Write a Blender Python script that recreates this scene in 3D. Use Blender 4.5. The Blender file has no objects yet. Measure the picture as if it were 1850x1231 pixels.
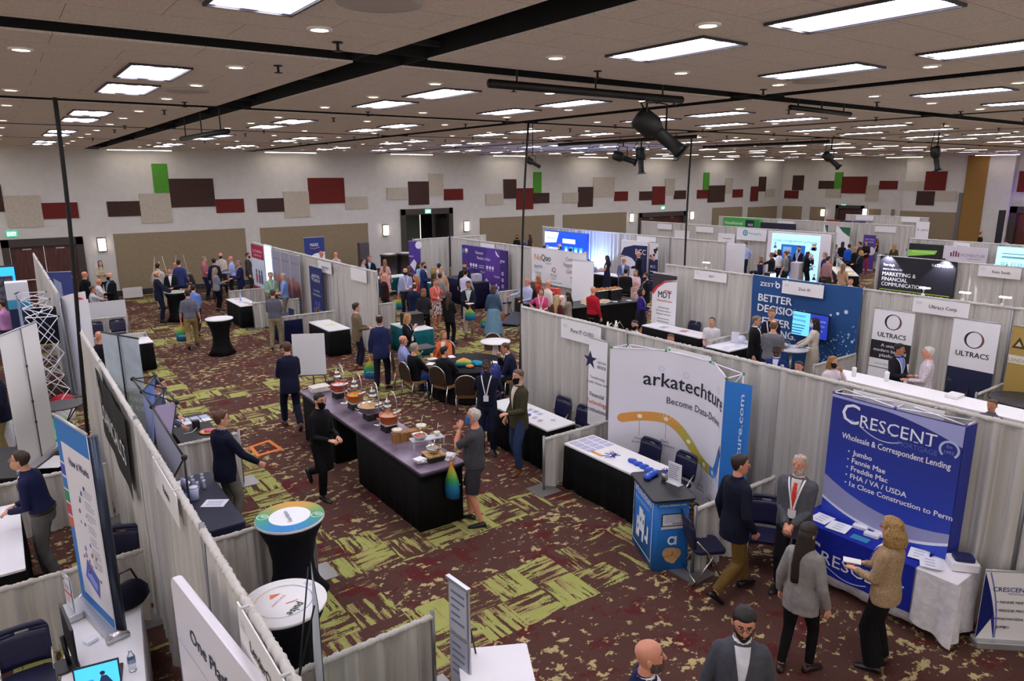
import bpy, math, random
from mathutils import Vector, Matrix
C = bpy.context.scene.collection
SC = bpy.context.scene
random.seed(7)
R = math.radians
# -- camera, world, exposure
FPX, CX, CY, CAMH = 1265.3, 925.0, 615.5, 5.0
_y, _p, _r = R(36.0388), R(13.1877), R(-0.2994)
_F = Vector((math.sin(_y)*math.cos(_p), math.cos(_y)*math.cos(_p), -math.sin(_p)))
_R0 = Vector((math.cos(_y), -math.sin(_y), 0)); _U0 = _R0.cross(_F)
_RT = _R0*math.cos(_r) + _U0*math.sin(_r); _UP = -_R0*math.sin(_r) + _U0*math.cos(_r)
cam = bpy.data.objects.new('camera', bpy.data.cameras.new('camera')); C.objects.link(cam)
cam.data.sensor_width = 36; cam.data.lens = FPX/1850*36; cam.data.clip_start = .05; cam.data.clip_end = 300
mw = Matrix((( _RT.x, _UP.x, -_F.x, 0), (_RT.y, _UP.y, -_F.y, 0), (_RT.z, _UP.z, -_F.z, CAMH), (0, 0, 0, 1)))
cam.matrix_world = mw
SC.camera = cam
w = bpy.data.worlds.new('world'); SC.world = w; w.use_nodes = True
w.node_tree.nodes['Background'].inputs[0].default_value = (1.0, .93, .88, 1)
w.node_tree.nodes['Background'].inputs[1].default_value = .58
SC.view_settings.view_transform = 'Standard'; SC.view_settings.look = 'None'
SC.view_settings.exposure = .86; SC.view_settings.gamma = 1; SC.view_settings.use_curve_mapping = False
TROFFER_E = 13.0
# -- surveying helpers: points of the photo to points of the hall
def ray(px, py): return _RT*((px-CX)/FPX) + _UP*((CY-py)/FPX) + _F
def G(px, py, z=0.0):
 d = ray(px, py); t = (z-CAMH)/d.z; return Vector((d.x*t, d.y*t, z))
def atY(px, py, Y):
 d = ray(px, py); t = Y/d.y; return Vector((d.x*t, Y, d.z*t+CAMH))
def atX(px, py, X):
 d = ray(px, py); t = X/d.x; return Vector((X, d.y*t, d.z*t+CAMH))
# -- materials
def lin(c): return c/12.92 if c <= .04045 else ((c+.055)/1.055)**2.4
def rgb(h): return tuple(lin(int(h[i:i+2], 16)/255) for i in (0, 2, 4)) + (1,)
_M = {}
def mt(h, rough=.65, metal=0.0, kind='plain', e=0.0, alpha=1.0):
 k = (h, rough, metal, kind, e, alpha)
 if k in _M: return _M[k]
 m = bpy.data.materials.new(kind+'_'+h); m.use_nodes = True; _M[k] = m
 nt = m.node_tree; b = nt.nodes['Principled BSDF']; c = rgb(h)
 b.inputs['Base Color'].default_value = c; b.inputs['Roughness'].default_value = rough; b.inputs['Metallic'].default_value = metal
 if e: b.inputs['Emission Color'].default_value = c; b.inputs['Emission Strength'].default_value = e
 if kind == 'drape':
  b.inputs['Specular IOR Level'].default_value = .15; b.inputs['Sheen Weight'].default_value = .15
 if kind == 'cloth' or kind == 'weave':
  tc = nt.nodes.new('ShaderNodeTexCoord'); n = nt.nodes.new('ShaderNodeTexNoise')
  n.inputs['Scale'].default_value = 13 if kind == 'cloth' else 60; n.inputs['Detail'].default_value = 3
  nt.links.new(tc.outputs['Object'], n.inputs['Vector'])
  r = nt.nodes.new('ShaderNodeValToRGB'); r.color_ramp.elements[0].position = .3; r.color_ramp.elements[1].position = .7
  f = .9 if kind == 'cloth' else .72
  r.color_ramp.elements[0].color = (c[0]*f, c[1]*f, c[2]*f, 1); r.color_ramp.elements[1].color = tuple(min(1, x*(2-f)) for x in c[:3])+(1,)
  nt.links.new(n.outputs[0], r.inputs[0]); nt.links.new(r.outputs[0], b.inputs['Base Color'])
  bp = nt.nodes.new('ShaderNodeBump'); bp.inputs['Strength'].default_value = .5; bp.inputs['Distance'].default_value = .018 if kind == 'cloth' else .004
  nt.links.new(n.outputs[0], bp.inputs['Height']); nt.links.new(bp.outputs[0], b.inputs['Normal'])
  b.inputs['Specular IOR Level'].default_value = .2
 if kind == 'hair':
  tc = nt.nodes.new('ShaderNodeTexCoord'); mp = nt.nodes.new('ShaderNodeMapping'); mp.inputs['Scale'].default_value = (90, 90, 12)
  n = nt.nodes.new('ShaderNodeTexNoise'); n.inputs['Scale'].default_value = 1; n.inputs['Detail'].default_value = 3; n.inputs['Distortion'].default_value = 1.2
  r = nt.nodes.new('ShaderNodeValToRGB'); r.color_ramp.elements[0].position = .35; r.color_ramp.elements[1].position = .68
  r.color_ramp.elements[0].color = (c[0]*.45, c[1]*.42, c[2]*.4, 1); r.color_ramp.elements[1].color = tuple(min(1, x*1.35) for x in c[:3])+(1,)
  nt.links.new(tc.outputs['Object'], mp.inputs[0]); nt.links.new(mp.outputs[0], n.inputs[0]); nt.links.new(n.outputs[0], r.inputs[0]); nt.links.new(r.outputs[0], b.inputs['Base Color'])
  bp = nt.nodes.new('ShaderNodeBump'); bp.inputs['Strength'].default_value = .7; bp.inputs['Distance'].default_value = .006; nt.links.new(n.outputs[0], bp.inputs['Height']); nt.links.new(bp.outputs[0], b.inputs['Normal'])
 if kind == 'wood':
  tc = nt.nodes.new('ShaderNodeTexCoord'); mp = nt.nodes.new('ShaderNodeMapping'); mp.inputs['Scale'].default_value = (14, 14, 1.2)
  n = nt.nodes.new('ShaderNodeTexNoise'); n.inputs['Scale'].default_value = 2; n.inputs['Detail'].default_value = 5
  r = nt.nodes.new('ShaderNodeValToRGB'); r.color_ramp.elements[0].position = .35; r.color_ramp.elements[1].position = .65
  r.color_ramp.elements[0].color = (c[0]*.6, c[1]*.6, c[2]*.6, 1); r.color_ramp.elements[1].color = (c[0]*1.3, c[1]*1.3, c[2]*1.3, 1)
  nt.links.new(tc.outputs['Object'], mp.inputs[0]); nt.links.new(mp.outputs[0], n.inputs[0]); nt.links.new(n.outputs[0], r.inputs[0]); nt.links.new(r.outputs[0], b.inputs['Base Color'])
 if kind == 'skin':
  b.inputs['Subsurface Weight'].default_value = .08; b.inputs['Subsurface Radius'].default_value = (.02, .008, .004)
  tc = nt.nodes.new('ShaderNodeTexCoord'); n = nt.nodes.new('ShaderNodeTexNoise'); n.inputs['Scale'].default_value = 14
  r = nt.nodes.new('ShaderNodeValToRGB'); r.color_ramp.elements[0].color = (c[0]*.88, c[1]*.82, c[2]*.8, 1); r.color_ramp.elements[1].color = tuple(min(1, x*1.06) for x in c[:3])+(1,)
  nt.links.new(tc.outputs['Object'], n.inputs[0]); nt.links.new(n.outputs[0], r.inputs[0]); nt.links.new(r.outputs[0], b.inputs['Base Color'])
 if kind in ('print', 'check', 'batik', 'leopard'):
  tc = nt.nodes.new('ShaderNodeTexCoord'); n = nt.nodes.new('ShaderNodeTexVoronoi' if kind == 'check' else 'ShaderNodeTexNoise')
  n.inputs['Scale'].default_value = {'print': 26, 'check': 45, 'batik': 7, 'leopard': 40}[kind]
  nt.links.new(tc.outputs['Object'], n.inputs['Vector'])
  r = nt.nodes.new('ShaderNodeValToRGB'); r.color_ramp.interpolation = 'CONSTANT' if kind != 'batik' else 'EASE'
  r.color_ramp.elements[0].color = c; r.color_ramp.elements[1].position = .5
  alt = {'print': (.75, .6, .58, 1), 'check': (min(1, c[0]*1.5), min(1, c[1]*1.5), min(1, c[2]*1.5), 1), 'batik': (min(1, c[0]*1.6), c[1]*2.2, c[2]*2, 1), 'leopard': (c[0]*.35, c[1]*.3, c[2]*.28, 1)}[kind]
  r.color_ramp.elements[1].color = alt
  nt.links.new(n.outputs[0], r.inputs[0]); nt.links.new(r.outputs[0], b.inputs['Base Color'])
 if kind == 'tote':
  tc = nt.nodes.new('ShaderNodeTexCoord'); s = nt.nodes.new('ShaderNodeSeparateXYZ'); r = nt.nodes.new('ShaderNodeValToRGB')
  nt.links.new(tc.outputs['Generated'], s.inputs[0]); nt.links.new(s.outputs['Z'], r.inputs[0]); nt.links.new(r.outputs[0], b.inputs['Base Color'])
  el = r.color_ramp.elements; el[0].color = rgb('0f4f8f'); el[1].color = rgb('e88a2c'); el[1].position = .95
  a = el.new(.35); a.color = rgb('1279a0'); a = el.new(.55); a.color = rgb('2f9a4a'); a = el.new(.75); a.color = rgb('9cb43a')
 if kind == 'glass':
  b.inputs['Transmission Weight'].default_value = 1; b.inputs['IOR'].default_value = 1.3
 if kind == 'sheer':
  b.inputs['Alpha'].default_value = alpha
 return m
# -- mesh builder
class MB:
 def __init__(s): s.v = []; s.f = []; s.mi = []; s.sm = []; s.mats = []
 def _m(s, m):
  if m not in s.mats: s.mats.append(m)
  return s.mats.index(m)
 def add(s, vs, fs, m, smooth=False, T=None):
  o = len(s.v); k = s._m(m)
  for p in vs:
   p = Vector(p); s.v.append(tuple(T @ p) if T is not None else tuple(p))
  for f in fs: s.f.append([o+i for i in f]); s.mi.append(k); s.sm.append(smooth)
  return s
 def box(s, c, d, m, rz=0, T=None, bev=0):
  x, y, z = d[0]/2, d[1]/2, d[2]/2
  M4 = Matrix.Translation(c) @ Matrix.Rotation(rz, 4, 'Z')
  if T is not None: M4 = T @ M4
  if bev <= 0:
   vs = [(a*x, b*y, e*z) for a in (-1, 1) for b in (-1, 1) for e in (-1, 1)]
   return s.add(vs, [(0, 1, 3, 2), (4, 6, 7, 5), (0, 4, 5, 1), (2, 3, 7, 6), (0, 2, 6, 4), (1, 5, 7, 3)], m, False, M4)
  o = []
  for q in range(4):
   sx, sy = ((1, 1), (-1, 1), (-1, -1), (1, -1))[q]
   for k in range(4):
    a = math.pi/2*q + math.pi/6*k; o.append((sx*(x-bev)+bev*math.cos(a), sy*(y-bev)+bev*math.sin(a)))
  return s.prism(o, -z, z, m, T=M4, ch=min(bev, z*.5)*.5)
 def prism(s, o, z0, z1, m, T=None, ch=0, smooth=False):
  n = len(o); rings = [(z0, 0), (z1, 0)] if not ch else [(z0, ch), (z0+ch, 0), (z1-ch, 0), (z1, ch)]
  cx = sum(p[0] for p in o)/n; cy = sum(p[1] for p in o)/n; vs = []
  for z, i in rings:
   for p in o:
    dx, dy = p[0]-cx, p[1]-cy; L = math.hypot(dx, dy) or 1; k = 1-i/L
    vs.append((cx+dx*k, cy+dy*k, z))
  fs = [[n*r+i, n*r+(i+1) % n, n*(r+1)+(i+1) % n, n*(r+1)+i] for r in range(len(rings)-1) for i in range(n)]
  fs.append(list(range(n))[::-1]); fs.append([n*(len(rings)-1)+i for i in range(n)])
  return s.add(vs, fs, m, smooth, T)
 def loft(s, rings, m, cap=True, smooth=True, T=None, closed=True):
  n = len(rings[0]); vs = [p for r in rings for p in r]; fs = []
  for r in range(len(rings)-1):
   for i in range(n if closed else n-1): fs.append([n*r+i, n*r+(i+1) % n, n*(r+1)+(i+1) % n, n*(r+1)+i])
  if cap and closed: fs.append(list(range(n))[::-1]); fs.append([n*(len(rings)-1)+i for i in range(n)])
  return s.add(vs, fs, m, smooth, T)
 def lathe(s, prof, m, n=24, T=None, smooth=True, cap=True, fn=None):
  rings = []
  for r, z in prof:
   rr = []
   for i in range(n):
    a = 2*math.pi*i/n; q = r*(fn(a, z) if fn else 1); rr.append((q*math.cos(a), q*math.sin(a), z))
   rings.append(rr)
  return s.loft(rings, m, cap, smooth, T)
 def tube(s, pts, r, m, n=8, T=None, cap=True, smooth=True, flat=1.0):
  pts = [Vector(p) for p in pts]; rs = r if isinstance(r, (list, tuple)) else [r]*len(pts); rings = []; pu = None
  for i, p in enumerate(pts):
   d = (pts[min(i+1, len(pts)-1)] - pts[max(i-1, 0)])
   d = d.normalized() if d.length > 1e-9 else Vector((0, 0, 1))
   if pu is None:
    a = Vector((1, 0, 0)) if abs(d.x) < .9 else Vector((0, 1, 0)); u = (a - d*a.dot(d)).normalized()
   else:
    u = pu - d*pu.dot(d); u = u.normalized() if u.length > 1e-6 else pu
   pu = u; v = d.cross(u)
   rings.append([tuple(p + (u*math.cos(2*math.pi*k/n) + v*math.sin(2*math.pi*k/n)*flat)*rs[i]) for k in range(n)])
  return s.loft(rings, m, cap, smooth, T)
 def ball(s, c, r, m, n=12, k=8, T=None):
  r = r if isinstance(r, (list, tuple)) else (r, r, r); rings = []
  for j in range(k+1):
   a = math.pi*(.02+.96*j/k) - math.pi/2
   rings.append([(c[0]+r[0]*math.cos(a)*math.cos(2*math.pi*i/n), c[1]+r[1]*math.cos(a)*math.sin(2*math.pi*i/n), c[2]+r[2]*math.sin(a)) for i in range(n)])
  return s.loft(rings, m, True, True, T)
 def grid(s, fn, nu, nv, m, smooth=True, thick=0, T=None):
  vs = [tuple(fn(i/nu, j/nv)) for j in range(nv+1) for i in range(nu+1)]
  fs = [[j*(nu+1)+i, j*(nu+1)+i+1, (j+1)*(nu+1)+i+1, (j+1)*(nu+1)+i] for j in range(nv) for i in range(nu)]
  return s.add(vs, fs, m, smooth, T)
 def mesh(s, name):
  me = bpy.data.meshes.new(name); me.from_pydata(s.v, [], s.f)
  for m in s.mats: me.materials.append(m)
  me.polygons.foreach_set('material_index', s.mi); me.polygons.foreach_set('use_smooth', s.sm); me.update()
  return me
 def build(s, name, parent=None, label=None, **kw):
  o = bpy.data.objects.new(name, s.mesh(name)); C.objects.link(o)
  if parent is not None: o.parent = parent
  if label: o['label'] = label
  for k, v in kw.items(): o[k] = v
  return o
def thing(name, label, cat, loc=(0, 0, 0), rz=0.0, group=None):
 o = bpy.data.objects.new(name, None); C.objects.link(o); o.empty_display_size = .1
 o.location = loc; o.rotation_euler = (0, 0, rz); o['label'] = label; o['category'] = cat
 if group: o['group'] = group
 return o
def tag(o, label, cat, group=None, kind=None):
 o['label'] = label; o['category'] = cat
 if group: o['group'] = group
 if kind: o['kind'] = kind
 return o
def struct(o): o['kind'] = 'structure'; return o
def copy_tree(o, parent=None):
 c = o.copy(); C.objects.link(c)
 if parent is not None: c.parent = parent
 for ch in list(o.children): copy_tree(ch, c)
 return c
def place(o, loc, rz=0.0, label=None, group=None):
 o.location = loc; o.rotation_euler = (0, 0, rz)
 if label: o['label'] = label
 if group: o['group'] = group
 return o
# -- lettering and printed graphics
_T = {}
def textmesh(s, bold=0.0):
 k = (s, bold)
 if k not in _T:
  cu = bpy.data.curves.new('lettering', 'FONT'); cu.body = s; cu.size = 1; cu.resolution_u = 2
  ob = bpy.data.objects.new('lettering', cu); me = bpy.data.meshes.new_from_object(ob)
  v0 = [tuple(v.co)[:2] for v in me.vertices]; f0 = [list(p.vertices) for p in me.polygons]; vs, fs = [], []
  for dx, dy in (((0, 0),) if bold <= 0 else ((-bold, 0), (bold, 0), (0, bold*.6), (0, -bold*.6))): n0 = len(vs); vs += [(x+dx, y+dy, (n0 > 0)*.0004*(1+n0//max(1, len(v0)))) for x, y in v0]; fs += [[n0+i for i in f] for f in f0]
  bpy.data.objects.remove(ob); bpy.data.curves.remove(cu); bpy.data.meshes.remove(me)
  xs = [v[0] for v in vs] or [0]
  _T[k] = (vs, fs, min(xs), max(xs))
 return _T[k]
class Print:
 '''flat colours and lettering laid on a panel; fn(u, v, d) gives the panel point, d metres off its face'''
 def __init__(s, fn): s.fn = fn; s.mb = MB()
 def d(s, l): return .002*l
 def poly(s, pts, c, l=1, **k): s.mb.add([s.fn(u, v, s.d(l)) for u, v in pts], [list(range(len(pts)))], mt(c, k.get('rough', .6), 0, 'plain', k.get('e', 0))); return s
 def rect(s, u0, v0, u1, v1, c, l=1, n=1, **k):
  m = mt(c, k.get('rough', .6), 0, 'plain', k.get('e', 0)); vs = []; fs = []
  for i in range(n+1):
   u = u0+(u1-u0)*i/n; vs += [s.fn(u, v0, s.d(l)), s.fn(u, v1, s.d(l))]
   if i: b = 2*i; fs.append([b-2, b, b+1, b-1])
  s.mb.add(vs, fs, m); return s
 def circ(s, u, v, r, c, l=1, n=18, a0=0, a1=360, r2=None, **k):
  if r2 is None: return s.poly([(u+r*math.cos(R(a0+(a1-a0)*i/n)), v+r*math.sin(R(a0+(a1-a0)*i/n))) for i in range(n)], c, l, **k)
  vs = []; fs = []
  for i in range(n+1):
   a = R(a0+(a1-a0)*i/n)
   for q in (r, r2): vs.append(s.fn(u+q*math.cos(a), v+q*math.sin(a), s.d(l)))
   if i: b = 2*i; fs.append([b-2, b, b+1, b-1])
  s.mb.add(vs, fs, mt(c, .6, 0, 'plain', k.get('e', 0))); return s
 def band(s, pts, w, c, l=1):
  vs = []; fs = []
  for i, p in enumerate(pts):
   a = pts[max(i-1, 0)]; b = pts[min(i+1, len(pts)-1)]; dx, dy = b[0]-a[0], b[1]-a[1]; L = math.hypot(dx, dy) or 1
   ww = w[i] if isinstance(w, list) else w
   vs += [s.fn(p[0]-dy/L*ww/2, p[1]+dx/L*ww/2, s.d(l)), s.fn(p[0]+dy/L*ww/2, p[1]-dx/L*ww/2, s.d(l))]
   if i: b2 = 2*i; fs.append([b2-2, b2, b2+1, b2-1])
  s.mb.add(vs, fs, mt(c, .6)); return s
 def text(s, t, u, v, size, c, l=2, al='l', bold=0.0, width=None, shear=0.0, rot=0.0, e=0.0, sx=1.0):
  vs, fs, x0, x1 = textmesh(t, bold)
  if width: sx = width/((x1-x0)*size)
  o = {'l': x0, 'c': (x0+x1)/2, 'r': x1}[al]; cr, sr = math.cos(R(rot)), math.sin(R(rot)); P = []
  for x, y, q in vs:
   a = (x-o+shear*y)*size*sx; b = y*size; P.append(s.fn(u+a*cr-b*sr, v+a*sr+b*cr, s.d(l)+q))
  s.mb.add(P, fs, mt(c, .6, 0, 'plain', e)); return s
 def greek(s, u, v, w, n, gap, c, h=.35, seed=0, al='l', l=2):
  rr = random.Random(seed)
  for i in range(n):
   ww = w*rr.uniform(.6, 1); a = u if al == 'l' else u-ww/2
   s.rect(a, v-i*gap, a+ww, v-i*gap+gap*h, c, l)
  return s
 def build(s, parent, name='printed_markings'):
  return s.mb.build(name, parent)
# -- the hall
YW, XW, CZ = 34.35, 52.4, 6.19
def nodes_of(name):
 m = bpy.data.materials.new(name); m.use_nodes = True; return m, m.node_tree, m.node_tree.nodes['Principled BSDF']
def carpet_mat():
 m, nt, b = nodes_of('carpet'); L = nt.links
 def nd(t, **k):
  n = nt.nodes.new(t)
  for a, v in k.items(): setattr(n, a, v)
  return n
 def ma(op, a, bb=None, c=None):
  n = nd('ShaderNodeMath', operation=op)
  for i, q in enumerate((a, bb, c)):
   if q is None: continue
   if isinstance(q, (int, float)): n.inputs[i].default_value = q
   else: L.new(q, n.inputs[i])
  return n.outputs[0]
 def vec(x, y, z=0.0):
  n = nd('ShaderNodeCombineXYZ')
  for i, q in enumerate((x, y, z)):
   if isinstance(q, (int, float)): n.inputs[i].default_value = q
   else: L.new(q, n.inputs[i])
  return n.outputs[0]
 def noise(v, sc, det=2.0, rough=.5):
  n = nd('ShaderNodeTexNoise'); L.new(v, n.inputs['Vector']); n.inputs['Scale'].default_value = sc; n.inputs['Detail'].default_value = det; n.inputs['Roughness'].default_value = rough
  return n.outputs[0]
 def mix(f, a, c):
  n = nd('ShaderNodeMix', data_type='RGBA')
  if isinstance(f, (int, float)): n.inputs[0].default_value = f
  else: L.new(f, n.inputs[0])
  for i, q in ((6, a), (7, c)):
   if isinstance(q, tuple): n.inputs[i].default_value = q
   else: L.new(q, n.inputs[i])
  return n.outputs[2]
 def step(v, t, soft=.03): return ma('MINIMUM', ma('MAXIMUM', ma('DIVIDE', ma('SUBTRACT', v, t), soft), 0.0), 1.0)
 geo = nd('ShaderNodeNewGeometry'); sp = nd('ShaderNodeSeparateXYZ'); L.new(geo.outputs['Position'], sp.inputs[0]); P = geo.outputs['Position']
 x, y = sp.outputs[0], sp.outputs[1]
 wob = ma('MULTIPLY', ma('SUBTRACT', noise(P, 6, 2), .5), .12)
 x2 = ma('ADD', x, wob); y2 = ma('ADD', y, wob)
 def rep(v, o, p): return ma('MULTIPLY', ma('FRACT', ma('DIVIDE', ma('ADD', v, -o+100*p), p)), p)
 tx = rep(x2, 2.18, 8.92); ty = rep(y2, 5.6, 8.8)
 mb_ = ma('MAXIMUM', ma('LESS_THAN', tx, 1.07), ma('MAXIMUM', ma('LESS_THAN', ty, 1.07), ma('MULTIPLY', ma('GREATER_THAN', ty, 2.08), ma('LESS_THAN', ty, 3.15))))
 s = .535
 cx = ma('FLOOR', ma('DIVIDE', ma('ADD', x, -2.18+53.5), s)); cy = ma('FLOOR', ma('DIVIDE', ma('ADD', y, -5.6+53.5), s))
 par = ma('MODULO', ma('ADD', cx, cy), 2.0)
 al = ma('ADD', ma('MULTIPLY', par, y), ma('MULTIPLY', ma('SUBTRACT', 1.0, par), x)); ac = ma('ADD', ma('MULTIPLY', par, x), ma('MULTIPLY', ma('SUBTRACT', 1.0, par), y))
 wn = nd('ShaderNodeTexWhiteNoise', noise_dimensions='2D'); L.new(vec(cx, cy), wn.inputs['Vector']); rc = wn.outputs['Value']
 st = noise(vec(ma('MULTIPLY', al, 1.5), ma('MULTIPLY', ac, 13.0), ma('MULTIPLY', rc, 9.0)), 1.0, 3, .6)
 fine = noise(P, 45, 2)
 sv = ma('ADD', ma('ADD', st, ma('MULTIPLY', ma('SUBTRACT', fine, .5), .22)), ma('MULTIPLY', ma('SUBTRACT', rc, .5), .2))
 green = ma('MULTIPLY', step(sv, .528, .03), mb_)
 tan = ma('MULTIPLY', ma('MULTIPLY', step(sv, .46, .02), mb_), ma('GREATER_THAN', noise(P, 2.2, 1), .52))
 cl = noise(P, .9, 2)
 fl = noise(vec(ma('MULTIPLY', x, .8), y), 7.5, 5, .66)
 fleck = ma('MULTIPLY', step(ma('ADD', fl, ma('MULTIPLY', ma('SUBTRACT', cl, .5), .32)), .572, .025), ma('SUBTRACT', 1.0, mb_))
 red = step(ma('ADD', noise(P, 1.7, 5, .7), ma('MULTIPLY', ma('SUBTRACT', fine, .5), .2)), .54, .06)
 base = mix(ma('MULTIPLY', noise(P, 90, 1), .8), rgb('472f2a'), rgb('664840'))
 base = mix(ma('MULTIPLY', red, .8), base, rgb('5a2022'))
 base = mix(tan, base, rgb('94805a'))
 gcol = mix(noise(P, 5, 2), rgb('969853'), rgb('acae68'))
 base = mix(green, base, gcol)
 base = mix(fleck, base, mix(noise(P, 4, 1), rgb('a99a68'), rgb('c0b083')))
 L.new(base, b.inputs['Base Color']); b.inputs['Roughness'].default_value = .95; b.inputs['Specular IOR Level'].default_value = .1
 return m
def speck_mat(name, h, sc, f0, f1):
 m, nt, b = nodes_of(name); c = rgb(h); geo = nt.nodes.new('ShaderNodeNewGeometry'); n = nt.nodes.new('ShaderNodeTexNoise'); n.inputs['Scale'].default_value = sc; n.inputs['Detail'].default_value = 3
 r = nt.nodes.new('ShaderNodeValToRGB'); r.color_ramp.elements[0].position = .35; r.color_ramp.elements[1].position = .65
 r.color_ramp.elements[0].color = (c[0]*f0, c[1]*f0, c[2]*f0, 1); r.color_ramp.elements[1].color = (c[0]*f1, c[1]*f1, c[2]*f1, 1)
 nt.links.new(geo.outputs['Position'], n.inputs[0]); nt.links.new(n.outputs[0], r.inputs[0]); nt.links.new(r.outputs[0], b.inputs['Base Color'])
 b.inputs['Roughness'].default_value = .9; b.inputs['Specular IOR Level'].default_value = .15
 return m, nt, b
def ceiling_mat():
 m, nt, b = speck_mat('acoustic_tile', 'dfcfc2', 38, .88, 1.05)
 br = nt.nodes.new('ShaderNodeTexBrick'); br.offset = .5; br.inputs['Scale'].default_value = 1; br.inputs['Brick Width'].default_value = 1.22; br.inputs['Row Height'].default_value = .61; br.inputs['Mortar Size'].default_value = .003
 geo = [n for n in nt.nodes if n.type == 'NEW_GEOMETRY'][0]; nt.links.new(geo.outputs['Position'], br.inputs['Vector'])
 old = b.inputs['Base Color'].links[0].from_socket; mx = nt.nodes.new('ShaderNodeMix'); mx.data_type = 'RGBA'
 nt.links.new(br.outputs['Fac'], mx.inputs[0]); nt.links.new(old, mx.inputs[6]); mx.inputs[7].default_value = rgb('8f8075'); nt.links.new(mx.outputs[2], b.inputs['Base Color'])
 return m
X0, Y0 = -13.0, -4.0
struct(MB().box(((X0+XW)/2, (Y0+YW)/2, -.1), (XW-X0+1, YW-Y0+1, .2), carpet_mat()).build('floor'))
BAYX, BAYY, SL = 6.38, 6.25, .29
tile = ceiling_mat(); black = mt('060606', .9)
xs = [3.6+BAYX*i for i in range(-3, 9)]; ys = [.86+BAYY*j for j in range(-1, 7)]
def spans(cuts, a, b):
 out = []; p = a
 for c in cuts:
  if a < c-SL and c-SL > p: out.append((p, min(c-SL, b)))
  p = max(p, c+SL)
  if p >= b: break
 if p < b: out.append((p, b))
 return [q for q in out if q[1]-q[0] > .05]
cm = MB()
for a, b_ in spans(xs, X0, XW):
 for c, d in spans(ys, Y0, YW):
  cm.box(((a+b_)/2, (c+d)/2, CZ+.01), (b_-a, d-c, .02), tile)
cm.box(((X0+XW)/2, (Y0+YW)/2, CZ+.62), (XW-X0+.6, YW-Y0+.6, .1), black)
for X in xs:
 for s in (-1, 1): cm.box((X+s*(SL+.011), (Y0+YW)/2, CZ+.30), (.02, YW-Y0, .56), black)
 if X0 < X < XW:
  for j in range(14): cm.box((X, Y0+1.2+j*3.125, CZ+.12), (SL*2, .07, .05), mt('1d1a18', .8))
for Y in ys:
 for s in (-1, 1): cm.box(((X0+XW)/2, Y+s*(SL+.011), CZ+.30), (XW-X0, .02, .56), black)
 for i in range(20): cm.box((X0+1+i*3.19, Y, CZ+.12), (.06, SL*2, .05), mt('1d1a18', .8))
struct(cm.build('ceiling'))
wallm = speck_mat('painted_wall', 'c8c4be', 3, .97, 1.03)[0]
fab = {'t': mt('b3a99a', .95, 0, 'weave'), 'b': mt('43302c', .95, 0, 'weave'), 'm': mt('662824', .95, 0, 'weave'), 'g': mt('4f8f34', .95, 0, 'weave'), 'w': mt('8b7c64', .95, 0, 'weave')}
dk = mt('3b332e', .7)
def crop(ox, oy, s): return lambda x, y: (ox+x/s, oy+y/s)
ca, cb, cc, cd = crop(0, 270, 4.0217), crop(430, 270, 4.0217), crop(860, 270, 4.0217), crop(1300, 270, 3.3636)
def wx(c, x, y): return atY(*c(x, y), YW).x
def wz(c, x, y): return atY(*c(x, y), YW).z
def sx_(c, x, y, X=XW): return atX(*c(x, y), X)
doors = []   # (x0, x1, ztop)
def door_open(c, xl, xr, y): return (wx(c, xl, y+60), wx(c, xr, y+60), wz(c, (xl+xr)/2, y))
d1 = (.05, 2.85, 2.66); d2 = door_open(cb, 1180, 1556, 430); d3 = door_open(cc, 1178, 1516, 455)
bw = MB(); p = X0
for a, b_, zt in (d1, d2, d3):
 bw.box(((p+a)/2, YW+.15, CZ/2), (a-p, .3, CZ), wallm); bw.box(((a+b_)/2, YW+.15, (zt+CZ)/2), (b_-a, .3, CZ-zt), wallm); p = b_
bw.box(((p+XW+.3)/2, YW+.15, CZ/2), (XW+.3-p, .3, CZ), wallm)
struct(bw.build('wall_back'))
rw = MB(); ystep = atX(1627, 400, XW-.6).y
dR = (sx_(cd, 660, 400).y, sx_(cd, 900, 400).y)
d4 = (atX(1528-17, 375, XW).y, atX(1528+34, 375, XW).y); d4 = (min(d4), max(d4), 2.75)
d5y = atX(*cd(1750, 400), XW-.6).y; d5 = (d5y-3.2, d5y, 3.0)
rw.box((XW+.15, (YW+d4[1])/2, CZ/2), (.3, YW-d4[1], CZ), wallm); rw.box((XW+.15, (d4[0]+d4[1])/2, (CZ+d4[2])/2), (.3, d4[1]-d4[0], CZ-d4[2]), wallm)
rw.box((XW+.15, (ystep+d4[0])/2, CZ/2), (.3, d4[0]-ystep, CZ), wallm)
rw.box((XW-.15, (ystep+d5[1])/2, CZ/2), (.9, ystep-d5[1], CZ), wallm); rw.box((XW+.05, (d5[0]+d5[1])/2, (CZ+d5[2])/2), (.5, d5[1]-d5[0], CZ-d5[2]), wallm)
rw.box((XW-.15, (Y0+d5[0])/2, CZ/2), (.9, d5[0]-Y0, CZ), wallm)
struct(rw.build('wall_right'))
bb = MB()
for a, b_ in ((X0, d1[0]), (d1[1], d2[0]), (d2[1], d3[0]), (d3[1], XW)): bb.box(((a+b_)/2, YW-.012, .13), (b_-a, .024, .26), mt('2b2421', .7))
struct(bb.build('baseboard_back'))
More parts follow.
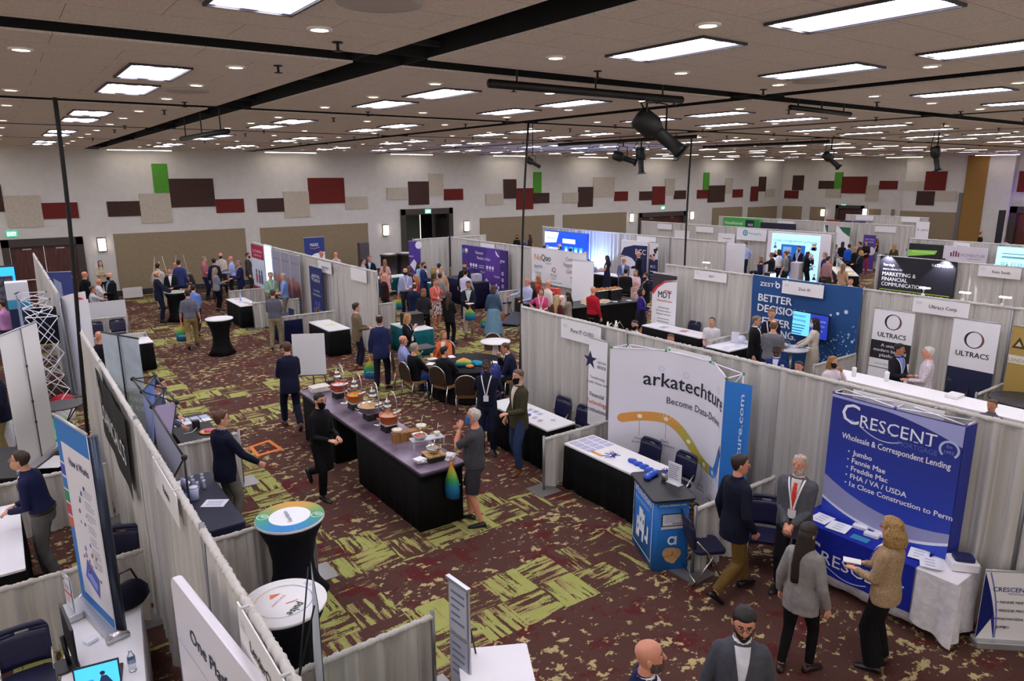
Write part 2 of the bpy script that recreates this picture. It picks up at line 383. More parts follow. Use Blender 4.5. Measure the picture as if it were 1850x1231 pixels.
def apanel(c, x0, x1, y0, y1, k, plane=None, sect=''):
 ym = (y0+y1)/2; xm = (x0+x1)/2
 nm = {'t': 'beige', 'b': 'dark brown', 'm': 'maroon', 'g': 'green'}[k]
 if plane is None:
  a, b_ = wx(c, x0, ym), wx(c, x1, ym); z1, z0 = wz(c, xm, y0), wz(c, xm, y1)
  o = MB().box((0, 0, 0), (b_-a, .05, z1-z0), fab[k], bev=0).build('acoustic_panel'); o.location = ((a+b_)/2, YW-.026, (z0+z1)/2)
 else:
  A, B = sx_(c, x0, ym, plane), sx_(c, x1, ym, plane); z1, z0 = sx_(c, xm, y0, plane).z, sx_(c, xm, y1, plane).z
  o = MB().box((0, 0, 0), (.05, abs(B.y-A.y), z1-z0), fab[k]).build('acoustic_panel'); o.location = (plane-.026, (A.y+B.y)/2, (z0+z1)/2)
 return tag(o, nm+' acoustic panel '+sect, 'wall panel', 'acoustic panels high on the walls')
S = [(ca, 'above the double doors at far left', [(-70, 20, 255, 455, 'b', 'cut by the picture edge'), (38, 306, 335, 567, 't', ''), (308, 568, 387, 503, 'm', '')]),
 (ca, 'in the group right of the left cable', [(1110, 1222, 104, 315, 'g', ''), (780, 1018, 377, 486, 'b', 'the small one'), (1018, 1245, 320, 535, 't', ''), (1232, 1555, 212, 418, 'b', 'the large one'), (1568, 1773, 360, 460, 'm', '')]),
 (cb, 'above the white and blue roll-up', [(140, 333, 356, 454, 'b', ''), (333, 517, 305, 495, 't', 'the square one'), (510, 772, 207, 393, 'm', ''), (777, 942, 343, 436, 't', 'the low wide one')]),
 (cb, 'above the open doorway', [(1080, 1235, 278, 365, 't', 'the wide one'), (1237, 1385, 233, 403, 'b', ''), (1384, 1491, 176, 332, 't', 'the upright one'), (1495, 1633, 287, 369, 'm', '')]),
 (cc, 'in the group crossed by the middle cable', [(68, 197, 323, 404, 't', ''), (198, 291, 217, 358, 'b', 'upright'), (291, 413, 282, 436, 'm', ''), (415, 473, 165, 316, 'g', ''), (415, 530, 317, 392, 'b', 'the wide one')]),
 (cc, 'above the blue lit backdrop', [(628, 740, 314, 388, 't', 'the small one'), (740, 847, 273, 418, 'b', ''), (850, 1004, 202, 346, 't', 'the large one'), (1003, 1101, 306, 375, 'm', '')]),
 (cc, 'above the third pair of doors', [(1185, 1278, 305, 370, 'b', 'left of the maroon one'), (1278, 1371, 269, 402, 'm', ''), (1371, 1441, 213, 337, 't', ''), (1437, 1523, 299, 361, 'b', 'at the right end')]),
 (cc, 'right of the thin right-hand cable', [(1650, 1692, 168, 295, 'g', ''), (1604, 1688, 294, 357, 'm', 'left of the brown one'), (1684, 1805, 262, 385, 'b', '')]),
 (cd, 'right of the thin right-hand cable', [(33, 78, 175, 270, 't', ''), (78, 139, 243, 292, 'm', 'at the right end')]),
 (cd, 'in the last group before the corner', [(187, 233, 225, 315, 'm', ''), (237, 280, 166, 256, 'b', ''), (276, 333, 240, 290, 't', '')])]
for c, sect, L_ in S:
 for x0, x1, y0, y1, k, extra in L_: apanel(c, x0, x1, y0, y1, k, None, sect+(', '+extra if extra else ''))
for x0, x1, y0, y1, k, extra in [(445, 512, 158, 248, 'b', 'beside the room corner on the right wall'), (395, 480, 250, 298, 'm', 'beside the room corner on the right wall'), (603, 695, 191, 240, 'b', 'left of the green one on the right wall'), (700, 748, 139, 240, 'g', 'on the right wall'), (743, 895, 165, 268, 'm', 'large, right of the green one on the right wall'), (645, 738, 243, 293, 't', 'under the green one on the right wall'), (888, 965, 217, 316, 't', 'upright, on the right wall'), (972, 1083, 191, 243, 'm', 'at the wall step on the right wall')]:
 apanel(cd, x0, x1, y0, y1, k, XW, extra)
for x0, x1, y0, y1, k, extra in [(1128, 1245, 194, 250, 't', 'upper, left of the gold column'), (1250, 1380, 133, 250, 'm', 'left of the gold column'), (1197, 1307, 254, 340, 'b', 'left of the gold column'), (1310, 1440, 254, 314, 't', 'lower, left of the gold column'), (1815, 1950, 131, 260, 'm', 'at the far right picture edge above the purple-lit doors')]:
 apanel(cd, x0, x1, y0, y1, k, XW-.6, extra)
wn_ = MB()
for c, x0, x1, y in ((ca, 822, 1783, 594), (cb, 160, 943, 553), (cc, 27, 566, 488), (cc, 630, 1090, 466), (cd, -45, 135, 352), (cd, 170, 345, 348)):
 a, b_, z = wx(c, x0, y+40), wx(c, x1, y+40), wz(c, (x0+x1)/2, y)
 wn_.box(((a+b_)/2, YW-.02, (z+.3)/2), (b_-a, .04, z-.3), fab['w'])
for x0, x1, y, pl in ((383, 500, 345, XW), (550, 640, 350, XW), (905, 980, 362, XW), (1042, 1062, 364, XW), (1095, 1440, 378, XW-.6)):
 A, B = sx_(cd, x0, y+30, pl), sx_(cd, x1, y+30, pl); z = sx_(cd, (x0+x1)/2, y, pl).z
 wn_.box((pl-.02, (A.y+B.y)/2, (z+.3)/2), (.04, abs(A.y-B.y), z-.3), fab['w'])
struct(wn_.build('trim_1'))
A, B = sx_(cd, 1480, 300, XW-.6), sx_(cd, 1608, 300, XW-.6)
tr = MB().box((XW-.64, (A.y+B.y)/2, CZ/2), (.08, abs(A.y-B.y), CZ), mt('8d6a38', .8, 0, 'weave')); tr.box((XW-.66, A.y+.12, 1.9), (.14, .22, 3.8), mt('6a6462', .7)); struct(tr.build('trim_2'))
wood = mt('4c241b', .45, 0, 'wood')
def double_door(n, x0, x1, zt, leafs=True):
 f = .26; o = MB()
 for a in (x0+f/2, x1-f/2): o.box((a, YW+.04, zt/2), (f, .3, zt), dk)
 o.box(((x0+x1)/2, YW+.04, zt-f*.6), (x1-x0-.002, .3, f*1.2), dk)
 d = struct(o.build('door_%d' % n)); z1 = zt-f*1.2-.01; w_ = (x1-x0-2*f)/2
 if leafs:
  for s in (0, 1):
   l_ = MB().box((x0+f+w_*(s+.5), YW+.09, z1/2+.01), (w_-.012, .05, z1-.01), wood).build('door_leaf', d)
   MB().tube([(x0+f+w_*(s+.12), YW+.02, 1.0), (x0+f+w_*(s+.88), YW+.02, 1.0)], .035, mt('c9c2b8', .3, 1)).build('push_bar', l_)
   MB().box((x0+f+w_*(s+.5), YW+.05, z1-.1), (.3, .05, .05), mt('c9c4bb', .35, .8)).build('door_closer', l_)
 return d
double_door(1, d1[0], d1[1], d1[2]); double_door(2, d2[0], d2[1], d2[2], False); double_door(3, d3[0], d3[1], d3[2])
cor = MB(); xm = (d2[0]+d2[1])/2
cor.box((xm-.55, YW+3.2, 1.6), (1.4, .1, 3.2), mt('49682c', .9)); cor.box((xm+.65, YW+3.0, 1.6), (1.0, .1, 3.2), mt('7e867a', .9)); cor.box((xm+1.4, YW+2.6, 1.6), (.7, .1, 3.2), mt('1c1917', .8))
cor.box((xm, YW+1.7, -.05), (4, 3.2, .1), mt('4b3a34', .95)); cor.box((xm, YW+1.9, 3.3), (4, 3, .1), mt('77706a', .9)); cor.box((xm-1.9, YW+1.8, 1.6), (.1, 3, 3.3), mt('4c5a35', .9)); cor.box((xm+1.95, YW+1.8, 1.6), (.1, 3, 3.3), mt('2d2926', .9))
struct(cor.build('wall_corridor'))
lf = MB().box((d2[1]-.32, YW+.55, 1.35), (.05, .95, 2.7), mt('241a17', .5)).build('door_4'); struct(lf)
MB().box((d2[1]-.36, YW+.6, 1.05), (.03, .7, .06), mt('b8b0a4', .3, .9)).build('push_bar', lf)
fd = MB(); f = .25
for a in (d4[0]+f/2, d4[1]-f/2): fd.box((XW+.04, a, d4[2]/2), (.3, f, d4[2]), dk)
fd.box((XW+.04, (d4[0]+d4[1])/2, d4[2]-f/2), (.3, d4[1]-d4[0]-.002, f), dk); fd.box((XW+.1, (d4[0]+d4[1])/2, (d4[2]-f)/2), (.05, d4[1]-d4[0]-2*f, d4[2]-f), wood); struct(fd.build('door_5'))
fd = MB(); X5 = XW-.2
for a in (d5[0]+.2, d5[1]-.2): fd.box((X5, a, d5[2]/2), (.36, .4, d5[2]), dk)
fd.box((X5, (d5[0]+d5[1])/2, d5[2]-.2), (.36, d5[1]-d5[0]-.002, .4), dk); fd.box((X5+.1, (d5[0]+d5[1])/2, (d5[2]-.4)/2), (.06, d5[1]-d5[0]-.8, d5[2]-.4), mt('5a1f17', .45, 0, 'wood')); struct(fd.build('door_6'))
def exit_sign(P, face, label):
 t = thing('exit_sign', label, 'exit sign', P, 0 if face == 'y' else -math.pi/2)
 MB().box((0, -.05, 0), (.36, .06, .24), mt('4fb992', .5, 0, 'plain', .5)).build('housing', t)
 pr = Print(lambda u, v, d: (u, -.081-d, v)); pr.text('EXIT', 0, -.075, .2, 'eafff4', 1, 'c', .01, .29, e=1.5); pr.build(t, 'lettering')
 MB().box((0, -.03, .16), (.05, .05, .09), mt('b9b4aa', .5)).build('mounting_arm', t)
exit_sign(atY(*ca(85, 613), YW), 'y', 'green lit EXIT sign over the wooden double doors at far left')
exit_sign(atY(*cb(1377, 450), YW-.14), 'y', 'green lit EXIT sign on the head of the open doorway')
exit_sign(atY(*cc(1353, 425), YW), 'y', 'green lit EXIT sign over the doors behind the far grey drapes')
exit_sign(atX(*cd(756, 342), XW), 'x', 'green lit EXIT sign on the right-hand wall')
def sconce(P, face, label):
 t = thing('wall_sconce', label, 'wall lamp', P, 0 if face == 'y' else -math.pi/2, 'lit sconces on the walls')
 MB().box((0, -.02, 0), (.34, .04, .6), mt('3d342e', .5)).build('back_plate', t)
 MB().box((0, -.085, 0), (.28, .09, .52), mt('fff0dd', .6, 0, 'plain', 3.2), bev=.03).build('lamp_shade', t)
 s = MB()
 for z in (-.275, .275): s.box((0, -.075, z), (.31, .11, .03), mt('4a3d34', .4, .5))
 s.build('bracket', t)
for c, x, y, lb in ((ca, 740, 692, 'lit wall sconce right of the far-left double doors'), (cb, 1070, 587, 'lit wall sconce left of the open doorway'), (cb, 1657, 558, 'lit wall sconce right of the open doorway'), (cc, 1125, 497, 'lit wall sconce left of the third doors behind the drapes'), (cc, 1563, 480, 'lit wall sconce right of the third doors, beside the thin cable')):
 sconce(atY(*c(x, y), YW), 'y', lb)
for x, y, lb in ((630, 385, 'lit wall sconce left of the right-wall doors'), (885, 383, 'lit wall sconce right of the right-wall doors')): sconce(atX(*cd(x, y), XW), 'x', lb)
# -- ceiling troffers, downlights, sprinklers
lens = mt('f4f2ff', .5, 0, 'plain', TROFFER_E*1.25); lens2 = mt('dcd9e8', .5, 0, 'plain', .75)
def make_troffer():
 t = thing('ceiling_troffer', 'recessed white fluorescent ceiling light with two bright lenses', 'ceiling light', (0, 0, 0), 0, 'troffers in the tiled ceiling')
 o = MB()
 for s in (-1, 1): o.box((s*.305, 0, -.008), (.02, 1.24, .03), mt('2c2730', .5)); o.box((0, s*.61, -.008), (.61, .02, .03), mt('2c2730', .5))
 o.build('frame', t)
 for s in (-1, 1): MB().box((s*.15, 0, -.004), (.16, 1.16, .012), lens).build('lens', t)
 o = MB()
 for s in (-.265, 0, .265): o.box((s, 0, -.004), (.065 if s else .13, 1.18, .008), lens2)
 o.build('reflector', t)
 return t
tp = make_troffer(); first = True
bx = [.42+BAYX*i for i in range(-1, 8)]; by = [3.99+BAYY*j for j in range(0, 5)]
for i, X in enumerate(bx):
 for j, Y in enumerate(by):
  for ox in (-1.28, 1.27):
   for oy in (-.91, .93):
    x, y = X+ox, Y+oy
    if x > XW-1 or (i == 0 and j < 1): continue
    o = tp if first else copy_tree(tp); first = False; o.location = (x, y, CZ)
ptr = MB().lathe([(.105, .0), (.105, -.012), (.075, -.016)], mt('e8e2d8', .5), 20, cap=False).lathe([(.07, -.013), (.0, -.0135)], mt('fff6e8', .5, 0, 'plain', 5), 20)
n0 = None
for i, X in enumerate(bx[1:6]):
 for j, Y in enumerate(by):
  for ox in (-1.92, 0, 1.95):
   for oy in (-1.86, 0, 1.93):
    if ox == 0 and oy == 0: continue
    if n0 is None: n0 = o = ptr.build('downlight'); tag(o, 'small round white recessed downlight in the tiled ceiling', 'ceiling light', 'round downlights in the ceiling')
    else: o = n0.copy(); C.objects.link(o)
    o.location = (X+ox, Y+oy, CZ)
spk = MB().lathe([(.05, 0), (.05, -.01), (.014, -.012), (.014, -.07), (.045, -.075), (.045, -.08)], mt('2a2522', .4, .5), 12)
n0 = None
for i, X in enumerate(bx[1:5]):
 for j, Y in enumerate(by[:4]):
  for ox, oy in ((-.9, 2.4), (2.3, 2.4), (-.9, -2.2), (2.3, -2.2)):
   if n0 is None: n0 = o = spk.build('sprinkler_head'); tag(o, 'small dark sprinkler head under the ceiling tiles', 'sprinkler', 'sprinkler heads in the ceiling')
   else: o = n0.copy(); C.objects.link(o)
   o.location = (X+ox, Y+oy, CZ)
for px, py, lb in ((686, 2, 'large round grey ceiling speaker at the top picture edge'), (1477, 145, 'round grey ceiling speaker beside a troffer at right'), (335, 163, 'faint round ceiling speaker left of the long black slot')):
 o = MB().lathe([(.3, 0), (.3, -.015), (.22, -.02), (0, -.018)], mt('b4a9a0', .7), 28).build('ceiling_speaker'); o.location = G(px, py, CZ); tag(o, lb, 'speaker')
def wash(x, y, alongx, label):
 t = thing('linear_wall_washer', label, 'ceiling light', (x, y, CZ), 0 if alongx else math.pi/2, 'linear wall washers at the ceiling edge')
 MB().box((0, 0, -.02), (2.5, .12, .05), mt('d8d4ce', .5)).build('housing', t)
 MB().box((0, 0, -.048), (2.4, .09, .012), mt('fff4ea', .5, 0, 'plain', 11)).build('lens', t)
wx_ = [2.3+6.38*i for i in range(-1, 8)]
for i, x in enumerate(wx_):
 wash(x+3.0, YW-.75, True, 'linear wall washer between the ceiling edge and the back wall')
for i in range(4):
 wash(XW-1.5, 13+5.6*i, False, 'linear wall washer at the ceiling edge of the right-hand wall')
# -- booth furniture builders
DR = mt('c4c0b9', .85, 0, 'drape'); CHR = mt('c9c6c2', .25, 1); BLK = mt('0b0a0b', .85, 0, 'cloth'); BLKM = mt('0d0d0e', .45); GREY = mt('8d8d90', .4, .7); WHT = mt('e9e7e6', .55); NAVY = mt('14152e', .5, 0, 'cloth'); TEAL = mt('0b5058', .8, 0, 'cloth')
def drape(x0, y0, x1, y1, h, labels, posts=(True, True), cat='drape', m=DR, group=None):
 n = len(labels); L = math.hypot(x1-x0, y1-y0); dx, dy = (x1-x0)/L, (y1-y0)/L; rz = math.atan2(dy, dx)
 for k in range(n):
  l = L/n; ox, oy = x0+dx*l*k, y0+dy*l*k; rr = random.Random(int(ox*31+oy*17)); nm = 'booth_drape' if h > 1.5 else 'side_rail_drape'
  t = thing(nm, labels[k], cat, (ox, oy, 0), rz, group)
  f1, f2, p1, p2 = rr.uniform(3.3, 4.0), rr.uniform(5.5, 7.5), rr.uniform(0, 6), rr.uniform(0, 6); nu = max(8, int(l*72)); ph = [rr.uniform(-.6, .6) for _ in range(40)]
  def fn(u, v):
   s = u*l; j = ph[int(s*3) % 40]+(ph[(int(s*3)+1) % 40]-ph[int(s*3) % 40])*((s*3) % 1)
   a = .026+.034*v; q = math.sin(6.283*f1*s+p1+j*3.4); r_ = abs(math.sin(3.1416*f2*s+p2-j*2.5)); y = a*q*(1+.8*j)-(.042+.022*v)*(1-r_)**3*(.6+.8*abs(j))*(1 if q > -.2 else -.7)+.02*v*math.sin(1.7*s+p2)
   return Vector((s, y, h-.045-(h-.075)*v))
  MB().grid(fn, nu, 7, m).build('curtain', t)
  ns = max(6, int(l*64)); rs = [.030+.0025*math.sin(i*.9+p1)+rr.uniform(-.005, .005) for i in range(ns+1)]
  MB().tube([(l*i/ns, rr.uniform(-.004, .004), h-.03+rr.uniform(-.004, .004)) for i in range(ns+1)], rs, m, 8).build('rod_pocket', t)
  for e, on, xx in ((0, posts[0] if k == 0 else False, -.012), (1, posts[1] if k == n-1 else True, l+.012)):
   if not on: continue
   MB().tube([(xx, 0, 0.012), (xx, 0, h+.03)], .022, GREY, 10).build('post', t)
   MB().box((xx, 0, .008), (.42, .42, .012), mt('9a9896', .4, .7)).build('base_plate', t)
 return t
def folding_chair():
 t = thing('folding_chair', 'navy folding chair', 'chair'); nm = mt('15163a', .45)
 s = MB(); s.box((0, 0, .45), (.42, .40, .045), nm, bev=.07); s.build('seat', t)
 b = MB(); o = []
 def bk(u, z, d=0): return Vector((u, -.225-.16*(z-.5)-.03*(1-(u/.21)**2)+d+.03, z))
 def patch(f, nu, nv):
  vs = []
  for d in (0, -.022):
   for j in range(nv+1):
    for i in range(nu+1): vs.append(bk(*f(i/nu, j/nv), d))
  k = (nu+1)*(nv+1); fs = []
  for j in range(nv):
   for i in range(nu):
    q = j*(nu+1)+i; fs += [(q, q+1, q+nu+2, q+nu+1), (k+q+1, k+q, k+q+nu+1, k+q+nu+2)]
  edge = [i for i in range(nu+1)]+[j*(nu+1)+nu for j in range(1, nv+1)]+[nv*(nu+1)+i for i in range(nu-1, -1, -1)]+[j*(nu+1) for j in range(nv-1, 0, -1)]
  for i in range(len(edge)): a, c = edge[i], edge[(i+1) % len(edge)]; fs.append((c, a, k+a, k+c))
  b.add(vs, fs, nm, True)
 wid = lambda z: .215-.05*max(0, (z-.80)/.09)**2-.02*max(0, (.56-z)/.06)
 patch(lambda u, v: ((u*2-1)*wid(.50+.31*v), .50+.31*v), 8, 6)
 for q in (-1, 1): patch(lambda u, v: (q*(.055+(wid(.81+.03*v)-.055)*u), .81+.03*v), 3, 2)
 patch(lambda u, v: ((u*2-1)*wid(.84+.05*v), .84+.05*v), 8, 2)
 b.build('backrest', t)
 for q in (-1, 1):
  MB().tube([(q*.205, .19, .01), (q*.205, -.02, .42), (q*.205, -.20, .62)], .012, CHR, 8).build('leg', t)
  MB().tube([(q*.225, -.23, .01), (q*.225, .02, .42)], .012, CHR, 8).build('leg', t)
 MB().tube([(-.225, -.20, .07), (.225, -.20, .07)], .009, CHR, 8).build('stretcher', t)
 return t
_fc = []
def fchair(x, y, face, label, group=None):   # face: direction the sitter looks, degrees from +Y towards +X
 if not _fc: o = folding_chair(); _fc.append(o)
 else: o = copy_tree(_fc[0]); o.pop('group', None) if 'group' in o else None
 return place(o, (x, y, 0), -R(face), label, group)
def banquet_chair():
 t = thing('banquet_chair', 'brown banquet chair', 'chair')
 s = MB(); s.box((0, .0, .455), (.43, .42, .07), mt('8d6a43', .8, 0, 'weave'), bev=.08); s.build('seat', t)
 o = [(-.2, .50), (.2, .50), (.215, .74)]+[(.215*math.cos(a), .74+.2*math.sin(a)) for a in [math.pi*k/12 for k in range(1, 12)]]+[(-.215, .74)]
 T = Matrix(((1, 0, 0, 0), (0, -.15, -1, -.20+.075), (0, 1, 0, 0), (0, 0, 0, 1)))
 b = MB(); b.prism(o, .01, .055, mt('3f3024', .85, 0, 'weave'), T=T, ch=.01); b.build('backrest', t)
 MB().tube([T @ Vector((x, y, .033)) for x, y in [(-.222, .46)]+[(-.222, .74)]+[(.228*math.cos(a), .745+.208*math.sin(a)) for a in [math.pi*k/12 for k in range(11, 0, -1)]]+[(.222, .74), (.222, .46)]], .014, CHR, 8).build('back_frame', t)
 for q in (-1, 1):
  MB().tube([(q*.2, .19, .44), (q*.215, .22, .005)], .013, CHR, 8).build('leg', t)
  MB().tube([(q*.215, -.185, .48), (q*.21, -.26, .005)], .013, CHR, 8).build('leg', t)
 return t
_bc = []
def bchair(x, y, face, label, group='banquet chairs at the round black table'):
 if not _bc: o = banquet_chair(); _bc.append(o)
 else: o = copy_tree(_bc[0])
 return place(o, (x, y, 0), -R(face), label, group)
def skirted(cx, cy, L, W, rz, label, topc='efeeee', skirtc='08080a', h=.76, name='exhibitor_table', topm=None, hem=.015, topw=None, over=.0):
 t = thing(name, label, 'table', (cx, cy, 0), rz); sm = mt(skirtc, .85, 0, 'cloth'); rr = random.Random(int(cx*13+cy*7))
 n = 30; per = []
 for i in range(n): per.append((-L/2+L*i/n, -W/2, 0, -1))
 m_ = max(6, int(n*W/L))
 for i in range(m_): per.append((L/2, -W/2+W*i/m_, 1, 0))
 for i in range(n): per.append((L/2-L*i/n, W/2, 0, 1))
 for i in range(m_): per.append((-L/2, W/2-W*i/m_, -1, 0))
 wv = [rr.uniform(-1, 1) for _ in per]; rings = []
 for k, z in enumerate((h-.02, h*.7, h*.35, hem)):
  a = .004+.016*k/3; rings.append([(x+nx*(.004+k*.006)+nx*a*wv[i], y+ny*(.004+k*.006)+ny*a*wv[i], z) for i, (x, y, nx, ny) in enumerate(per)])
 MB().loft(rings, sm).build('table_skirt', t)
 MB().box((0, 0, h-.005), (L+.02+over, W+.02+over, .03), topm or mt(topc, .6, 0, 'plain'), bev=.02).build('tabletop', t)
 return t
def cocktail(x, y, label, h=1.07, r=.38, topc='e8e6e6', cover='08080b', rz=0.0, group=None):
 t = thing('cocktail_table', label, 'table', (x, y, 0), rz, group)
 pr = [(r*.98, h-.03), (r*.9, h-.12), (r*.70, h*.72), (r*.60, h*.50), (r*.62, h*.32), (r*.75, h*.15), (r*.95, .02)]
 MB().lathe(pr, mt(cover, .75, 0, 'cloth'), 32, fn=lambda a, z: 1+(.10*math.cos(4*a) if z < h*.35 else 0)*(1-z/(h*.35))).build('stretch_cover', t)
 MB().lathe([(r*.97, h-.035), (r, h-.03), (r, h-.008), (r*.985, h), (0, h)], mt(topc, .5), 48).build('tabletop', t)
 return t
def flatfn(o=(0, 0, 0), d0=.0):
 return lambda u, v, d: (o[0]+u, o[1]-d0-d, o[2]+v)
def rollup(x, y, rz, w_, z0, h, label, base='b9b9bd', panel='f0eff2', name='roll_up_banner', back=True, tilt=0.0, cat='banner'):
 '''front faces local -Y; origin at the middle of the base'''
 t = thing(name, label, cat, (x, y, z0), rz)
 MB().box((0, 0, .04), (w_+.04, .16, .08), mt(base, .35, .6), bev=.03).build('base', t)
 MB().box((0, 0, .08+(h-.08)/2), (w_, .006, h-.08), mt(panel, .6)).build('panel', t)
 MB().tube([(-w_/2, 0, h), (w_/2, 0, h)], .014, mt(base, .35, .6), 8).build('top_rail', t)
 if back:
  p = MB().tube([(0, .03, .06), (0, .03, h)], .009, mt('55575c', .35, .7), 8).build('pole', t)
  for z in (.62, .95, 1.5):
   if z < h: MB().tube([(0, .03, z), (0, .03, z+.035)], .016, mt('26272b', .4), 8).build('pole_joint', p)
 return t, Print(flatfn((0, 0, 0), .0032))
def face_of(ang): return -R(ang)
def on_X(X, p0, p1):   # two photo points on the plane x = X: mid y, width, top z (nearest and farthest ends)
 A, B = atX(*p0, X), atX(*p1, X); return A, B
def rollup_X(X, TL, TR, label, z0=0.0, **k):
 A, B = on_X(X, TL, TR); h = (A.z+B.z)/2-z0; w_ = abs(A.y-B.y); return rollup(X, (A.y+B.y)/2, -math.pi/2, w_, z0, h, label, **k)+(w_, h)
def panel_X(X, TL, TR, zb, label, name, cat, col='f0eff2', depth=.05, bev=0, framec=None):
 A, B = on_X(X, TL, TR); w_ = abs(A.y-B.y); h = (A.z+B.z)/2
 t = thing(name, label, cat, (X, (A.y+B.y)/2, zb), -math.pi/2); MB().box((0, depth/2, (h-zb)/2), (w_, depth, h-zb), mt(col, .6), bev=bev).build('panel', t)
 return t, Print(flatfn((0, 0, 0), .001)), w_, h-zb
def idsign(X, TL, TR, text, label, h=.30, side=-1, num='', bold=.012):
 '''booth identification card hooked over the drape rod'''
 A, B = on_X(X, TL, TR); w_ = abs(A.y-B.y); z = (A.z+B.z)/2
 t = thing('booth_sign', label, 'sign', (X, (A.y+B.y)/2, z), -math.pi/2)
 MB().box((0, 0, -h/2), (w_, .008, h), mt('eae8e8', .6)).build('card', t)
 for s in (-1, 1): MB().box((s*w_*.4, .02, .005), (.02, .05, .012), mt('bdbcbc', .4)).build('hook', t)
 if text:
  pr = Print(flatfn((0, -.005, 0))); sz = min(h*.34, .105)
  vs, fs, a, b = textmesh(text, bold); wd = min((b-a)*sz, w_*.6); pr.text(text, w_*.05, -h/2-sz*.35, sz, '17171a', 1, 'c', bold, wd)
  pr.greek(-w_*.44, -h*.3, w_*.12, 2, h*.1, 'b9b9bd'); pr.build(t, 'lettering')
 return t
def paper(P, w_, l, rz, c, label, name='brochure', th=.004, group=None, pr=None):
 o = MB().box((0, 0, th/2), (w_, l, th), mt(c, .55));
 if pr: pr(o, th)
 o = o.build(name); o.location = P; o.rotation_euler = (0, 0, rz); return tag(o, label, {'brochure': 'paper', 'notebook': 'paper'}.get(name, 'paper'), group)
def lines_on(o, th, w_=.15, l=.2, n=4, c='8f93b8'):
 for i in range(n): o.box((0, l/2-l*(i+.5)/n, th+.0006), (w_, l/n*.35, .001), mt(c))
def tote(P, rz, label, h=.46, w_=.34, hang=True):
 t = thing('tote_bag', label, 'bag', P, rz)
 rings = []
 for k, (z, a, b) in enumerate(((0, .55, .5), (.03, .92, .9), (.25, 1.0, 1.0), (.5, .95, .85), (.72, .62, .6), (.86, .30, .4), (.93, .14, .3), (1.0, .17, .35))):
  rings.append([(w_/2*a*math.cos(2*math.pi*i/16)*(1+.05*math.sin(5*i)), .075*b*math.sin(2*math.pi*i/16)*(1+.08*math.sin(3*i)), z*h-h) for i in range(16)])
 MB().loft(rings, tote_m).build('sack', t)
 MB().tube([(-.03, 0, -.04), (-.02, 0, .05), (0, 0, .09), (.02, 0, .05), (.03, 0, -.04)], .006, mt('e58a2f', .7), 6).build('drawstring', t)
 pr = Print(lambda u, v, d: (u, -.079-d, v))
 for q in (-1, 0, 1): pr.circ(q*.07, -h*.6, .03, 'dfeef0', 1, 10, 200, 400, r2=.02)
 pr.build(t)
 return t
tote_m = mt('2f9a4a', .5, 0, 'tote')
def easel(x, y, rz, label, board=None, h=1.75, col='3a3532', boardh=.9, boardw=.68, zb=.85, metal=.6):
 t = thing('easel', label, 'easel', (x, y, 0), rz); m = mt(col, .4, metal)
 for s in (-1, 1): MB().tube([(s*.42, -.02, 0.005), (s*.14, .09, h)], .012, m, 8).build('leg', t)
 MB().tube([(0, .62, 0.005), (0, .09, h-.22)], .012, m, 8).build('leg', t)
 MB().tube([(-.36, -.02, zb-.01), (.36, -.02, zb-.01)], .012, m, 8).build('ledge', t)
 MB().tube([(-.2, .07, h-.55), (.2, .07, h-.55)], .009, m, 8).build('crossbar', t)
 if board:
  b = MB().box((0, 0, boardh/2), (boardw, .012, boardh), mt(board[0], .6)).build('foam_board'); b.location = (x, y, 0); b.matrix_world = Matrix.Translation((x, y, 0)) @ Matrix.Rotation(rz, 4, 'Z') @ Matrix.Translation((0, -.02, zb)) @ Matrix.Rotation(-.07, 4, 'X')
  tag(b, board[1], 'board')
 return t
# -- people
JOBS = []
SK = {'f': 'dba386', 'p': 'd8957a', 't': 'b5795a', 'b': '8a5a40', 'd': '4a2f24'}
HEAD = [(-.116, .022, .060, -.02), (-.105, .038, .078, .005), (-.085, .051, .087, .040), (-.055, .062, .089, .066), (-.02, .070, .088, .082), (.02, .0745, .089, .092), (.05, .076, .090, .096), (.08, .070, .082, .090), (.102, .054, .062, .072), (.116, .028, .034, .04), (.121, .004, .006, .006)]
def headpt(ph, z, s=1.0):
 z = max(-.116, min(.121, z))
 for i in range(len(HEAD)-1):
  if z <= HEAD[i+1][0]:
   a, b = HEAD[i], HEAD[i+1]; k = (z-a[0])/(b[0]-a[0]); break
 w_, f_, b_ = (a[j]+(b[j]-a[j])*k for j in (1, 2, 3)); c = math.cos(ph)
 return Vector((w_*s*math.sin(ph), (f_ if c > 0 else b_)*s*c, z*s if z > 0 else z*(1+(s-1)*.6)))
TORSO = [(.80, .150, .100, .105), (.90, .166, .108, .122), (.97, .165, .110, .118), (1.08, .148, .108, .098), (1.18, .155, .112, .100), (1.28, .170, .116, .108), (1.37, .172, .104, .108), (1.415, .156, .085, .095), (1.455, .112, .062, .078), (1.49, .062, .05, .065)]
def torso_at(z, P, infl):
 T = TORSO; z = max(T[0][0], min(T[-1][0], z))
 for i in range(len(T)-1):
  if z <= T[i+1][0]:
   a, b = T[i], T[i+1]; k = (z-a[0])/(b[0]-a[0]); break
 w_, f_, b_ = (a[j]+(b[j]-a[j])*k for j in (1, 2, 3))
 bl = P.get('belly', 0)*max(0, 1-abs(z-1.06)/.22); fem = P.get('fem', 0)
 w_ *= P.get('w', 1); b_ *= P.get('w', 1)
 if fem: w_ *= (.93 if 1.0 < z < 1.5 else 1.03); f_ += .030*max(0, 1-abs(z-1.25)/.1)
 f_ += bl; w_ += bl*.35
 return w_+infl, f_+infl, b_+infl
def smoothstep(t): t = max(0, min(1, t)); return t*t*(3-2*t)
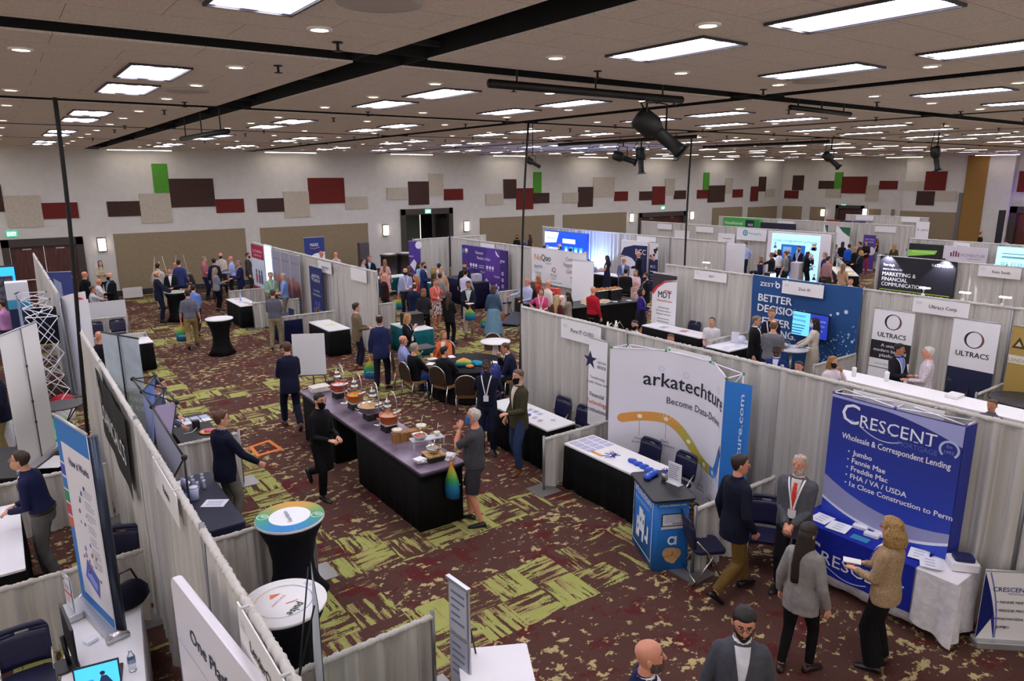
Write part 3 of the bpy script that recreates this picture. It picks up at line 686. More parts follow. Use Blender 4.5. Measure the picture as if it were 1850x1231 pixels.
ARM = {'down': (.26, .05, .86), 'clasp': (.035, .25, .98), 'phone': (.07, .33, 1.17), 'waist': (.09, .30, 1.08), 'pocket': (.215, .10, .90), 'hip': (.20, .02, 1.04), 'cross': (-.10, .23, 1.16), 'table': (.20, .44, .98), 'face': (.06, .20, 1.46), 'behind': (.05, -.17, .98), 'reach': (.24, .55, 1.10), 'bag': (.27, .08, .84), 'out': (.50, .32, 1.16), 'point': (.30, .56, 1.25), 'lap': (.10, .30, 1.02), 'chin': (.05, .24, 1.40), 'swingf': (.24, .24, .95), 'swingb': (.25, -.16, .92)}
def ik(S, W, a, b, pole):
 d = W-S; L = d.length
 if L > a+b-.012: W = S+d*((a+b-.012)/L); d = W-S; L = d.length
 u = d/L; x = (a*a-b*b+L*L)/(2*L); h = math.sqrt(max(0, a*a-x*x)); p = pole-u*pole.dot(u)
 p = p.normalized() if p.length > 1e-5 else Vector((0, -1, 0))
 return S+u*x+p*h, W
def hand(mb, W, d, n, m, side, curl=.5, k=1.0, seg=6):
 d = d.normalized(); n = (n-d*n.dot(d)).normalized(); s = d.cross(n)*side      # s points to the thumb side
 def pt(a, b, c): return W+(d*a+s*b+n*c)*k
 rings = []
 for a, wd, th in ((-.015, .024, .018), (.02, .034, .018), (.06, .042, .016), (.09, .040, .012), (.10, .034, .008)):
  rings.append([pt(a, wd*math.cos(q*math.pi/4), th*math.sin(q*math.pi/4)) for q in range(8)])
 mb.loft(rings, m)
 for i, (b, L) in enumerate(((.031, .072), (.011, .080), (-.010, .075), (-.030, .060))):
  c1, c2 = curl*.9+i*.05, curl*1.9+i*.08; p = [pt(.082, b, 0)]
  q = pt(.082+L*.45*math.cos(c1*.6), b*1.05, L*.45*math.sin(c1*.6)); p.append(q)
  q2 = q+(d*math.cos(c1*.6+c2*.5)+n*math.sin(c1*.6+c2*.5))*L*.32*k; p.append(q2)
  q3 = q2+(d*math.cos(c1*.6+c2)+n*math.sin(c1*.6+c2))*L*.25*k; p.append(q3)
  mb.tube(p, [.0095*k, .009*k, .008*k, .006*k], m, seg)
 mb.tube([pt(.015, .026, .004), pt(.045, .050, .012), pt(.072, .058, .022), pt(.090, .056, .030)], [.012*k, .0115*k, .010*k, .007*k], m, seg)
def person(px, py, H, ang, label, top=('jacket', '1c2233'), bot=('pants', '1c2233'), shoes='15110f', hair=('short', '2a1d15'), skin='f', L='down', Rr='down', legs='stand', lean=0.0, hy=0.0, hp=0.0, group=None, shirt=None, tie=None, lany=None, badge=True, mask=None, glasses=False, beard=None, apron=None, sit=False, at=None, twist=0.0, **P):
 s = H/1.75
 loc0 = at if at is not None else None
 dist = None
 drop = .43 if sit else 0.0
 piv = Vector((0, 0, .98))
 Lr = R(lean)
 Ml = Matrix.Translation((0, 0, -drop)) @ Matrix.Translation(piv) @ Matrix.Rotation(-Lr, 4, 'X') @ Matrix.Rotation(-R(twist), 4, 'Z') @ Matrix.Translation(-piv)
 def U(p):
  p = Vector(p); k = smoothstep((p.z-.86)/.2); a = Ml @ p; b = p-Vector((0, 0, drop)); return b.lerp(a, k)
 sc = Matrix.Diagonal((s, s, s, 1))
 neck = Vector((0, -.012, 1.50)); NP = U(neck)
 HC = U((0, .012, 1.632)); Mh = Matrix.Translation(HC) @ Matrix.Rotation(-Lr*.55, 4, 'X') @ Matrix.Rotation(-R(hy), 4, 'Z') @ Matrix.Rotation(-R(hp), 4, 'X')
 topz = (Mh @ Vector((0, 0, .12)))*s
 g = at if at is not None else G(px, py, topz.z)
 bear = math.atan2(g.x, g.y); hd = bear+R(ang); rz = -hd
 Rz = Matrix.Rotation(rz, 3, 'Z')
 base = Vector((g.x, g.y, 0)) - Rz @ Vector((topz.x, topz.y, 0))
 dist = math.hypot(base.x, base.y); vox = .0095 if dist < 9 else (.013 if dist < 16 else .019); near = dist < 11.5; far = dist > 17
 t = thing('person', label, 'person', base, rz, group)
 skm = mt(SK.get(skin, skin), .5, 0, 'skin'); hm = mt(hair[1], .6, 0, 'hair') if hair[1] else None
 wf = P.get('w', 1)
 # -- joints
 Sh = {q: U((q*.150*wf*(.94 if P.get('fem') else 1), -.008, 1.39)) for q in (-1, 1)}
 pol = {q: Vector((q*.45, -.75, -.5)) for q in (-1, 1)}; El = {}; Wr = {}
 for q, a in ((-1, L), (1, Rr)):
  tg = Vector(ARM[a] if isinstance(a, str) else a); tg.x *= q
  if a in ('down', 'bag', 'swingf', 'swingb'): tg.x *= (.8+.2*wf); tg = tg-Vector((0, 0, drop)) if not lean else (U(tg) if lean < 25 else tg-Vector((0, 0, drop))); pole = Vector((q*.3, -1, 0))
  else:
   tg = U(tg) if isinstance(a, str) else tg-Vector((0, 0, drop)); pole = pol[q]
   if a == 'hip': pole = Vector((q*1, -.4, 0))
   if a == 'face' or a == 'chin': pole = Vector((q*.5, .1, -1))
   if a == 'behind': pole = Vector((q*1, -.5, 0))
  El[q], Wr[q] = ik(Sh[q], tg, .298, .262, pole)
 Hip = {q: Vector((q*.088*(.5+.5*wf), 0, .93-drop)) for q in (-1, 1)}; Kn = {}; An = {}; Fd = {}; Fp = {}
 for q in (-1, 1):
  if sit: A_ = Vector((q*.11, .40, .085)); fd = Vector((q*.15, 1, 0)); fp = 0
  elif legs == 'walk' or legs == 'walk2':
   lead = (q == 1) == (legs == 'walk')
   A_ = Vector((q*.075, .27 if lead else -.27, .085 if lead else .17)); fd = Vector((q*.1, 1, 0)); fp = 0 if lead else .65
  elif legs == 'run': A_ = Vector((q*.07, .06 if q == 1 else -.36, .085 if q == 1 else .34)); fd = Vector((q*.1, 1, 0)); fp = 0 if q == 1 else 1.1
  elif legs == 'step': A_ = Vector((q*.11, .10*q, .085)); fd = Vector((q*.35, 1, 0)); fp = 0
  elif legs == 'lean': A_ = Vector((q*.13, -.10 if q == 1 else .10, .085)); fd = Vector((q*.3, 1, 0)); fp = 0
  else: A_ = Vector((q*.105, .015*q, .085)); fd = Vector((q*.3, 1, 0)); fp = 0
  k, a_ = ik(Hip[q], A_, .445, .42, Vector((q*.12, 1, .0 if not sit else .8))); Kn[q] = k; An[q] = a_; Fd[q] = fd.normalized(); Fp[q] = fp
 # -- body: torso, neck, limbs (joined to one skin), then head, hands
 def trings(z0, z1, infl, n=18, extra=None):
  zs = [z0+(z1-z0)*i/12 for i in range(13)]; out = []
  for z in zs:
   a, f_, b_ = torso_at(z, P, infl if z < 1.45 else infl*.55)
   if extra: a, f_, b_ = extra(z, a, f_, b_)
   out.append([U((a*math.sin(2*math.pi*i/n), (f_ if math.cos(2*math.pi*i/n) > 0 else b_)*math.cos(2*math.pi*i/n), z)) for i in range(n)])
  return out
 core = MB(); core.loft(trings(.82, 1.50, -.012), skm)
 core.tube([NP-Vector((0, 0, .06)), NP+(HC-NP)*.25, NP+(HC-NP)*.8], [.062, .055, .05], skm, 12)
 for q in (-1, 1):
  core.tube([Sh[q]+Vector((-q*.03, 0, -.01)), Sh[q].lerp(El[q], .35), El[q], El[q].lerp(Wr[q], .35), Wr[q]], [.052*wf, .048*wf, .038, .039*wf, .026], skm, 10)
  core.tube([Hip[q]+Vector((0, 0, .02)), Hip[q].lerp(Kn[q], .4), Kn[q], Kn[q].lerp(An[q], .35), An[q]], [.082*wf, .076*wf, .052, .055, .036], skm, 10)
 ex = MB()
 n = 20 if not far else 14
 ex.loft([[Mh @ headpt(-2*math.pi*i/n, r[0]) for i in range(n)] for r in HEAD], skm)
 ex.tube([Mh @ Vector(p) for p in ((0, .086, .03), (0, .097, .008), (0, .107, -.018), (0, .092, -.026))], [.008, .0105, .015, .009], skm, 8)
 for q in (-1, 1): ex.ball((0, 0, 0), (.012, .019, .031), skm, 8, 6, Mh @ Matrix.Translation((q*.074, -.008, .0)) @ Matrix.Rotation(q*.3, 4, 'Z'))
 if not far or ang % 360 > 90:
  for q in (-1, 1):
   ex.ball((q*.030, .079, .022), (.014, .012, .009), mt('e9e2dc', .3), 8, 6, Mh); ex.ball((q*.030, .0885, .021), (.0065, .0045, .0065), mt('24170f', .3), 8, 6, Mh)
   ex.tube([Mh @ Vector((q*.014, .090, .040)), Mh @ Vector((q*.031, .090, .046)), Mh @ Vector((q*.047, .078, .040))], .0045, mt(hair[1] if hair[1] else '7a6350', .8), 6)
   ex.tube([Mh @ Vector((q*.016, .0895, .029)), Mh @ Vector((q*.031, .0905, .034)), Mh @ Vector((q*.044, .080, .028))], .0035, skm, 5)
  lip = mt('a3574f' if P.get('fem') else 'a86a5c', .5)
  ex.ball((0, .085, -.052), (.024, .010, .0055), lip, 10, 5, Mh); ex.ball((0, .084, -.062), (.020, .010, .006), lip, 10, 5, Mh)
 for q in (-1, 1):
  d = (Wr[q]-El[q]).normalized(); inn = Vector((-q, .15, -.1)) if abs(d.z) > .6 else Vector((-q*.25, -.2, -1))
  hand(ex, Wr[q]+d*.008, d, inn, skm, (1 if abs(d.z) > .6 else -1)*(1 if q*d.z < 0 or abs(d.z) <= .6 else 1)*q*(-1), P.get('curl', .6), .92, 6 if near else 5)
 bo = core.build('body', t); JOBS.append((bo, vox*1.1, 2, ex, sc))
 # -- clothing
 kind, tc = top[0], top[1]; tk = top[2] if len(top) > 2 else 'cloth'; tm = mt(tc, .8, 0, tk)
 c = MB(); J = kind == 'jacket'
 infl = .022 if J else (.014 if kind != 'sweater' else .022)
 hem = {'jacket': .76, 'shirt': .95, 'tee': .90, 'polo': .93, 'blouse': .86, 'sweater': .82, 'dress': .85, 'tank': .93}[kind]
 if sit: hem = max(hem, .90)
 fl = (lambda z, a, f_, b_: (a+.018*max(0, (.95-z)/.2), f_+.022*max(0, (.95-z)/.2), b_+.02*max(0, (.95-z)/.2))) if J or kind in ('blouse', 'sweater') else None
 c.loft(trings(hem, 1.478 if kind != 'tank' else 1.42, infl, extra=fl), tm)
 slv = {'jacket': 1.0, 'shirt': 1.0, 'tee': .5, 'polo': .52, 'blouse': 1.0, 'sweater': .9, 'dress': P.get('slv', .5), 'tank': 0}[kind]
 slv = P.get('slv', slv)
 ra = {'jacket': .066, 'sweater': .064}.get(kind, .060)*wf; re = {'jacket': .056, 'sweater': .054}.get(kind, .05)*(.5+.5*wf); rw_ = .043 if J else .038
 for q in (-1, 1):
  c.ball(Sh[q]+Vector((-q*.005, 0, 0)), ra*(1.0 if slv else .7), tm, 10, 8)
  if slv > .5:
   e = El[q].lerp(Wr[q], (slv-.5)*2*.97)
   c.tube([Sh[q], Sh[q].lerp(El[q], .5), El[q], El[q].lerp(e, .5), e], [ra, (ra+re)/2+.003, re, (re+rw_)/2+.002, rw_], tm, 10)
  elif slv > 0: c.tube([Sh[q], Sh[q].lerp(El[q], slv), Sh[q].lerp(El[q], slv*1.7)], [ra, (ra+re)/2+.004, re+.006], tm, 10)
 if bot[0] in ('dress', 'skirt') and kind == 'dress': pass
 if J or kind in ('shirt', 'polo'):
  c.tube([NP+Vector((0, 0, -.045)), NP+Vector((0, -.004, .012))], [.078, .066], tm, 12)
 co = c.build({'jacket': 'jacket', 'shirt': 'shirt', 'tee': 't_shirt', 'polo': 'polo_shirt', 'blouse': 'blouse', 'sweater': 'sweater', 'dress': 'dress_bodice', 'tank': 'tank_top'}[kind], t); JOBS.append((co, vox, 2, None, sc))
 def surf(x, z, off, back=False):
  a, f_, b_ = torso_at(z, P, (infl if z < 1.45 else infl*.6)+off); k = max(0, 1-(x/a)**2)
  return U((x, (-b_ if back else f_)*math.sqrt(k), z))
 def vpatch(hw, z0, z1, off, m, name, off0=0.0):
  o = MB(); o.grid(lambda u, v: surf((u-.5)*2*hw(v)+off0, z0+(z1-z0)*v, off), 6, 8, m); return o.build(name, t)
 ps = []
 if J and shirt:
  ps.append(vpatch(lambda v: .004+.055*v, 1.10, 1.475, .003, mt(shirt, .7, 0, 'cloth'), 'shirt'))
  o = MB()
  for q in (-1, 1): o.grid(lambda u, v: surf(q*(.004+.055*v+(.042*math.sin(math.pi*min(1, v*1.25))+.004)*u), 1.10+.365*v, .007), 3, 8, tm)
  ps.append(o.build('lapels', co))
  o = MB().tube([NP+Vector((0, .004, -.045)), NP+Vector((0, .0, .008))], [.073, .067], mt(shirt, .7, 0, 'cloth'), 12); ps.append(o.build('shirt_collar', t))
 if kind in ('shirt', 'polo') and near:
  o = MB().grid(lambda u, v: surf((u-.5)*.03, hem+.02+(1.44-hem-.02)*v, .0035), 2, 10, tm); ps.append(o.build('placket', co))
 if tie:
  o = MB().grid(lambda u, v: surf((u-.5)*(.07-.03*v), 1.06+.38*v, .008), 3, 8, mt(tie, .6, 0, 'check' if tie != '15110f' else 'cloth')); ps.append(o.build('necktie', t))
 if lany:
  o = MB()
  for q in (-1, 1): o.grid(lambda u, v: surf(q*(.012+.075*v**1.2)+(u-.5)*.02, 1.14+.335*v, .012), 2, 9, mt(lany, .6))
  ln_ = o.build('lanyard', t); ps.append(ln_)
  if badge:
   o = MB(); pb = surf(0, 1.085, .018); o.box(pb, (.09, .005, .11), mt('eef0f2', .4)); o.box(pb+Vector((0, -.001, .045)), (.092, .006, .022), mt('31406e', .5)); ps.append(o.build('name_badge', ln_))
 if apron:
  o = MB().grid(lambda u, v: Vector((.19*math.sin((u-.5)*2.6), .155+.02*(1-v)-.16*(1-math.cos((u-.5)*2.6)), .50+.50*v)), 8, 6, mt(apron, .8, 0, 'cloth')); ps.append(o.build('apron', t))
 bk, bc = bot[0], bot[1]; bmx = mt(bc, .8, 0, bot[2] if len(bot) > 2 else 'cloth'); c = MB()
 if bk in ('pants', 'jeans', 'shorts', 'capri', 'wide'):
  c.loft([[U((a*math.sin(2*math.pi*i/16), (f_ if math.cos(2*math.pi*i/16) > 0 else b_)*math.cos(2*math.pi*i/16), z)) for i in range(16)] for z in (.84, .88, .93, .98, 1.0, 1.015) for a, f_, b_ in (torso_at(z, P, .002),)], bmx)
  e = {'pants': .96, 'jeans': .96, 'shorts': None, 'capri': .6, 'wide': .98}[bk]; rk, rb = (.074, .060) if bk != 'wide' else (.095, .105)
  if P.get('slim'): rk, rb = .062, .046
  for q in (-1, 1):
   if e is None:
    z = Hip[q].lerp(Kn[q], .92); c.tube([Hip[q]+Vector((0, 0, .03)), Hip[q].lerp(Kn[q], .4), z], [.094*wf, .098*wf, .088*wf], bmx, 12)
   else:
    z = Kn[q].lerp(An[q], e); c.tube([Hip[q]+Vector((0, 0, .03)), Hip[q].lerp(Kn[q], .4), Kn[q], Kn[q].lerp(z, .5), z], [.094*wf, .090*(.4+.6*wf), rk, (rk+rb)/2+.002, rb], bmx, 12)
  nm = {'shorts': 'shorts', 'jeans': 'jeans'}.get(bk, 'trousers')
 else:
  zl = {'skirt': .52, 'long': .13, 'dress': .48}[bk]; n = 20; w0 = P.get('flare', .05); rr = []
  for i in range(9):
   z = 1.05-(1.05-zl)*i/8; k = i/8; a, f_, b_ = torso_at(max(z, .92), P, .014); fold = .012*k
   rr.append([Vector(((a+w0*k+fold*math.sin(j*7))*math.sin(2*math.pi*j/n), ((f_ if math.cos(2*math.pi*j/n) > 0 else b_)+w0*k+fold*math.sin(j*7))*math.cos(2*math.pi*j/n), z-drop)) for j in range(n)])
  c.loft(rr, bmx); nm = 'skirt'
 po = c.build(nm, t); JOBS.append((po, vox, 2, None, sc))
 if kind in ('shirt', 'polo', 'tee') and hem > .92 and not sit and near:
  o = MB(); a, f_, b_ = torso_at(.985, P, .021); o.loft([[U((a*math.sin(2*math.pi*i/20), (f_ if math.cos(2*math.pi*i/20) > 0 else b_)*math.cos(2*math.pi*i/20), z)) for i in range(20)] for z in (.965, 1.0)], mt('2c1c14', .5), cap=False); ps.append(o.build('belt', t))
 for q in (-1, 1):
  o = MB(); f_ = Fd[q]; si = Vector((f_.y, -f_.x, 0)); cp, sp = math.cos(Fp[q]), math.sin(Fp[q]); fw = f_*cp-Vector((0, 0, sp)); up = f_*sp+Vector((0, 0, cp)); A_ = An[q]; rr = []
  fs = P.get('shoe', 1)
  for y, wd, zt in ((-.075, .028, .04), (-.06, .036, .075), (0, .038, .085), (.07, .043, .062), (.13, .046, .045), (.175, .036, .036), (.195, .016, .024)):
   rr.append([A_+fw*y+si*(wd*math.cos(2*math.pi*j/10))+up*(-.085+max(0, (zt/2+zt/2*math.sin(2*math.pi*j/10)))) for j in range(10)])
  o.loft(rr, mt(shoes, .35)); ps.append(o.build('shoe', t))
 if mask:
  o = MB().grid(lambda u, v: Mh @ headpt((u-.5)*2.5, -.108+.105*v, 1.09+.09*math.cos((u-.5)*2.5)*(1-abs(v-.6))), 10, 6, mt(mask, .8, 0, 'cloth'))
  for q in (-1, 1): o.tube([Mh @ headpt(q*1.2, -.03, 1.1), Mh @ headpt(q*1.6, -.0, 1.06)], .003, mt(mask, .8), 5)
  ps.append(o.build('face_mask', t))
 if glasses:
  o = MB(); gm = mt('221a18', .3)
  for q in (-1, 1):
   o.tube([Mh @ Vector((q*.031+.024*math.cos(a_), .098, .02+.018*math.sin(a_))) for a_ in [2*math.pi*i/14 for i in range(15)]], .0022, gm, 5)
   o.tube([Mh @ Vector((q*.055, .096, .026)), Mh @ Vector((q*.076, .05, .026)), Mh @ Vector((q*.078, -.01, .02))], .0022, gm, 5)
  o.tube([Mh @ Vector((-.008, .1, .024)), Mh @ Vector((.008, .1, .024))], .0022, gm, 5); ps.append(o.build('glasses', t))
 if beard:
  o = MB().grid(lambda u, v: Mh @ headpt((u-.5)*3.3, -.116+(.062+.055*abs(u-.5)*2)*v, 1.0+.075*math.sin(math.pi*min(1, .25+v*.75))+.0), 14, 6, mt(beard, .9, 0, 'hair'))
  o.tube([Mh @ headpt(-.3, -.075, 1.03), Mh @ headpt(-.2, -.043, 1.04), Mh @ headpt(0, -.038, 1.06), Mh @ headpt(.2, -.043, 1.04), Mh @ headpt(.3, -.075, 1.03)], .0075, mt(beard, .9, 0, 'hair'), 6); ps.append(o.build('beard', t))
 st = hair[0]
 if st != 'bald':
  rr_ = random.Random(int(px*7+py)); o = MB(); n = 22
  def line(ph):
   cph = math.cos(ph)
   if st == 'fringe': return -.06
   if cph > 0: return .015+(.078-.015)*smoothstep(cph*1.35) if st not in ('long', 'bob', 'curly') else -.03+(.085+.03)*smoothstep(cph*1.2-.15)
   return .015-.075*smoothstep(-cph*1.2)
  th = {'short': .085, 'fringe': .05, 'long': .11, 'bob': .15, 'curly': .2, 'bun': .08, 'buzz': .035, 'thick': .15}[st]; amp = {'curly': .06, 'short': .022, 'thick': .03}.get(st, .012)
  nz = [[rr_.uniform(-1, 1)*amp for _ in range(n)] for _ in range(8)]
  def hp_(i, k):
   ph = -2*math.pi*i/n; z0 = .1208 if st != 'fringe' else .035; zl = line(ph)
   if st == 'fringe' and math.cos(ph) > .25: zl = z0-.004
   z = z0+(zl-z0)*k; tt = th*(1.0 if k < .75 else (1-(k-.75)/.25*.85)); return Mh @ headpt(ph, z, 1.0+tt+nz[int(k*7)][i % n]*(1 if k < .9 else .3))
  ks = [0, .18, .36, .52, .68, .84, .95, 1.0]
  o.loft([[hp_(i, k) for i in range(n)] for k in ks], hm, cap=True)
  if st in ('long', 'bob', 'curly'):
   Lh = {'long': P.get('hl', .36), 'bob': .13, 'curly': .16}[st]; vs = []; nn = 14; rows = 9
   def strand(i, j, out):
    a = R(68+224*i/nn); k = j/rows; z = .055-(Lh+.055)*k; cu = smoothstep(k*2.2+.1) if st == 'curly' else 0; w_ = .084+.012*math.sin(k*3)-.02*k*(st == 'long')+.028*cu; b_ = .106+(.068 if Lh > .3 else .035)*smoothstep(k*1.4)+.02*cu; nzv = rr_.uniform(-1, 1)*(.012 if st == 'curly' else .004)
    k2 = 1.0 if out else .80
    return Mh @ Vector((w_*k2*math.sin(a)+nzv, b_*k2*math.cos(a)*(1 if math.cos(a) < 0 else .55)+nzv, z))
   rings = []
   for j in range(rows+1): rings.append([strand(i, j, True) for i in range(nn+1)]+[strand(nn-i, j, False) for i in range(nn+1)])
   o.loft(rings, hm)
  if st == 'bun': o.ball((0, -.10, .075), .045, hm, 10, 8, Mh)
  ps.append(o.build('hair', t))
 for o in ps: o.data.transform(sc)
 t['_w'] = 0; del t['_w']
 Wm = Matrix.Translation(base) @ Matrix.Rotation(rz, 4, 'Z')
 def wp(v): return Wm @ (sc @ Vector(v))
 return {'t': t, 'L': wp(Wr[-1]+(Wr[-1]-El[-1]).normalized()*.07), 'R': wp(Wr[1]+(Wr[1]-El[1]).normalized()*.07), 'rz': rz, 'base': base}
def bake_people():
 dgv = bpy.context.view_layer
 for ob, vox, it, ex, sc in JOBS:
  m = ob.modifiers.new('r', 'REMESH'); m.mode = 'VOXEL'; m.voxel_size = vox; m.use_smooth_shade = True
  s = ob.modifiers.new('s', 'SMOOTH'); s.iterations = it; s.factor = .5
 dgv.update(); dg = bpy.context.evaluated_depsgraph_get()
 for ob, vox, it, ex, sc in JOBS:
  old = ob.data; mats = list(old.materials); me = bpy.data.meshes.new_from_object(ob.evaluated_get(dg)); ob.modifiers.clear()
  if ex is None:
   me.materials.clear(); [me.materials.append(x) for x in mats]
   me.polygons.foreach_set('use_smooth', [True]*len(me.polygons)); ob.data = me
  else:
   nv, nf = len(me.vertices), len(me.polygons); b = MB(); b.v = [tuple(v.co) for v in me.vertices]; b.f = [list(p.vertices) for p in me.polygons]; k = b._m(mats[0]); b.mi = [k]*nf; b.sm = [True]*nf
   rm = [b._m(x) for x in ex.mats]; b.v += ex.v; b.f += [[nv+i for i in f] for f in ex.f]; b.mi += [rm[i] for i in ex.mi]; b.sm += ex.sm
   ob.data = b.mesh('body'); bpy.data.meshes.remove(me)
  ob.data.transform(sc); bpy.data.meshes.remove(old)
# -- booths: drapes
XL, XM, XC, XD, XE, XF_, XG = .94, 8.43, 16.05, 23.3, 30.6, 38.0, 46.0
drape(XL, 30.0, XL, 18.95, 2.44, ['tall grey drape farthest along the left-hand booth row, near the wooden doors', 'tall grey drape second from the far end of the left-hand booth row', 'tall grey drape behind the white lattice pop-up frames at far left', 'tall grey drape ending beside the curved white display at far left'])
drape(XL, 14.4, XL, 2.25, 2.44, ['tall grey drape beside the bottom of the left hanging black cable', 'tall grey drape carrying the dark cloth banner with white lettering', 'tall grey drape with the plain white sign behind the black tube frame', 'tall grey drape in the left foreground behind the white platform panel'])
def rail(p0, p1, label, flip=False, x0=None, x1=None):
 a, b = G(*p0, .91), G(*p1, .91); y = (a.y+b.y)/2; a_, b_ = (x0 or a.x), (x1 or b.x)
 return drape(a_, y, b_, y, .91, [label], posts=(not flip, flip))
rail((538, 1210), (779, 1110), 'low grey rail drape at the bottom left beside the two branded round tables', True, XL+.1)
rail((400, 955), (574, 932), 'low grey rail drape just behind the round table with the rainbow-edged top', True, XL+.1, 2.72)
rail((290, 805), (441, 782), 'low grey rail drape beside the man in navy blazer and grey trousers', True, XL+.1, 2.76)
rail((148, 577), (229, 570), 'low grey rail drape behind two navy chairs at far left', True, 1.3)
rail((215, 605), (262, 599), 'low grey rail drape beyond the hanging landscape banner at far left', True, 1.5)
rail((0, 1064), (261, 988), 'low grey rail drape left of the foreground table with the silver banner base', False, -1.6, XL-.1)
rail((0, 874), (195, 834), 'low grey rail drape behind the man in navy shirt at left edge', False, -1.6, XL-.1)
rail((20, 562), (42, 560), 'low grey rail drape far left behind the man in a pink shirt', False, -1.2, XL-.3)
drape(XM, 29.45, XM, 18.0, 2.44, ['tall grey drape behind the red and white roll-up banner', 'tall grey drape behind the mountain picture panels', 'tall grey drape behind the dark blue roll-up with an orange hexagon', 'tall grey drape ending behind the man in a brown blazer'])
rail((412, 524.6), (475, 521), 'low grey rail drape left of the far black table with papers', False, None, XM-.15)
rail((455, 546), (551, 538.5), 'low grey rail drape behind the man in grey polo and khakis', False, None, XM-.12)
rail((508, 571), (615, 560), 'low grey rail drape behind the empty black table with white top', False, None, XM-.12)
rail((695, 547), (715, 546), 'short low rail drape right of the middle drape row', True, XM+.12)
drape(XM, 11.23, XM, -.6, 2.44, ['tall grey drape with a white sign behind the table with navy chairs', 'tall grey drape behind the curved white pop-up display', 'tall grey drape between the blue banner and the dark blue pop-up', 'tall grey drape at the right foreground behind the dark blue pop-up'])
rail((981, 790), (1102, 760), 'low grey rail drape between the olive-jacket man and the white pop-up table', False, None, XM-.12)
rail((1258, 918), (1416, 852), 'low grey rail drape behind the man in navy blazer and olive trousers', False, None, XM-.12)
drape(XC, 26.55, XC, 17.73, 2.44, ['tall grey drape left of the large purple pop-up display', 'tall grey drape right of the purple pop-up display', 'tall grey drape behind the white vinyl banner with orange lettering'])
drape(14.21, 26.6, XC-.12, 26.6, 2.44, ['tall grey cross drape behind the purple roll-up by the open doorway'])
drape(XC+.14, 26.6, 17.9, 26.6, 2.44, ['short tall grey cross drape right of the open doorway'])
drape(XC, 14.18, XC, -.8, 2.44, ['tall grey drape behind the seated man in a white tee', 'tall drape covered by the blue cloth banner', 'tall grey drape behind the pair of white and black banners', 'tall grey drape behind the gold banner at right', 'tall grey drape beyond the right picture edge'])
rail((1279, 615), (1354, 598), 'low grey rail drape left of the standing group by the blue banner', False, None, XC-.1)
rail((1472, 659), (1555, 635), 'low grey rail drape right of the woman in a cream dress', False, None, XC-.1)
rail((1762, 711), (1815, 692), 'low grey rail drape beside the gold banner at right', False, None, XC-.1)
rail((897, 526), (944, 523), 'low grey rail drape right of the woman in a denim jacket', False, None, XC-.1)
drape(XD, 29.2, XD, 17.56, 2.44, ['tall grey drape lit blue behind the bright blue backdrop', 'tall grey drape right of the bright blue backdrop', 'tall grey drape behind the navy and white pop-up', 'tall grey drape right of the navy and white pop-up'])
drape(XD, 11.54, XD, .5, 2.44, ['tall drape covered by the black marketing banner', 'tall grey drape with the white sign right of the black marketing banner', 'tall grey drape at the right edge above the white clip lamps'])
drape(XE, 29.1, XE, 17.15, 2.44, ['far grey drape with two small white signs, beside the third doors', 'far grey drape with a white card behind the right hanging cable', 'far grey drape behind the white teal-logo banner', 'far grey drape behind the lit portrait backdrop'])
drape(XE, 13.96, XE, 4.0, 2.44, ['far grey drape behind the green and black lit panel', 'far grey drape right of the white arched panel', 'far grey drape behind the pale blue lit panel at right edge'])
drape(XF_, 29.3, XF_, 17.1, 2.44, ['distant grey drape left of the green display box', 'distant grey drape behind the green display box', 'distant grey drape behind the pair of green-tipped roll-ups', 'distant grey drape behind the purple poster'])
drape(XG, 25.2, XG, 20.0, 2.44, ['most distant grey drape with a small white sign', 'most distant grey drape behind the tall white roll-up'])
idsign(XM-.1, (1014, 575.4), (1086, 592), 'Pure IT CUSO', 'white sign with black lettering on the drape above the small services roll-up', .36)
idsign(XM-.1, (1207, 627), (1285, 645), 'Arkatechture', 'white sign hidden behind the top of the curved white pop-up', .3)
idsign(XM-.1, (1542, 703), (1707, 744), 'Crescent Mortgage', 'white sign behind the top of the dark blue pop-up', .3)
idsign(XC-.22, (1414, 507), (1489, 516), 'Zest AI', 'white sign in front of the blue cloth banner', .32)
idsign(XC-.1, (1650.6, 538), (1753, 548), 'Ultracs Corp', 'white sign above the pair of white banners with ring logos', .32)
idsign(XD-.1, (1769, 479), (1846, 485.5), 'Kate Smith', 'white sign right of the black marketing banner', .32)
idsign(XC-.1, (1255, 488), (1313, 494.5), 'MDT', 'white sign above the seated man in a white tee', .26)
idsign(XE-.1, (1188, 403.6), (1214, 406), '', 'small white sign on the far drape, left of the right hanging cable', .3)
idsign(XE-.1, (1258, 408.5), (1289, 411), '', 'small white sign on the far drape, right of the hanging cable', .3)
idsign(XD-.1, (1151, 426), (1185, 429.5), '', 'white sign above the navy and white pop-up', .3)
idsign(XM-.1, (574, 470), (598, 476), 'Digital Check', 'white sign above the dark blue roll-up with orange hexagon', .36)
idsign(XM-.1, (633, 483), (661.5, 489.5), '', 'white sign near the end of the middle drape row', .36)
idsign(XC-.1, (868, 439), (893, 442), '', 'white sign above the purple pop-up display', .3)
idsign(XG-.1, (1547, 389), (1578, 391), '', 'tiny white sign on the most distant drape, the left one', .3)
idsign(XG-.1, (1629, 392), (1662, 394), '', 'tiny white sign on the most distant drape, above the white roll-up', .3)
idsign(XF_-.1, (1581, 408), (1619, 411), '', 'small white sign above the purple poster', .3)
idsign(XF_-.1, (1405, 398.5), (1435, 400.5), '', 'small white sign above the distant navy panel', .3)
idsign(XE-.1, (1723, 437), (1753, 440), 'Momentum', 'white sign above the arched white panel', .3)
idsign(XE-.1, (1219, 415), (1246, 418), '', 'white card on the far drape crossed by the right hanging cable', .5)
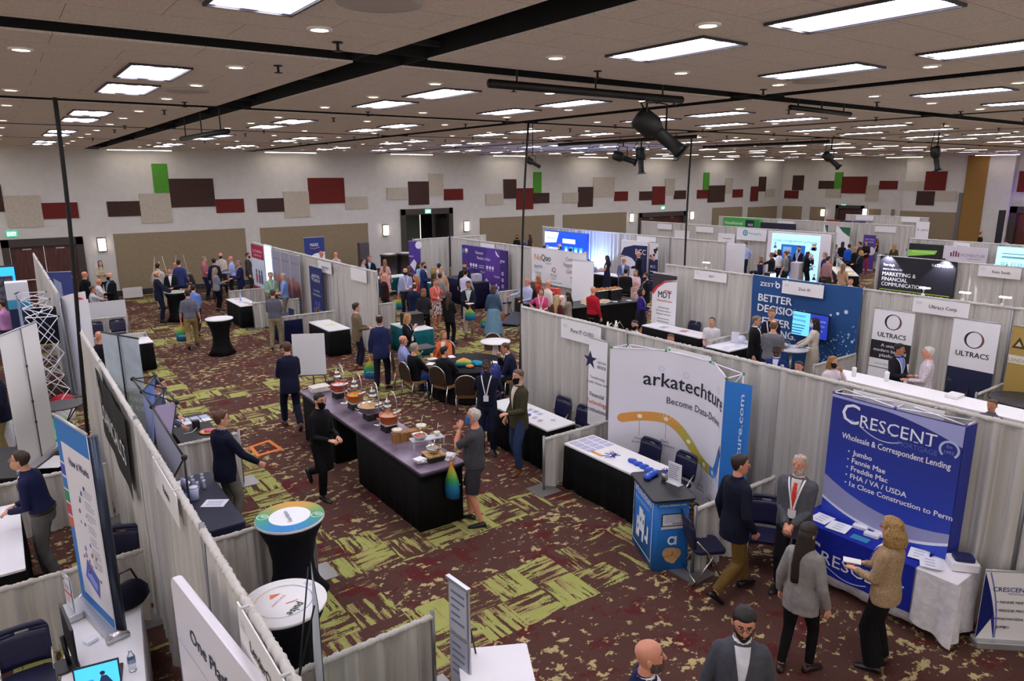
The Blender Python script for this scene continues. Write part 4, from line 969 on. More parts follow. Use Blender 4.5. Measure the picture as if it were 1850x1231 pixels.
idsign(XE-.1, (1298, 420), (1328, 424), 'MessagePay', 'white card left of the teal-logo banner', .5)
idsign(XL-.06, (429, 1089), (520, 1240), 'LenderClose', 'white sign in the left foreground reading along the slanting drape', .33)
idsign(XL-.06, (276, 826), (318, 894), 'Kasasa', 'white sign on the left drape below the dark cloth banner', .3)
t = thing('cloth_banner', 'dark grey cloth banner with big white letters hung on the left drape', 'banner', (XL-.09, 9.85, 2.42), -math.pi/2)
MB().grid(lambda u, v: ((u-.5)*2.6, .008*math.sin(u*14+v*3), -.95*v-.10*u*v), 24, 6, mt('2b2a2b', .8, 0, 'cloth')).build('cloth', t)
pr = Print(flatfn((0, -.012, 0))); pr.text('LOANCALCS', .05, -.66, .36, 'd5d3d0', 1, 'c', .02, 2.2); pr.rect(-1.2, -.25, -1.0, -.12, '8b8988'); pr.circ(-.9, -.3, .12, '55504c', 1); pr.build(t)
# -- curved white pop-up display with its counter
def arc_pts():
 a, c = Vector((7.87, 8.03, 0)), Vector((7.76, 5.76, 0)); return a, c
t = thing('pop_up_display', 'large curved white pop-up display with lettering and an orange-to-blue arc', 'display', (7.68, 6.77, 0), -math.pi/2)
W_, SG = 2.22, .62
def arcf(u, v, d):      # u along the arc from the left end, in metres
 k = u/W_-.5; th = k*2*.98; Rr_ = W_/2/math.sin(.98); return Vector((Rr_*math.sin(th), Rr_*(math.cos(th)-math.cos(.98))-d, v))
AH = 2.31
pm = mt('e4e2ea', .7); MB().grid(lambda u, v: arcf(u*W_, .03+(AH-.03)*v, 0), 28, 2, pm).grid(lambda u, v: arcf((1-u)*W_, .03+(AH-.03)*v, -.012), 28, 2, pm).build('fabric_panel', t)
pr = Print(lambda u, v, d: arcf(u, v, d+.002))
pr.text('arkatechture', .46, 1.74, .32, '1a2030', 2, 'l', .014, 1.52)
pr.text('Become Data-Driven.', .80, 1.48, .155, '2b3350', 2, 'l', .004, 1.12)
cur = []
for i in range(41):
 k = i/40; u = .20+1.86*k; v = 1.12+.10*math.sin(min(1, k/.62)*math.pi*.9+.25)-(.42*smoothstep((k-.30)/.45))+(.50*smoothstep((k-.84)/.16)); cur.append((u, v))
cols = ['e09a48']*9+['d9a04c']*8+['bfb04c']*9+['c2b852']*5+['3f86d2']*4+['2f6fc0']*3+['1b2440']*3
for i in range(40): pr.band(cur[i:i+2], .155, cols[i], 1)
pr.circ(cur[0][0], cur[0][1], .0775, 'e09a48', 1)
for k, c in ((5, 'f4e6d2'), (13, 'f4e6d2'), (21, 'f0ecd0'), (28, 'f0ecd0'), (33, 'd8e6f6'), (36, 'd8e6f6'), (39, 'd8e6f6')): pr.circ(cur[k][0], cur[k][1], .036, c, 2, 10);
for k, tx in ((5, 'Data Sources'), (13, 'Data Connectors'), (21, 'Data Lake'), (27, 'Data Quality'), (33, 'Viz Insights'), (38, 'AI')):
 u, v = cur[k]; pr.rect(u-.003, v-.33, u+.003, v-.08, 'a87a5c' if k < 20 else '8a8c94', 2)
 for i, wd in enumerate(tx.split(' ')): pr.text(wd, u, v-.40-.065*i, .062, '4a4c58', 2, 'c')
rr = random.Random(5)
for i in range(22):
 pr.circ(rr.uniform(.1, 2.2), rr.uniform(.3, 2.1), rr.uniform(.03, .07), 'd6d4e2', .5, 14, r2=.026) if i % 2 else pr.rect(*(lambda a, b: (a, b, a+.10, b+.006))(rr.uniform(.1, 2.1), rr.uniform(.3, 2.1)), 'd2d0de', .5)
pr.build(t)
fr = MB(); wt = mt('eceaf0', .4); gn = mt('2f8f58', .5)
nod = [arcf(W_*i/3, AH+.01, -.03) for i in range(4)]; nb = [arcf(W_*i/3, AH+.01, (-.40, -.10, -.10, -.40)[i]) for i in range(4)]
for i in range(4):
 fr.tube([nod[i], nb[i]], .009, wt, 6)
 if i < 3: fr.tube([nod[i], nb[i+1]], .009, wt, 6); fr.tube([nb[i], nod[i+1]], .009, wt, 6); fr.tube([nb[i], nb[i+1]-Vector((0, 0, .7))], .009, wt, 6); fr.tube([nb[i]-Vector((0, 0, .7)), nb[i+1]], .009, wt, 6)
 fr.tube([nb[i], nb[i]-Vector((0, 0, 2.2))], .009, wt, 6)
 for p in (nod[i], nb[i]): fr.ball(p, .024, gn, 8, 6)
fr.build('lattice_frame', t)
e = MB(); p0 = arcf(W_, 0, 0); ex_ = MB(); d_ = Vector((.33, -.0+.09, 0))
ex_.grid(lambda u, v: p0+Vector((.36*u, .10*u+.03*math.sin(u*3.1), .03+(AH-.05)*v)), 8, 2, mt('2a7bd0', .65)).build('end_panel', t)
pr = Print(lambda u, v, d: p0+Vector((.36*u, .10*u+.03*math.sin(u*3.1)-.006-d, v)))
pr.text('arkatechture.com', .72, .42, .26, 'dfe9f6', 1, 'l', .012, 1.72, rot=90, sx=1.0)
pr.build(t, 'end_lettering')
skirted(7.3, 7.25, 1.83, .62, -math.pi/2, 'black-skirted table with white top in front of the curved white pop-up')
tb = Vector((7.3, 7.25, .77))
def on_table(c, rz, u, v, z=.77): a = Matrix.Rotation(rz, 2); p = a @ Vector((u, v)); return Vector((c[0]+p.x, c[1]+p.y, z))
for i in range(3):
 for j in range(4): paper(on_table(tb, -math.pi/2, -.82+.13*j, .20-.19*i), .12, .17, -math.pi/2, 'e4e2ee', 'lavender printed leaflet in rows on the white-topped pop-up table', group='leaflets on the white-topped table', pr=lambda o, th: lines_on(o, th, .1, .15, 4, '6a68b0'))
paper(on_table(tb, -math.pi/2, -.28, -.2), .25, .06, -math.pi/2, 'e0a040', 'small orange card strip on the white-topped pop-up table')
for i in range(14):
 a = random.uniform(0, 6.28); o = MB().tube([(0, 0, .006+.004*i/3), (.13, 0, .006+.004*i/3)], .005, mt('2b259c', .4), 6).build('pen'); o.location = on_table(tb, -math.pi/2, -.05+random.uniform(-.05, .05), -.05+random.uniform(-.06, .06)); o.rotation_euler = (0, 0, a); tag(o, 'blue ballpoint pen in the loose pile on the white-topped table', 'pen', 'pens piled on the white-topped table')
bx_ = MB(); bx_.loft([[(a*math.cos(2*math.pi*k/12), b*math.sin(2*math.pi*k/12), z) for k in range(12)] for z, a, b in ((0, .06, .045), (.02, .075, .06), (.045, .07, .05), (.06, .04, .02))], mt('1f4fc0', .45)); bx_.box((0, 0, .055), (.06, .008, .012), mt('dfe6f6'))
bsrc = None
for i, (u, v) in enumerate(((.30, .0), (.43, -.01), (.56, -.02), (.68, -.05), (.80, -.04))):
 o = bx_.build('sunglasses_pouch') if bsrc is None else bsrc.copy()
 if bsrc is None: bsrc = o
 else: C.objects.link(o)
 o.location = on_table(tb, -math.pi/2, u, v); o.rotation_euler = (0, 0, -1.2+.2*i); tag(o, 'small blue pouch in the row on the white-topped pop-up table', 'pouch', 'blue pouches on the white-topped table')
t = thing('branded_counter', 'bright blue branded promo counter with a black top', 'counter', (6.66, 5.79, 0), math.atan2(5.52-6.25, 6.24-6.61))
def rrect(L, W, r):
 o = []
 for sx, sy, a0 in ((1, 1, 0), (-1, 1, 90), (-1, -1, 180), (1, -1, 270)):
  for k in range(5): a = R(a0+22.5*k); o.append((sx*(L/2-r)+r*math.cos(a), sy*(W/2-r)+r*math.sin(a)))
 return o
cm_ = MB(); cm_.loft([[(x*k, y*k, z) for x, y in rrect(.80, .48, .06)] for z, k in ((.01, 1.06), (.5, 1.0), (.98, 1.0))], mt('2377cf', .5, 0, 'plain')).build('fabric_cover', t)
MB().prism(rrect(.92, .58, .05), .98, 1.01, mt('1b1b1d', .35), ch=.006).build('countertop', t)
pr = Print(lambda u, v, d: (u, -.247-d-(1-min(1, v/.5))*.015, v))
pr.text('arkatechture', -.32, .84, .15, 'eef3fa', 1, 'l', .012, .62); pr.text('Become Data-Driven.', -.30, .74, .06, 'd9e6f6', 1, 'l', 0, .52)
for a in ((-.36, .10, .36, .115), (-.36, .93, .36, .945), (-.36, .10, -.345, .945), (.345, .10, .36, .945)): pr.rect(*a, 'dfe9f6')
for a in ((-.22, .22, -.10, .50), (-.10, .34, .08, .62), (.0, .22, .06, .34), (-.14, .50, .0, .66), (.10, .30, .20, .36), (.17, .28, .22, .52)): pr.rect(*a, 'eef3fa')
for a in ((-.07, .5), (.03, .5), (-.16, .36)): pr.rect(a[0]-.02, a[1]-.03, a[0]+.02, a[1]+.03, '2377cf', 2)
pr.build(t)
pr = Print(lambda u, v, d: (.408+d+(1-min(1, v/.5))*.02, u, v))
pr.text('arkatechture.com', 0, .90, .05, 'eef3fa', 1, 'c', .008, .36); pr.rect(-.15, .62, .15, .80, '22242c'); pr.rect(-.135, .635, .135, .785, 'dfe2ea', 2); pr.rect(-.15, .585, .15, .62, 'd5d8de'); pr.greek(-.11, .76, .2, 4, .025, 'a9b4cc', l=3)
for i in range(5): pr.rect(0+i*.025, .65, .015+i*.025, .668, '3a3f58', 3)
pr.circ(0, .42, .06, 'e6eefa', 1, 20, r2=.035); pr.rect(.04, .36, .065, .48, 'e6eefa'); pr.circ(0, .22, .105, 'c79a66', 1, 18); pr.circ(-.05, .25, .075, 'c79a66', 1.2); pr.circ(.06, .24, .07, 'c79a66', 1.2); pr.circ(.02, .14, .04, 'c79a66', 1.2)
for k in range(7): pr.circ(-.07+.14*(k % 3)/2, .18+.03*k/2, .03, '8f6236', 1.6, 8, 20+50*k, 220+50*k, r2=.025)
pr.build(t, 'end_graphic')
cp = t.location.copy(); cr = t.rotation_euler[2]
t2 = thing('pen_cup', 'metal cup of blue pens on the blue branded counter', 'cup', on_table(cp, cr, -.12, .08, 1.012)); MB().lathe([(.036, 0), (.042, .11), (.038, .11), (.033, .006), (0, .006)], mt('b9b6b4', .25, 1), 16).build('cup', t2)
for i in range(6): MB().tube([(.012*math.cos(i), .012*math.sin(i), .02), (.035*math.cos(i), .035*math.sin(i), .17)], .005, mt('221c86', .4), 6).build('pen', t2)
for i, (u, v) in enumerate(((-.28, -.05), (-.22, -.12), (-.34, .02))):
 o = bsrc.copy(); C.objects.link(o); o.location = on_table(cp, cr, u, v, 1.012); o.rotation_euler = (0, 0, .6*i); tag(o, 'blue pouch in the heap on the blue branded counter', 'pouch', 'blue pouches heaped on the branded counter')
t2 = thing('menu_holder', 'clear upright sign holder with a white sheet on the branded counter', 'sign holder', on_table(cp, cr, .0, .17, 1.012), cr+.5); MB().box((0, 0, .15), (.22, .006, .29), mt('e9e9ee', .3)).build('sheet', t2); MB().box((0, 0, .006), (.22, .09, .01), mt('dfe2ea', .1)).build('foot', t2); pr = Print(flatfn((0, -.004, 0))); pr.greek(-.09, .25, .18, 7, .03, '8d90a8'); pr.build(t2)
t, pr, w_, h = rollup_X(8.2, (1064.5, 605), (1097.7, 623), 'white and navy services roll-up banner beside the curved white pop-up', back=False)
pr.rect(-w_/2, .1, w_/2, .62, '151a40'); pr.circ(.1, .45, .10, '3a50a0', 2, 16, r2=.075)
pr.poly([(-.19, 2.0), (-.14, 1.88), (-.02, 1.88), (-.12, 1.81), (-.08, 1.68), (-.19, 1.76), (-.30, 1.68), (-.26, 1.81), (-.36, 1.88), (-.24, 1.88)], '22264a')
pr.text('CREDIT UNION', 0, 1.80, .06, '4a4c6a', 2, 'l', 0, .22); pr.text('SERVICES', 0, 1.71, .075, '3a3c5a', 2, 'l', .004, .22)
for i, s in enumerate(('Transforming', 'Credit Unions with')): pr.text(s, 0, 1.5-.09*i, .07, '33364e', 2, 'c')
for i, (s, c) in enumerate((('Financial', '1c2444'), ('Technology', 'd04040'), ('Institutions', '1c2444'))): pr.text(s, 0, 1.17-.14*i, .11, c, 2, 'c', .004)
pr.build(t)
a = [G(898, 740, .76), G(985, 770, .76), G(1025, 762, .76), G(940, 715, .76)]
skirted(7.45, 9.72, 1.85, .62, -math.pi/2, 'black-skirted table with white top behind the olive-jacket man')
T1 = (7.45, 9.72)
for i, (u, v, c) in enumerate(((-.1, .1, 'd8d8e6'), (.05, .12, 'c9d2ea'), (.2, .1, 'e2e2ee'), (.3, -.1, 'dfe3f2'), (.48, -.12, 'e6d8da'), (.1, -.1, '3a52b0'), (.6, .08, 'e4e4ee'), (-.05, -.14, 'a9aec6'))):
 paper(on_table(T1, -math.pi/2, u, v), .11, .14, -1.3+i*.1, c, 'printed handout on the white table behind the olive-jacket man', group='handouts on the services table', pr=lambda o, th: lines_on(o, th, .08, .12, 3, '50547a'))
o = MB().lathe([(.05, 0), (.05, .2), (.045, .24), (.045, .25), (0, .25)], mt('d8d6a0', .4), 16).build('canister'); o.location = on_table(T1, -math.pi/2, -.55, .12); tag(o, 'pale yellow canister beside the olive-jacket man', 'canister')
fchair(8.05, 9.75, 270, 'navy folding chair by the drape, left one behind the services table', None); fchair(8.02, 9.12, 272, 'navy folding chair by the drape, right one behind the services table')
fchair(7.76, 7.22, 268, 'navy folding chair behind the pop-up table, left of two'); fchair(7.76, 6.52, 274, 'navy folding chair behind the pop-up table, right of two')
# -- dark blue mortgage booth
t = thing('tabletop_display', 'dark blue tabletop pop-up display listing mortgage products', 'display', (8.13, 3.63, .775), -math.pi/2)
W2, H2 = 1.50, 1.58
def cf(u, v, d): return Vector((u, -.05*math.cos(u/W2*2.6)-d, v))
dm = mt('232f8c', .6); b_ = MB(); b_.grid(lambda u, v: cf((u-.5)*W2, H2*v, 0), 16, 2, dm); b_.grid(lambda u, v: cf((.5-u)*W2, H2*v, -.03), 16, 2, dm); b_.build('front_panel', t)
for q in (-1, 1): MB().grid(lambda u, v: Vector((q*(W2/2+.02*math.sin(u*1.6)), .0+.24*u, H2*v)), 5, 2, mt('2536a0' if q > 0 else '232f8c', .6)).build('end_panel', t)
pr = Print(lambda u, v, d: cf(u, v, d+.002)); h2 = W2/2
for i in range(12):
 k = i/11; c0, c1 = (34, 44, 128), (44, 74, 196); pr.rect(-h2, H2*(1-(i+1)/12), h2, H2*(1-i/12), '%02x%02x%02x' % tuple(int(c0[j]+(c1[j]-c0[j])*k) for j in range(3)), .3, 12)
up = [(-h2+W2*i/20, H2-.035-.21*max(0, (i/20-.40)/.60)**1.7) for i in range(21)]
pr.mb.add([pr.fn(u, v, .0015) for u, v in up]+[pr.fn(u, H2, .0015) for u, v in up], [[i, i+1, 22+i, 21+i] for i in range(20)], mt('a4a8dc', .6))
uc = [.52-.77*(i/20)+.56*(i/20)**2 for i in range(21)]; lc = [.23-.662*(i/20)+.632*(i/20)**2 for i in range(21)]
for y1, y0, c, l in ((uc, lc, '9a9cc6', 1), (lc, [v-.035 for v in lc], 'e6e8f4', 1.4)): pr.mb.add([pr.fn(-h2+W2*i/20, y1[i], .002*l) for i in range(21)]+[pr.fn(-h2+W2*i/20, y0[i], .002*l) for i in range(21)], [[i+1, i, 21+i, 22+i] for i in range(20)], mt(c, .6))
pr.text('C', -.60, 1.27, .36, 'eef0fa', 3, 'l', .004); pr.circ(-.49, 1.40, .10, '4a78e0', 2.5, 18, 60, 300, r2=.085)
pr.text('RESCENT', -.36, 1.27, .21, 'eef0fa', 3, 'l', .002, .86)
for i, ch in enumerate('RESCENT'): pr.rect(-.36+.125*i, 1.263, -.36+.125*i+.05, 1.273, 'eef0fa', 3)
pr.band([(-.36+.5*k/10, 1.27-.10*math.sin(k/10*2.6)) for k in range(11)], .012, 'c9d0ee', 3)
pr.text('MORTGAGE', .10, 1.175, .085, '5a70c8', 3, 'l', .002, .42)
pr.circ(.63, 1.28, .105, 'b9c2e6', 3, 22, -50, 230, r2=.08); pr.text('Est', .63, 1.30, .05, '8a98d4', 3, 'c'); pr.text('1993', .63, 1.23, .055, '8a98d4', 3, 'c')
pr.text('Wholesale & Correspondent Lending', -.57, 1.06, .105, 'f2f3fb', 3, 'l', .018, 1.24)
for i, s in enumerate(('Jumbo', 'Fannie Mae', 'Freddie Mac', 'FHA / VA / USDA', '1x Close Construction to Perm')):
 pr.circ(-.46, .917-.102*i, .011, 'f2f3fb', 3, 10); pr.text(s, -.41, .885-.102*i, .092, 'f2f3fb', 3, 'l', .026)
pr.build(t)
fr = MB()
for q in (-1, 0, 1): fr.tube([(q*W2/2, -.01, H2+.012), (q*W2/2, .24, H2+.012)], .008, wt, 6); fr.ball((q*W2/2, .0, H2+.012), .02, mt('6a4aa8', .5), 8, 6)
for q in (-1, 0): fr.tube([(q*W2/2, 0, H2+.012), ((q+1)*W2/2, .24, H2+.012)], .008, wt, 6); fr.tube([(q*W2/2, .24, H2+.012), ((q+1)*W2/2, 0, H2+.012)], .008, wt, 6)
fr.build('frame', t)
MT = (7.98, 3.52); t = skirted(MT[0], MT[1], 1.86, .58, -math.pi/2, 'white-clothed table with a blue lettered runner under the mortgage pop-up', 'eceaee', 'dedce4', hem=.10)
ru = MB(); bl = mt('1c2a9a', .7, 0, 'cloth'); ru.grid(lambda u, v: Vector((-.94+1.46*u, .28-.60*v, .778)), 12, 4, bl); ru.grid(lambda u, v: Vector((-.94+1.46*u, -.318-.012*v-.010*math.sin(u*17)*v, .778-.56*v)), 24, 6, bl); ru.grid(lambda u, v: Vector((-.945-.006*v, -.318+.6*u, .778-.6*v)), 6, 3, bl); ru.build('table_runner', t)
pr = Print(lambda u, v, d: (u, -.334-d-.01*(.77-v), v)); pr.text('C', -.80, .34, .38, 'e6e9f6', 1, 'l', .003); pr.text('RESCENT', -.54, .36, .22, 'e6e9f6', 1, 'l', .002, .98); pr.band([(-.52+.55*k/10, .36-.11*math.sin(k/10*2.6)) for k in range(11)], .012, 'c9d0ee', 1); pr.build(t, 'runner_lettering')
cl = MB(); rr = random.Random(4)
cl.grid(lambda u, v: Vector((.945+.02*v+.035*v*math.sin(u*11), -.31+.62*u, .772-.70*v)), 16, 6, mt('e2e0e6', .85, 0, 'cloth')); cl.grid(lambda u, v: Vector((.54+.44*u, -.315-.03*v-.035*v*math.sin(u*9), .772-(.60+.14*u)*v)), 12, 6, mt('e2e0e6', .85, 0, 'cloth')); cl.build('hanging_cloth', t)
for i, (u, v, a, c, lb) in enumerate(((-.72, -.08, .22, 'f0f0f5', 'left white sheet at the far end of the mortgage table'), (-.47, -.13, .24, 'eef0f5', 'second white sheet on the mortgage table'), (.42, -.02, .2, 'f0f0f5', 'white form near the middle of the mortgage table'), (.58, -.12, .2, 'ecebf2', 'loose white form near the close end of the mortgage table'))):
 paper(on_table(MT, -math.pi/2, u, v, .782+.006*i), a, .26, -math.pi/2+.15*i, c, lb, pr=lambda o, th: lines_on(o, th, .1, .2, 3, 'b9bccd'))
for i, (u, v) in enumerate(((-.30, .06), (-.12, -.02), (-.05, .08))): o = MB().box((0, 0, .02), (.17, .09, .04), mt('eeeef4', .5), bev=.01).build('business_card_box'); o.location = on_table(MT, -math.pi/2, u, v, .78); o.rotation_euler = (0, 0, -1.4); tag(o, 'small white card box in the row on the mortgage table', 'box', 'card boxes on the mortgage table')
paper(on_table(MT, -math.pi/2, -.17, -.19, .782), .2, .12, -1.5, '2b86b0', 'teal printed postcard at the front of the mortgage table')
t = thing('tote_tray', 'white box with a dark navy lid item at the near table end', 'box', on_table(MT, -math.pi/2, .82, .1, .78), -.9); MB().box((0, 0, .05), (.28, .22, .10), mt('e9e7ee', .5), bev=.02).build('tray', t); MB().box((0, 0, .12), (.2, .16, .05), mt('151a50', .5), bev=.03).build('lid', t)
t, pr = rollup(8.18, 2.28, R(-42), .5, 0, .9, 'small white and blue mortgage roll-up standing on the carpet at right', back=False)
pr.poly([(-.25, .08)]+[(-.25+.18*math.cos(1.57*k/8), .08+.80*k/8) for k in range(9)][::-1]+[(-.25, .88)], '232f90', 1); pr.band([(-.06+.0*k-.14*(k/8)**2, .10+.78*k/8) for k in range(9)], .012, '6a70c0', 2)
pr.text('CRESCENT', .03, .66, .075, '2a2f86', 2, 'c', .002, .36); pr.text('MORTGAGE', .1, .625, .03, '5a60a8', 2, 'c', 0, .18)
for i, s in enumerate(('FANNIE MAE', 'FREDDIE MAC', 'FHA/VA/USDA', 'JUMBO')): pr.text(s, -.06, .52-.10*i, .042, '20222e', 2, 'l', .004); pr.circ(-.085, .535-.10*i, .007, '20222e', 2, 8)
pr.build(t)
g_ = G(1275, 985, .45); fchair(g_.x, g_.y, 120, 'navy folding chair beside the low rail, left of the blazer man'); g_ = G(1382, 968, .45); fchair(g_.x, g_.y, 235, 'navy folding chair behind the blazer man, beside the grey-suited man')
# -- catering counter in the aisle
t = thing('catering_counter', 'long black-skirted buffet counter with a mottled purple-grey metal top', 'table', (4.69, 10.55, 0), 0)
m, nt, b = speck_mat('buffet_top', '7d6f80', 2.2, .6, 1.5); b.inputs['Roughness'].default_value = .28; b.inputs['Metallic'].default_value = .35
MB().box((0, 0, .94), (.74, 4.86, .03), m, bev=.02).build('countertop', t); MB().box((0, 0, .915), (.76, 4.9, .03), mt('141316', .5), bev=.02).build('edge_trim', t)
for y0, y1, zz in ((-2.35, -.2, 0), (.75, 2.3, 0)):
 per = []; n = 24
 for i in range(n): per.append((-.36, y0+(y1-y0)*i/n))
 for i in range(8): per.append((-.36+.72*i/8, y1))
 for i in range(n): per.append((.36, y1-(y1-y0)*i/n))
 for i in range(8): per.append((.36-.72*i/8, y0))
 rr = random.Random(9); wv = [rr.uniform(-.008, .012) for _ in per]
 MB().loft([[(x+(wv[i]*k*(1 if x > 0 else -1)), y+wv[i]*k, z) for i, (x, y) in enumerate(per)] for z, k in ((.9, 0), (.4, .7), (.012, 1.2))], BLK).build('skirt', t)
MB().box((0, .27, .9), (.66, 1.0, .02), BLK).build('bridge_panel', t)
CT = lambda px, py, z=.955: G(px, py, z)
def burner(P):
 t = thing('table_burner', 'black metal food warmer stand on the buffet under the %s' % P[2], 'burner', CT(P[0], P[1])); o = MB(); o.box((0, 0, .125), (.24, .24, .02), mt('c4bdb2', .5), bev=.02); o.build('plate', t)
 b = MB(); m = mt('161415', .5)
 for i in range(5):
  for q in (-1, 1): b.box((-.09+.045*i, q*.105, .06), (.03, .01, .11), m); b.box((q*.105, -.09+.045*i, .06), (.01, .03, .11), m)
 b.box((0, 0, .115), (.23, .23, .012), m); b.box((0, 0, .01), (.23, .23, .015), m); b.build('stand', t)
 return t.location
def pot(P, r, h, col, food, label, handle=True, steel=False):
 t = thing('serving_pot', label, 'pot', (P.x, P.y, .955+.137)); m = mt(col, .25, 1) if steel else mt(col, .25)
 MB().lathe([(r*.75, 0), (r*.93, .02), (r, h), (r*1.04, h), (r*1.04, h+.008), (r*.95, h+.008), (r*.92, h-.015), (r*.0, h-.015)], m, 28).build('pot_body', t)
 MB().lathe([(r*.93, h-.016), (r*.7, h-.004), (0, h+.004)], mt(food, .7, 0, 'cloth'), 20).build('food', t)
 if handle:
  for q in (-1, 1): MB().tube([(q*r, -.05, h*.75), (q*(r+.05), -.03, h*.8), (q*(r+.05), .03, h*.8), (q*r, .05, h*.75)], .009, m, 6).build('handle', t)
 MB().tube([(.02, 0, h-.01), (-.10, .06, h+.13)], .006, CHR, 6).build('spoon', t)
for px, py, r, h, c, f, st, lb in ((614, 718, .15, .12, 'd9532c', 'f0ebe6', False, 'red-orange pot of white food'), (643, 738, .15, .12, 'e2762a', 'd8a92e', False, 'orange pot of yellow food'), (671, 757, .22, .11, 'b9b4b0', 'c9a06a', True, 'wide steel pan of roast food'), (704, 778, .155, .13, 'd9622c', 'd8b48e', False, 'large orange pot of pale food')):
 P = burner((px, py, lb.split(' of')[0])); pot(P, r, h, c, f, lb+' on the buffet counter', True, st)
def heat_lamp(px, py, hx, hy, label):
 P = CT(px, py); Q = G(hx, hy, 1.40); t = thing('heat_lamp', label, 'lamp', P, 0); d = Q-P; d.z = 0
 MB().lathe([(.10, 0), (.10, .012), (.03, .03), (0, .03)], CHR, 20).build('base', t)
 pts = [Vector((0, 0, .02)), Vector((0, 0, .36))]+[Vector((d.x*(1-math.cos(a))/2, d.y*(1-math.cos(a))/2, .42+.26*math.sin(a))) for a in [math.pi*k/10 for k in range(1, 10)]]
 MB().tube(pts, .011, CHR, 8).build('arm', t); MB().tube([(-.07, 0, .33), (.07, 0, .36)], .028, CHR, 10).build('grip', t)
 MB().lathe([(.015, .20), (.02, .15), (.045, .14), (.048, .09), (.035, .085), (.06, .07), (.085, .0), (.08, 0), (.055, .06), (0, .075)], CHR, 24, Matrix.Translation((d.x, d.y, .36))).build('lamp_shade', t)
for px, py, hx, hy, lb in ((624, 728, 609, 677, 'chrome heat lamp at the far end of the buffet'), (656, 745, 640, 694, 'chrome heat lamp over the orange pot'), (686, 767, 673, 711, 'chrome heat lamp over the steel pan'), (719, 782, 700, 730, 'chrome heat lamp nearest the wooden crate')): heat_lamp(px, py, hx, hy, lb)
t = thing('wooden_riser', 'long wooden riser box on the buffet holding two bowls', 'riser', CT(740, 794), R(-8)); wd = mt('9a6a36', .6, 0, 'wood'); MB().box((0, 0, .075), (.56, .16, .15), wd, bev=.008).build('box', t); RP = t.location.copy()
def bowl(P, r, h, m, food, label, sq=False, spoon=True):
 t = thing('bowl', label, 'bowl', P); n = 4 if sq else 24
 fn = (lambda a, z: 1/max(abs(math.cos(a)), abs(math.sin(a)))**.7) if sq else None
 MB().lathe([(r*.55, 0), (r*.8, h*.3), (r, h), (r*.95, h), (r*.75, h*.35), (0, h*.3)], m, 24, fn=fn).build('bowl_body', t); MB().lathe([(r*.88, h*.82), (r*.5, h*.9), (0, h*.93)], mt(food, .7, 0, 'cloth'), 18).build('food', t)
 if spoon: MB().tube([(0, 0, h*.6), (.05, .04, h+.12)], .006, CHR, 6).build('spoon', t)
bowl(on_table(RP, R(-8), -.2, 0, 1.106), .085, .055, mt('d9cfc0', .4), 'e8dcc0', 'cream bowl at the left end of the wooden riser'); bowl(on_table(RP, R(-8), .2, 0, 1.106), .085, .055, mt('e4e0da', .4), 'e8e0b8', 'pale bowl with a spoon at the right end of the wooden riser')
t = thing('glass_riser', 'low grey riser table standing on the near end of the buffet', 'riser', CT(772, 806), R(-10)); MB().box((0, 0, .13), (.52, .2, .012), mt('b9b8be', .2), bev=.01).build('shelf', t)
for a in (-1, 1):
 for q in (-1, 1): MB().box((a*.24, q*.085, .062), (.02, .02, .125), mt('c4c4ca', .2)).build('leg', t)
GP = t.location.copy()
bowl(on_table(GP, R(-10), -.12, 0, 1.094), .10, .075, mt('d5cfca', .3, .6), 'b5623c', 'square metal dish of red food on the grey riser', True); bowl(on_table(GP, R(-10), .17, .02, 1.094), .05, .06, mt('e2e4da', .2), 'dfe6a8', 'small glass cup of pale sauce on the grey riser')
t = thing('wooden_block', 'square wood-topped black block under the steel mixing bowl', 'riser', CT(784, 829), R(-5)); MB().box((0, 0, .035), (.27, .27, .07), mt('141213', .6), bev=.01).build('block', t); MB().box((0, 0, .082), (.28, .28, .024), mt('c49a62', .6, 0, 'wood'), bev=.01).build('top_board', t)
bowl(Vector((t.location.x, t.location.y, 1.052)), .115, .09, mt('c9c6c4', .2, 1), 'a89a80', 'steel mixing bowl with tongs on the wooden block')
for i, (px, py, lb) in enumerate(((760, 836, 'loose stack of white napkins left of the wooden block'), (812, 829, 'loose stack of white napkins at the buffet corner'))):
 t = thing('napkin_stack', lb, 'napkins', CT(px, py), i*.6)
 for k in range(4): MB().box((random.uniform(-.03, .03), random.uniform(-.03, .03), .012+.017*k), (.15, .13, .014), mt('f0eff0', .7), rz=random.uniform(-.5, .5)).build('napkin', t)
t = thing('plate_box', 'stack of cream folded cloths at the far end of the buffet', 'cloth', CT(577, 706), R(-4));
for k in range(3): MB().box((0, 0, .02+.033*k), (.36, .26, .03), mt('d9d2c6', .8, 0, 'cloth'), bev=.02, rz=.05*k).build('folded_cloth', t)
o = MB().box((0, 0, .055), (.12, .10, .11), mt('161518', .5), bev=.015).build('napkin_dispenser'); o.location = CT(599, 697); tag(o, 'small black dispenser behind the cream cloths on the buffet', 'dispenser')
o = MB()
q_ = [G(449, 808), G(487, 795), G(512, 812), G(464, 826)]; ctr = sum(q_, Vector())/4; q2 = [ctr+(p-ctr)*.72 for p in q_]
for i in range(4):
 j = (i+1) % 4; a, b, c, d = q_[i], q_[j], q2[j], q2[i]; vs = [tuple(p)+() for p in (a, b, c, d)]; o.add([(p[0], p[1], .002) for p in vs]+[(p[0], p[1], .006) for p in vs], [(4, 5, 6, 7), (0, 1, 5, 4), (1, 2, 6, 5), (2, 3, 7, 6), (3, 0, 4, 7)], mt('e07a24', .7))
tag(o.build('floor_tape'), 'orange tape square stuck on the carpet near the navy blazer man', 'tape')
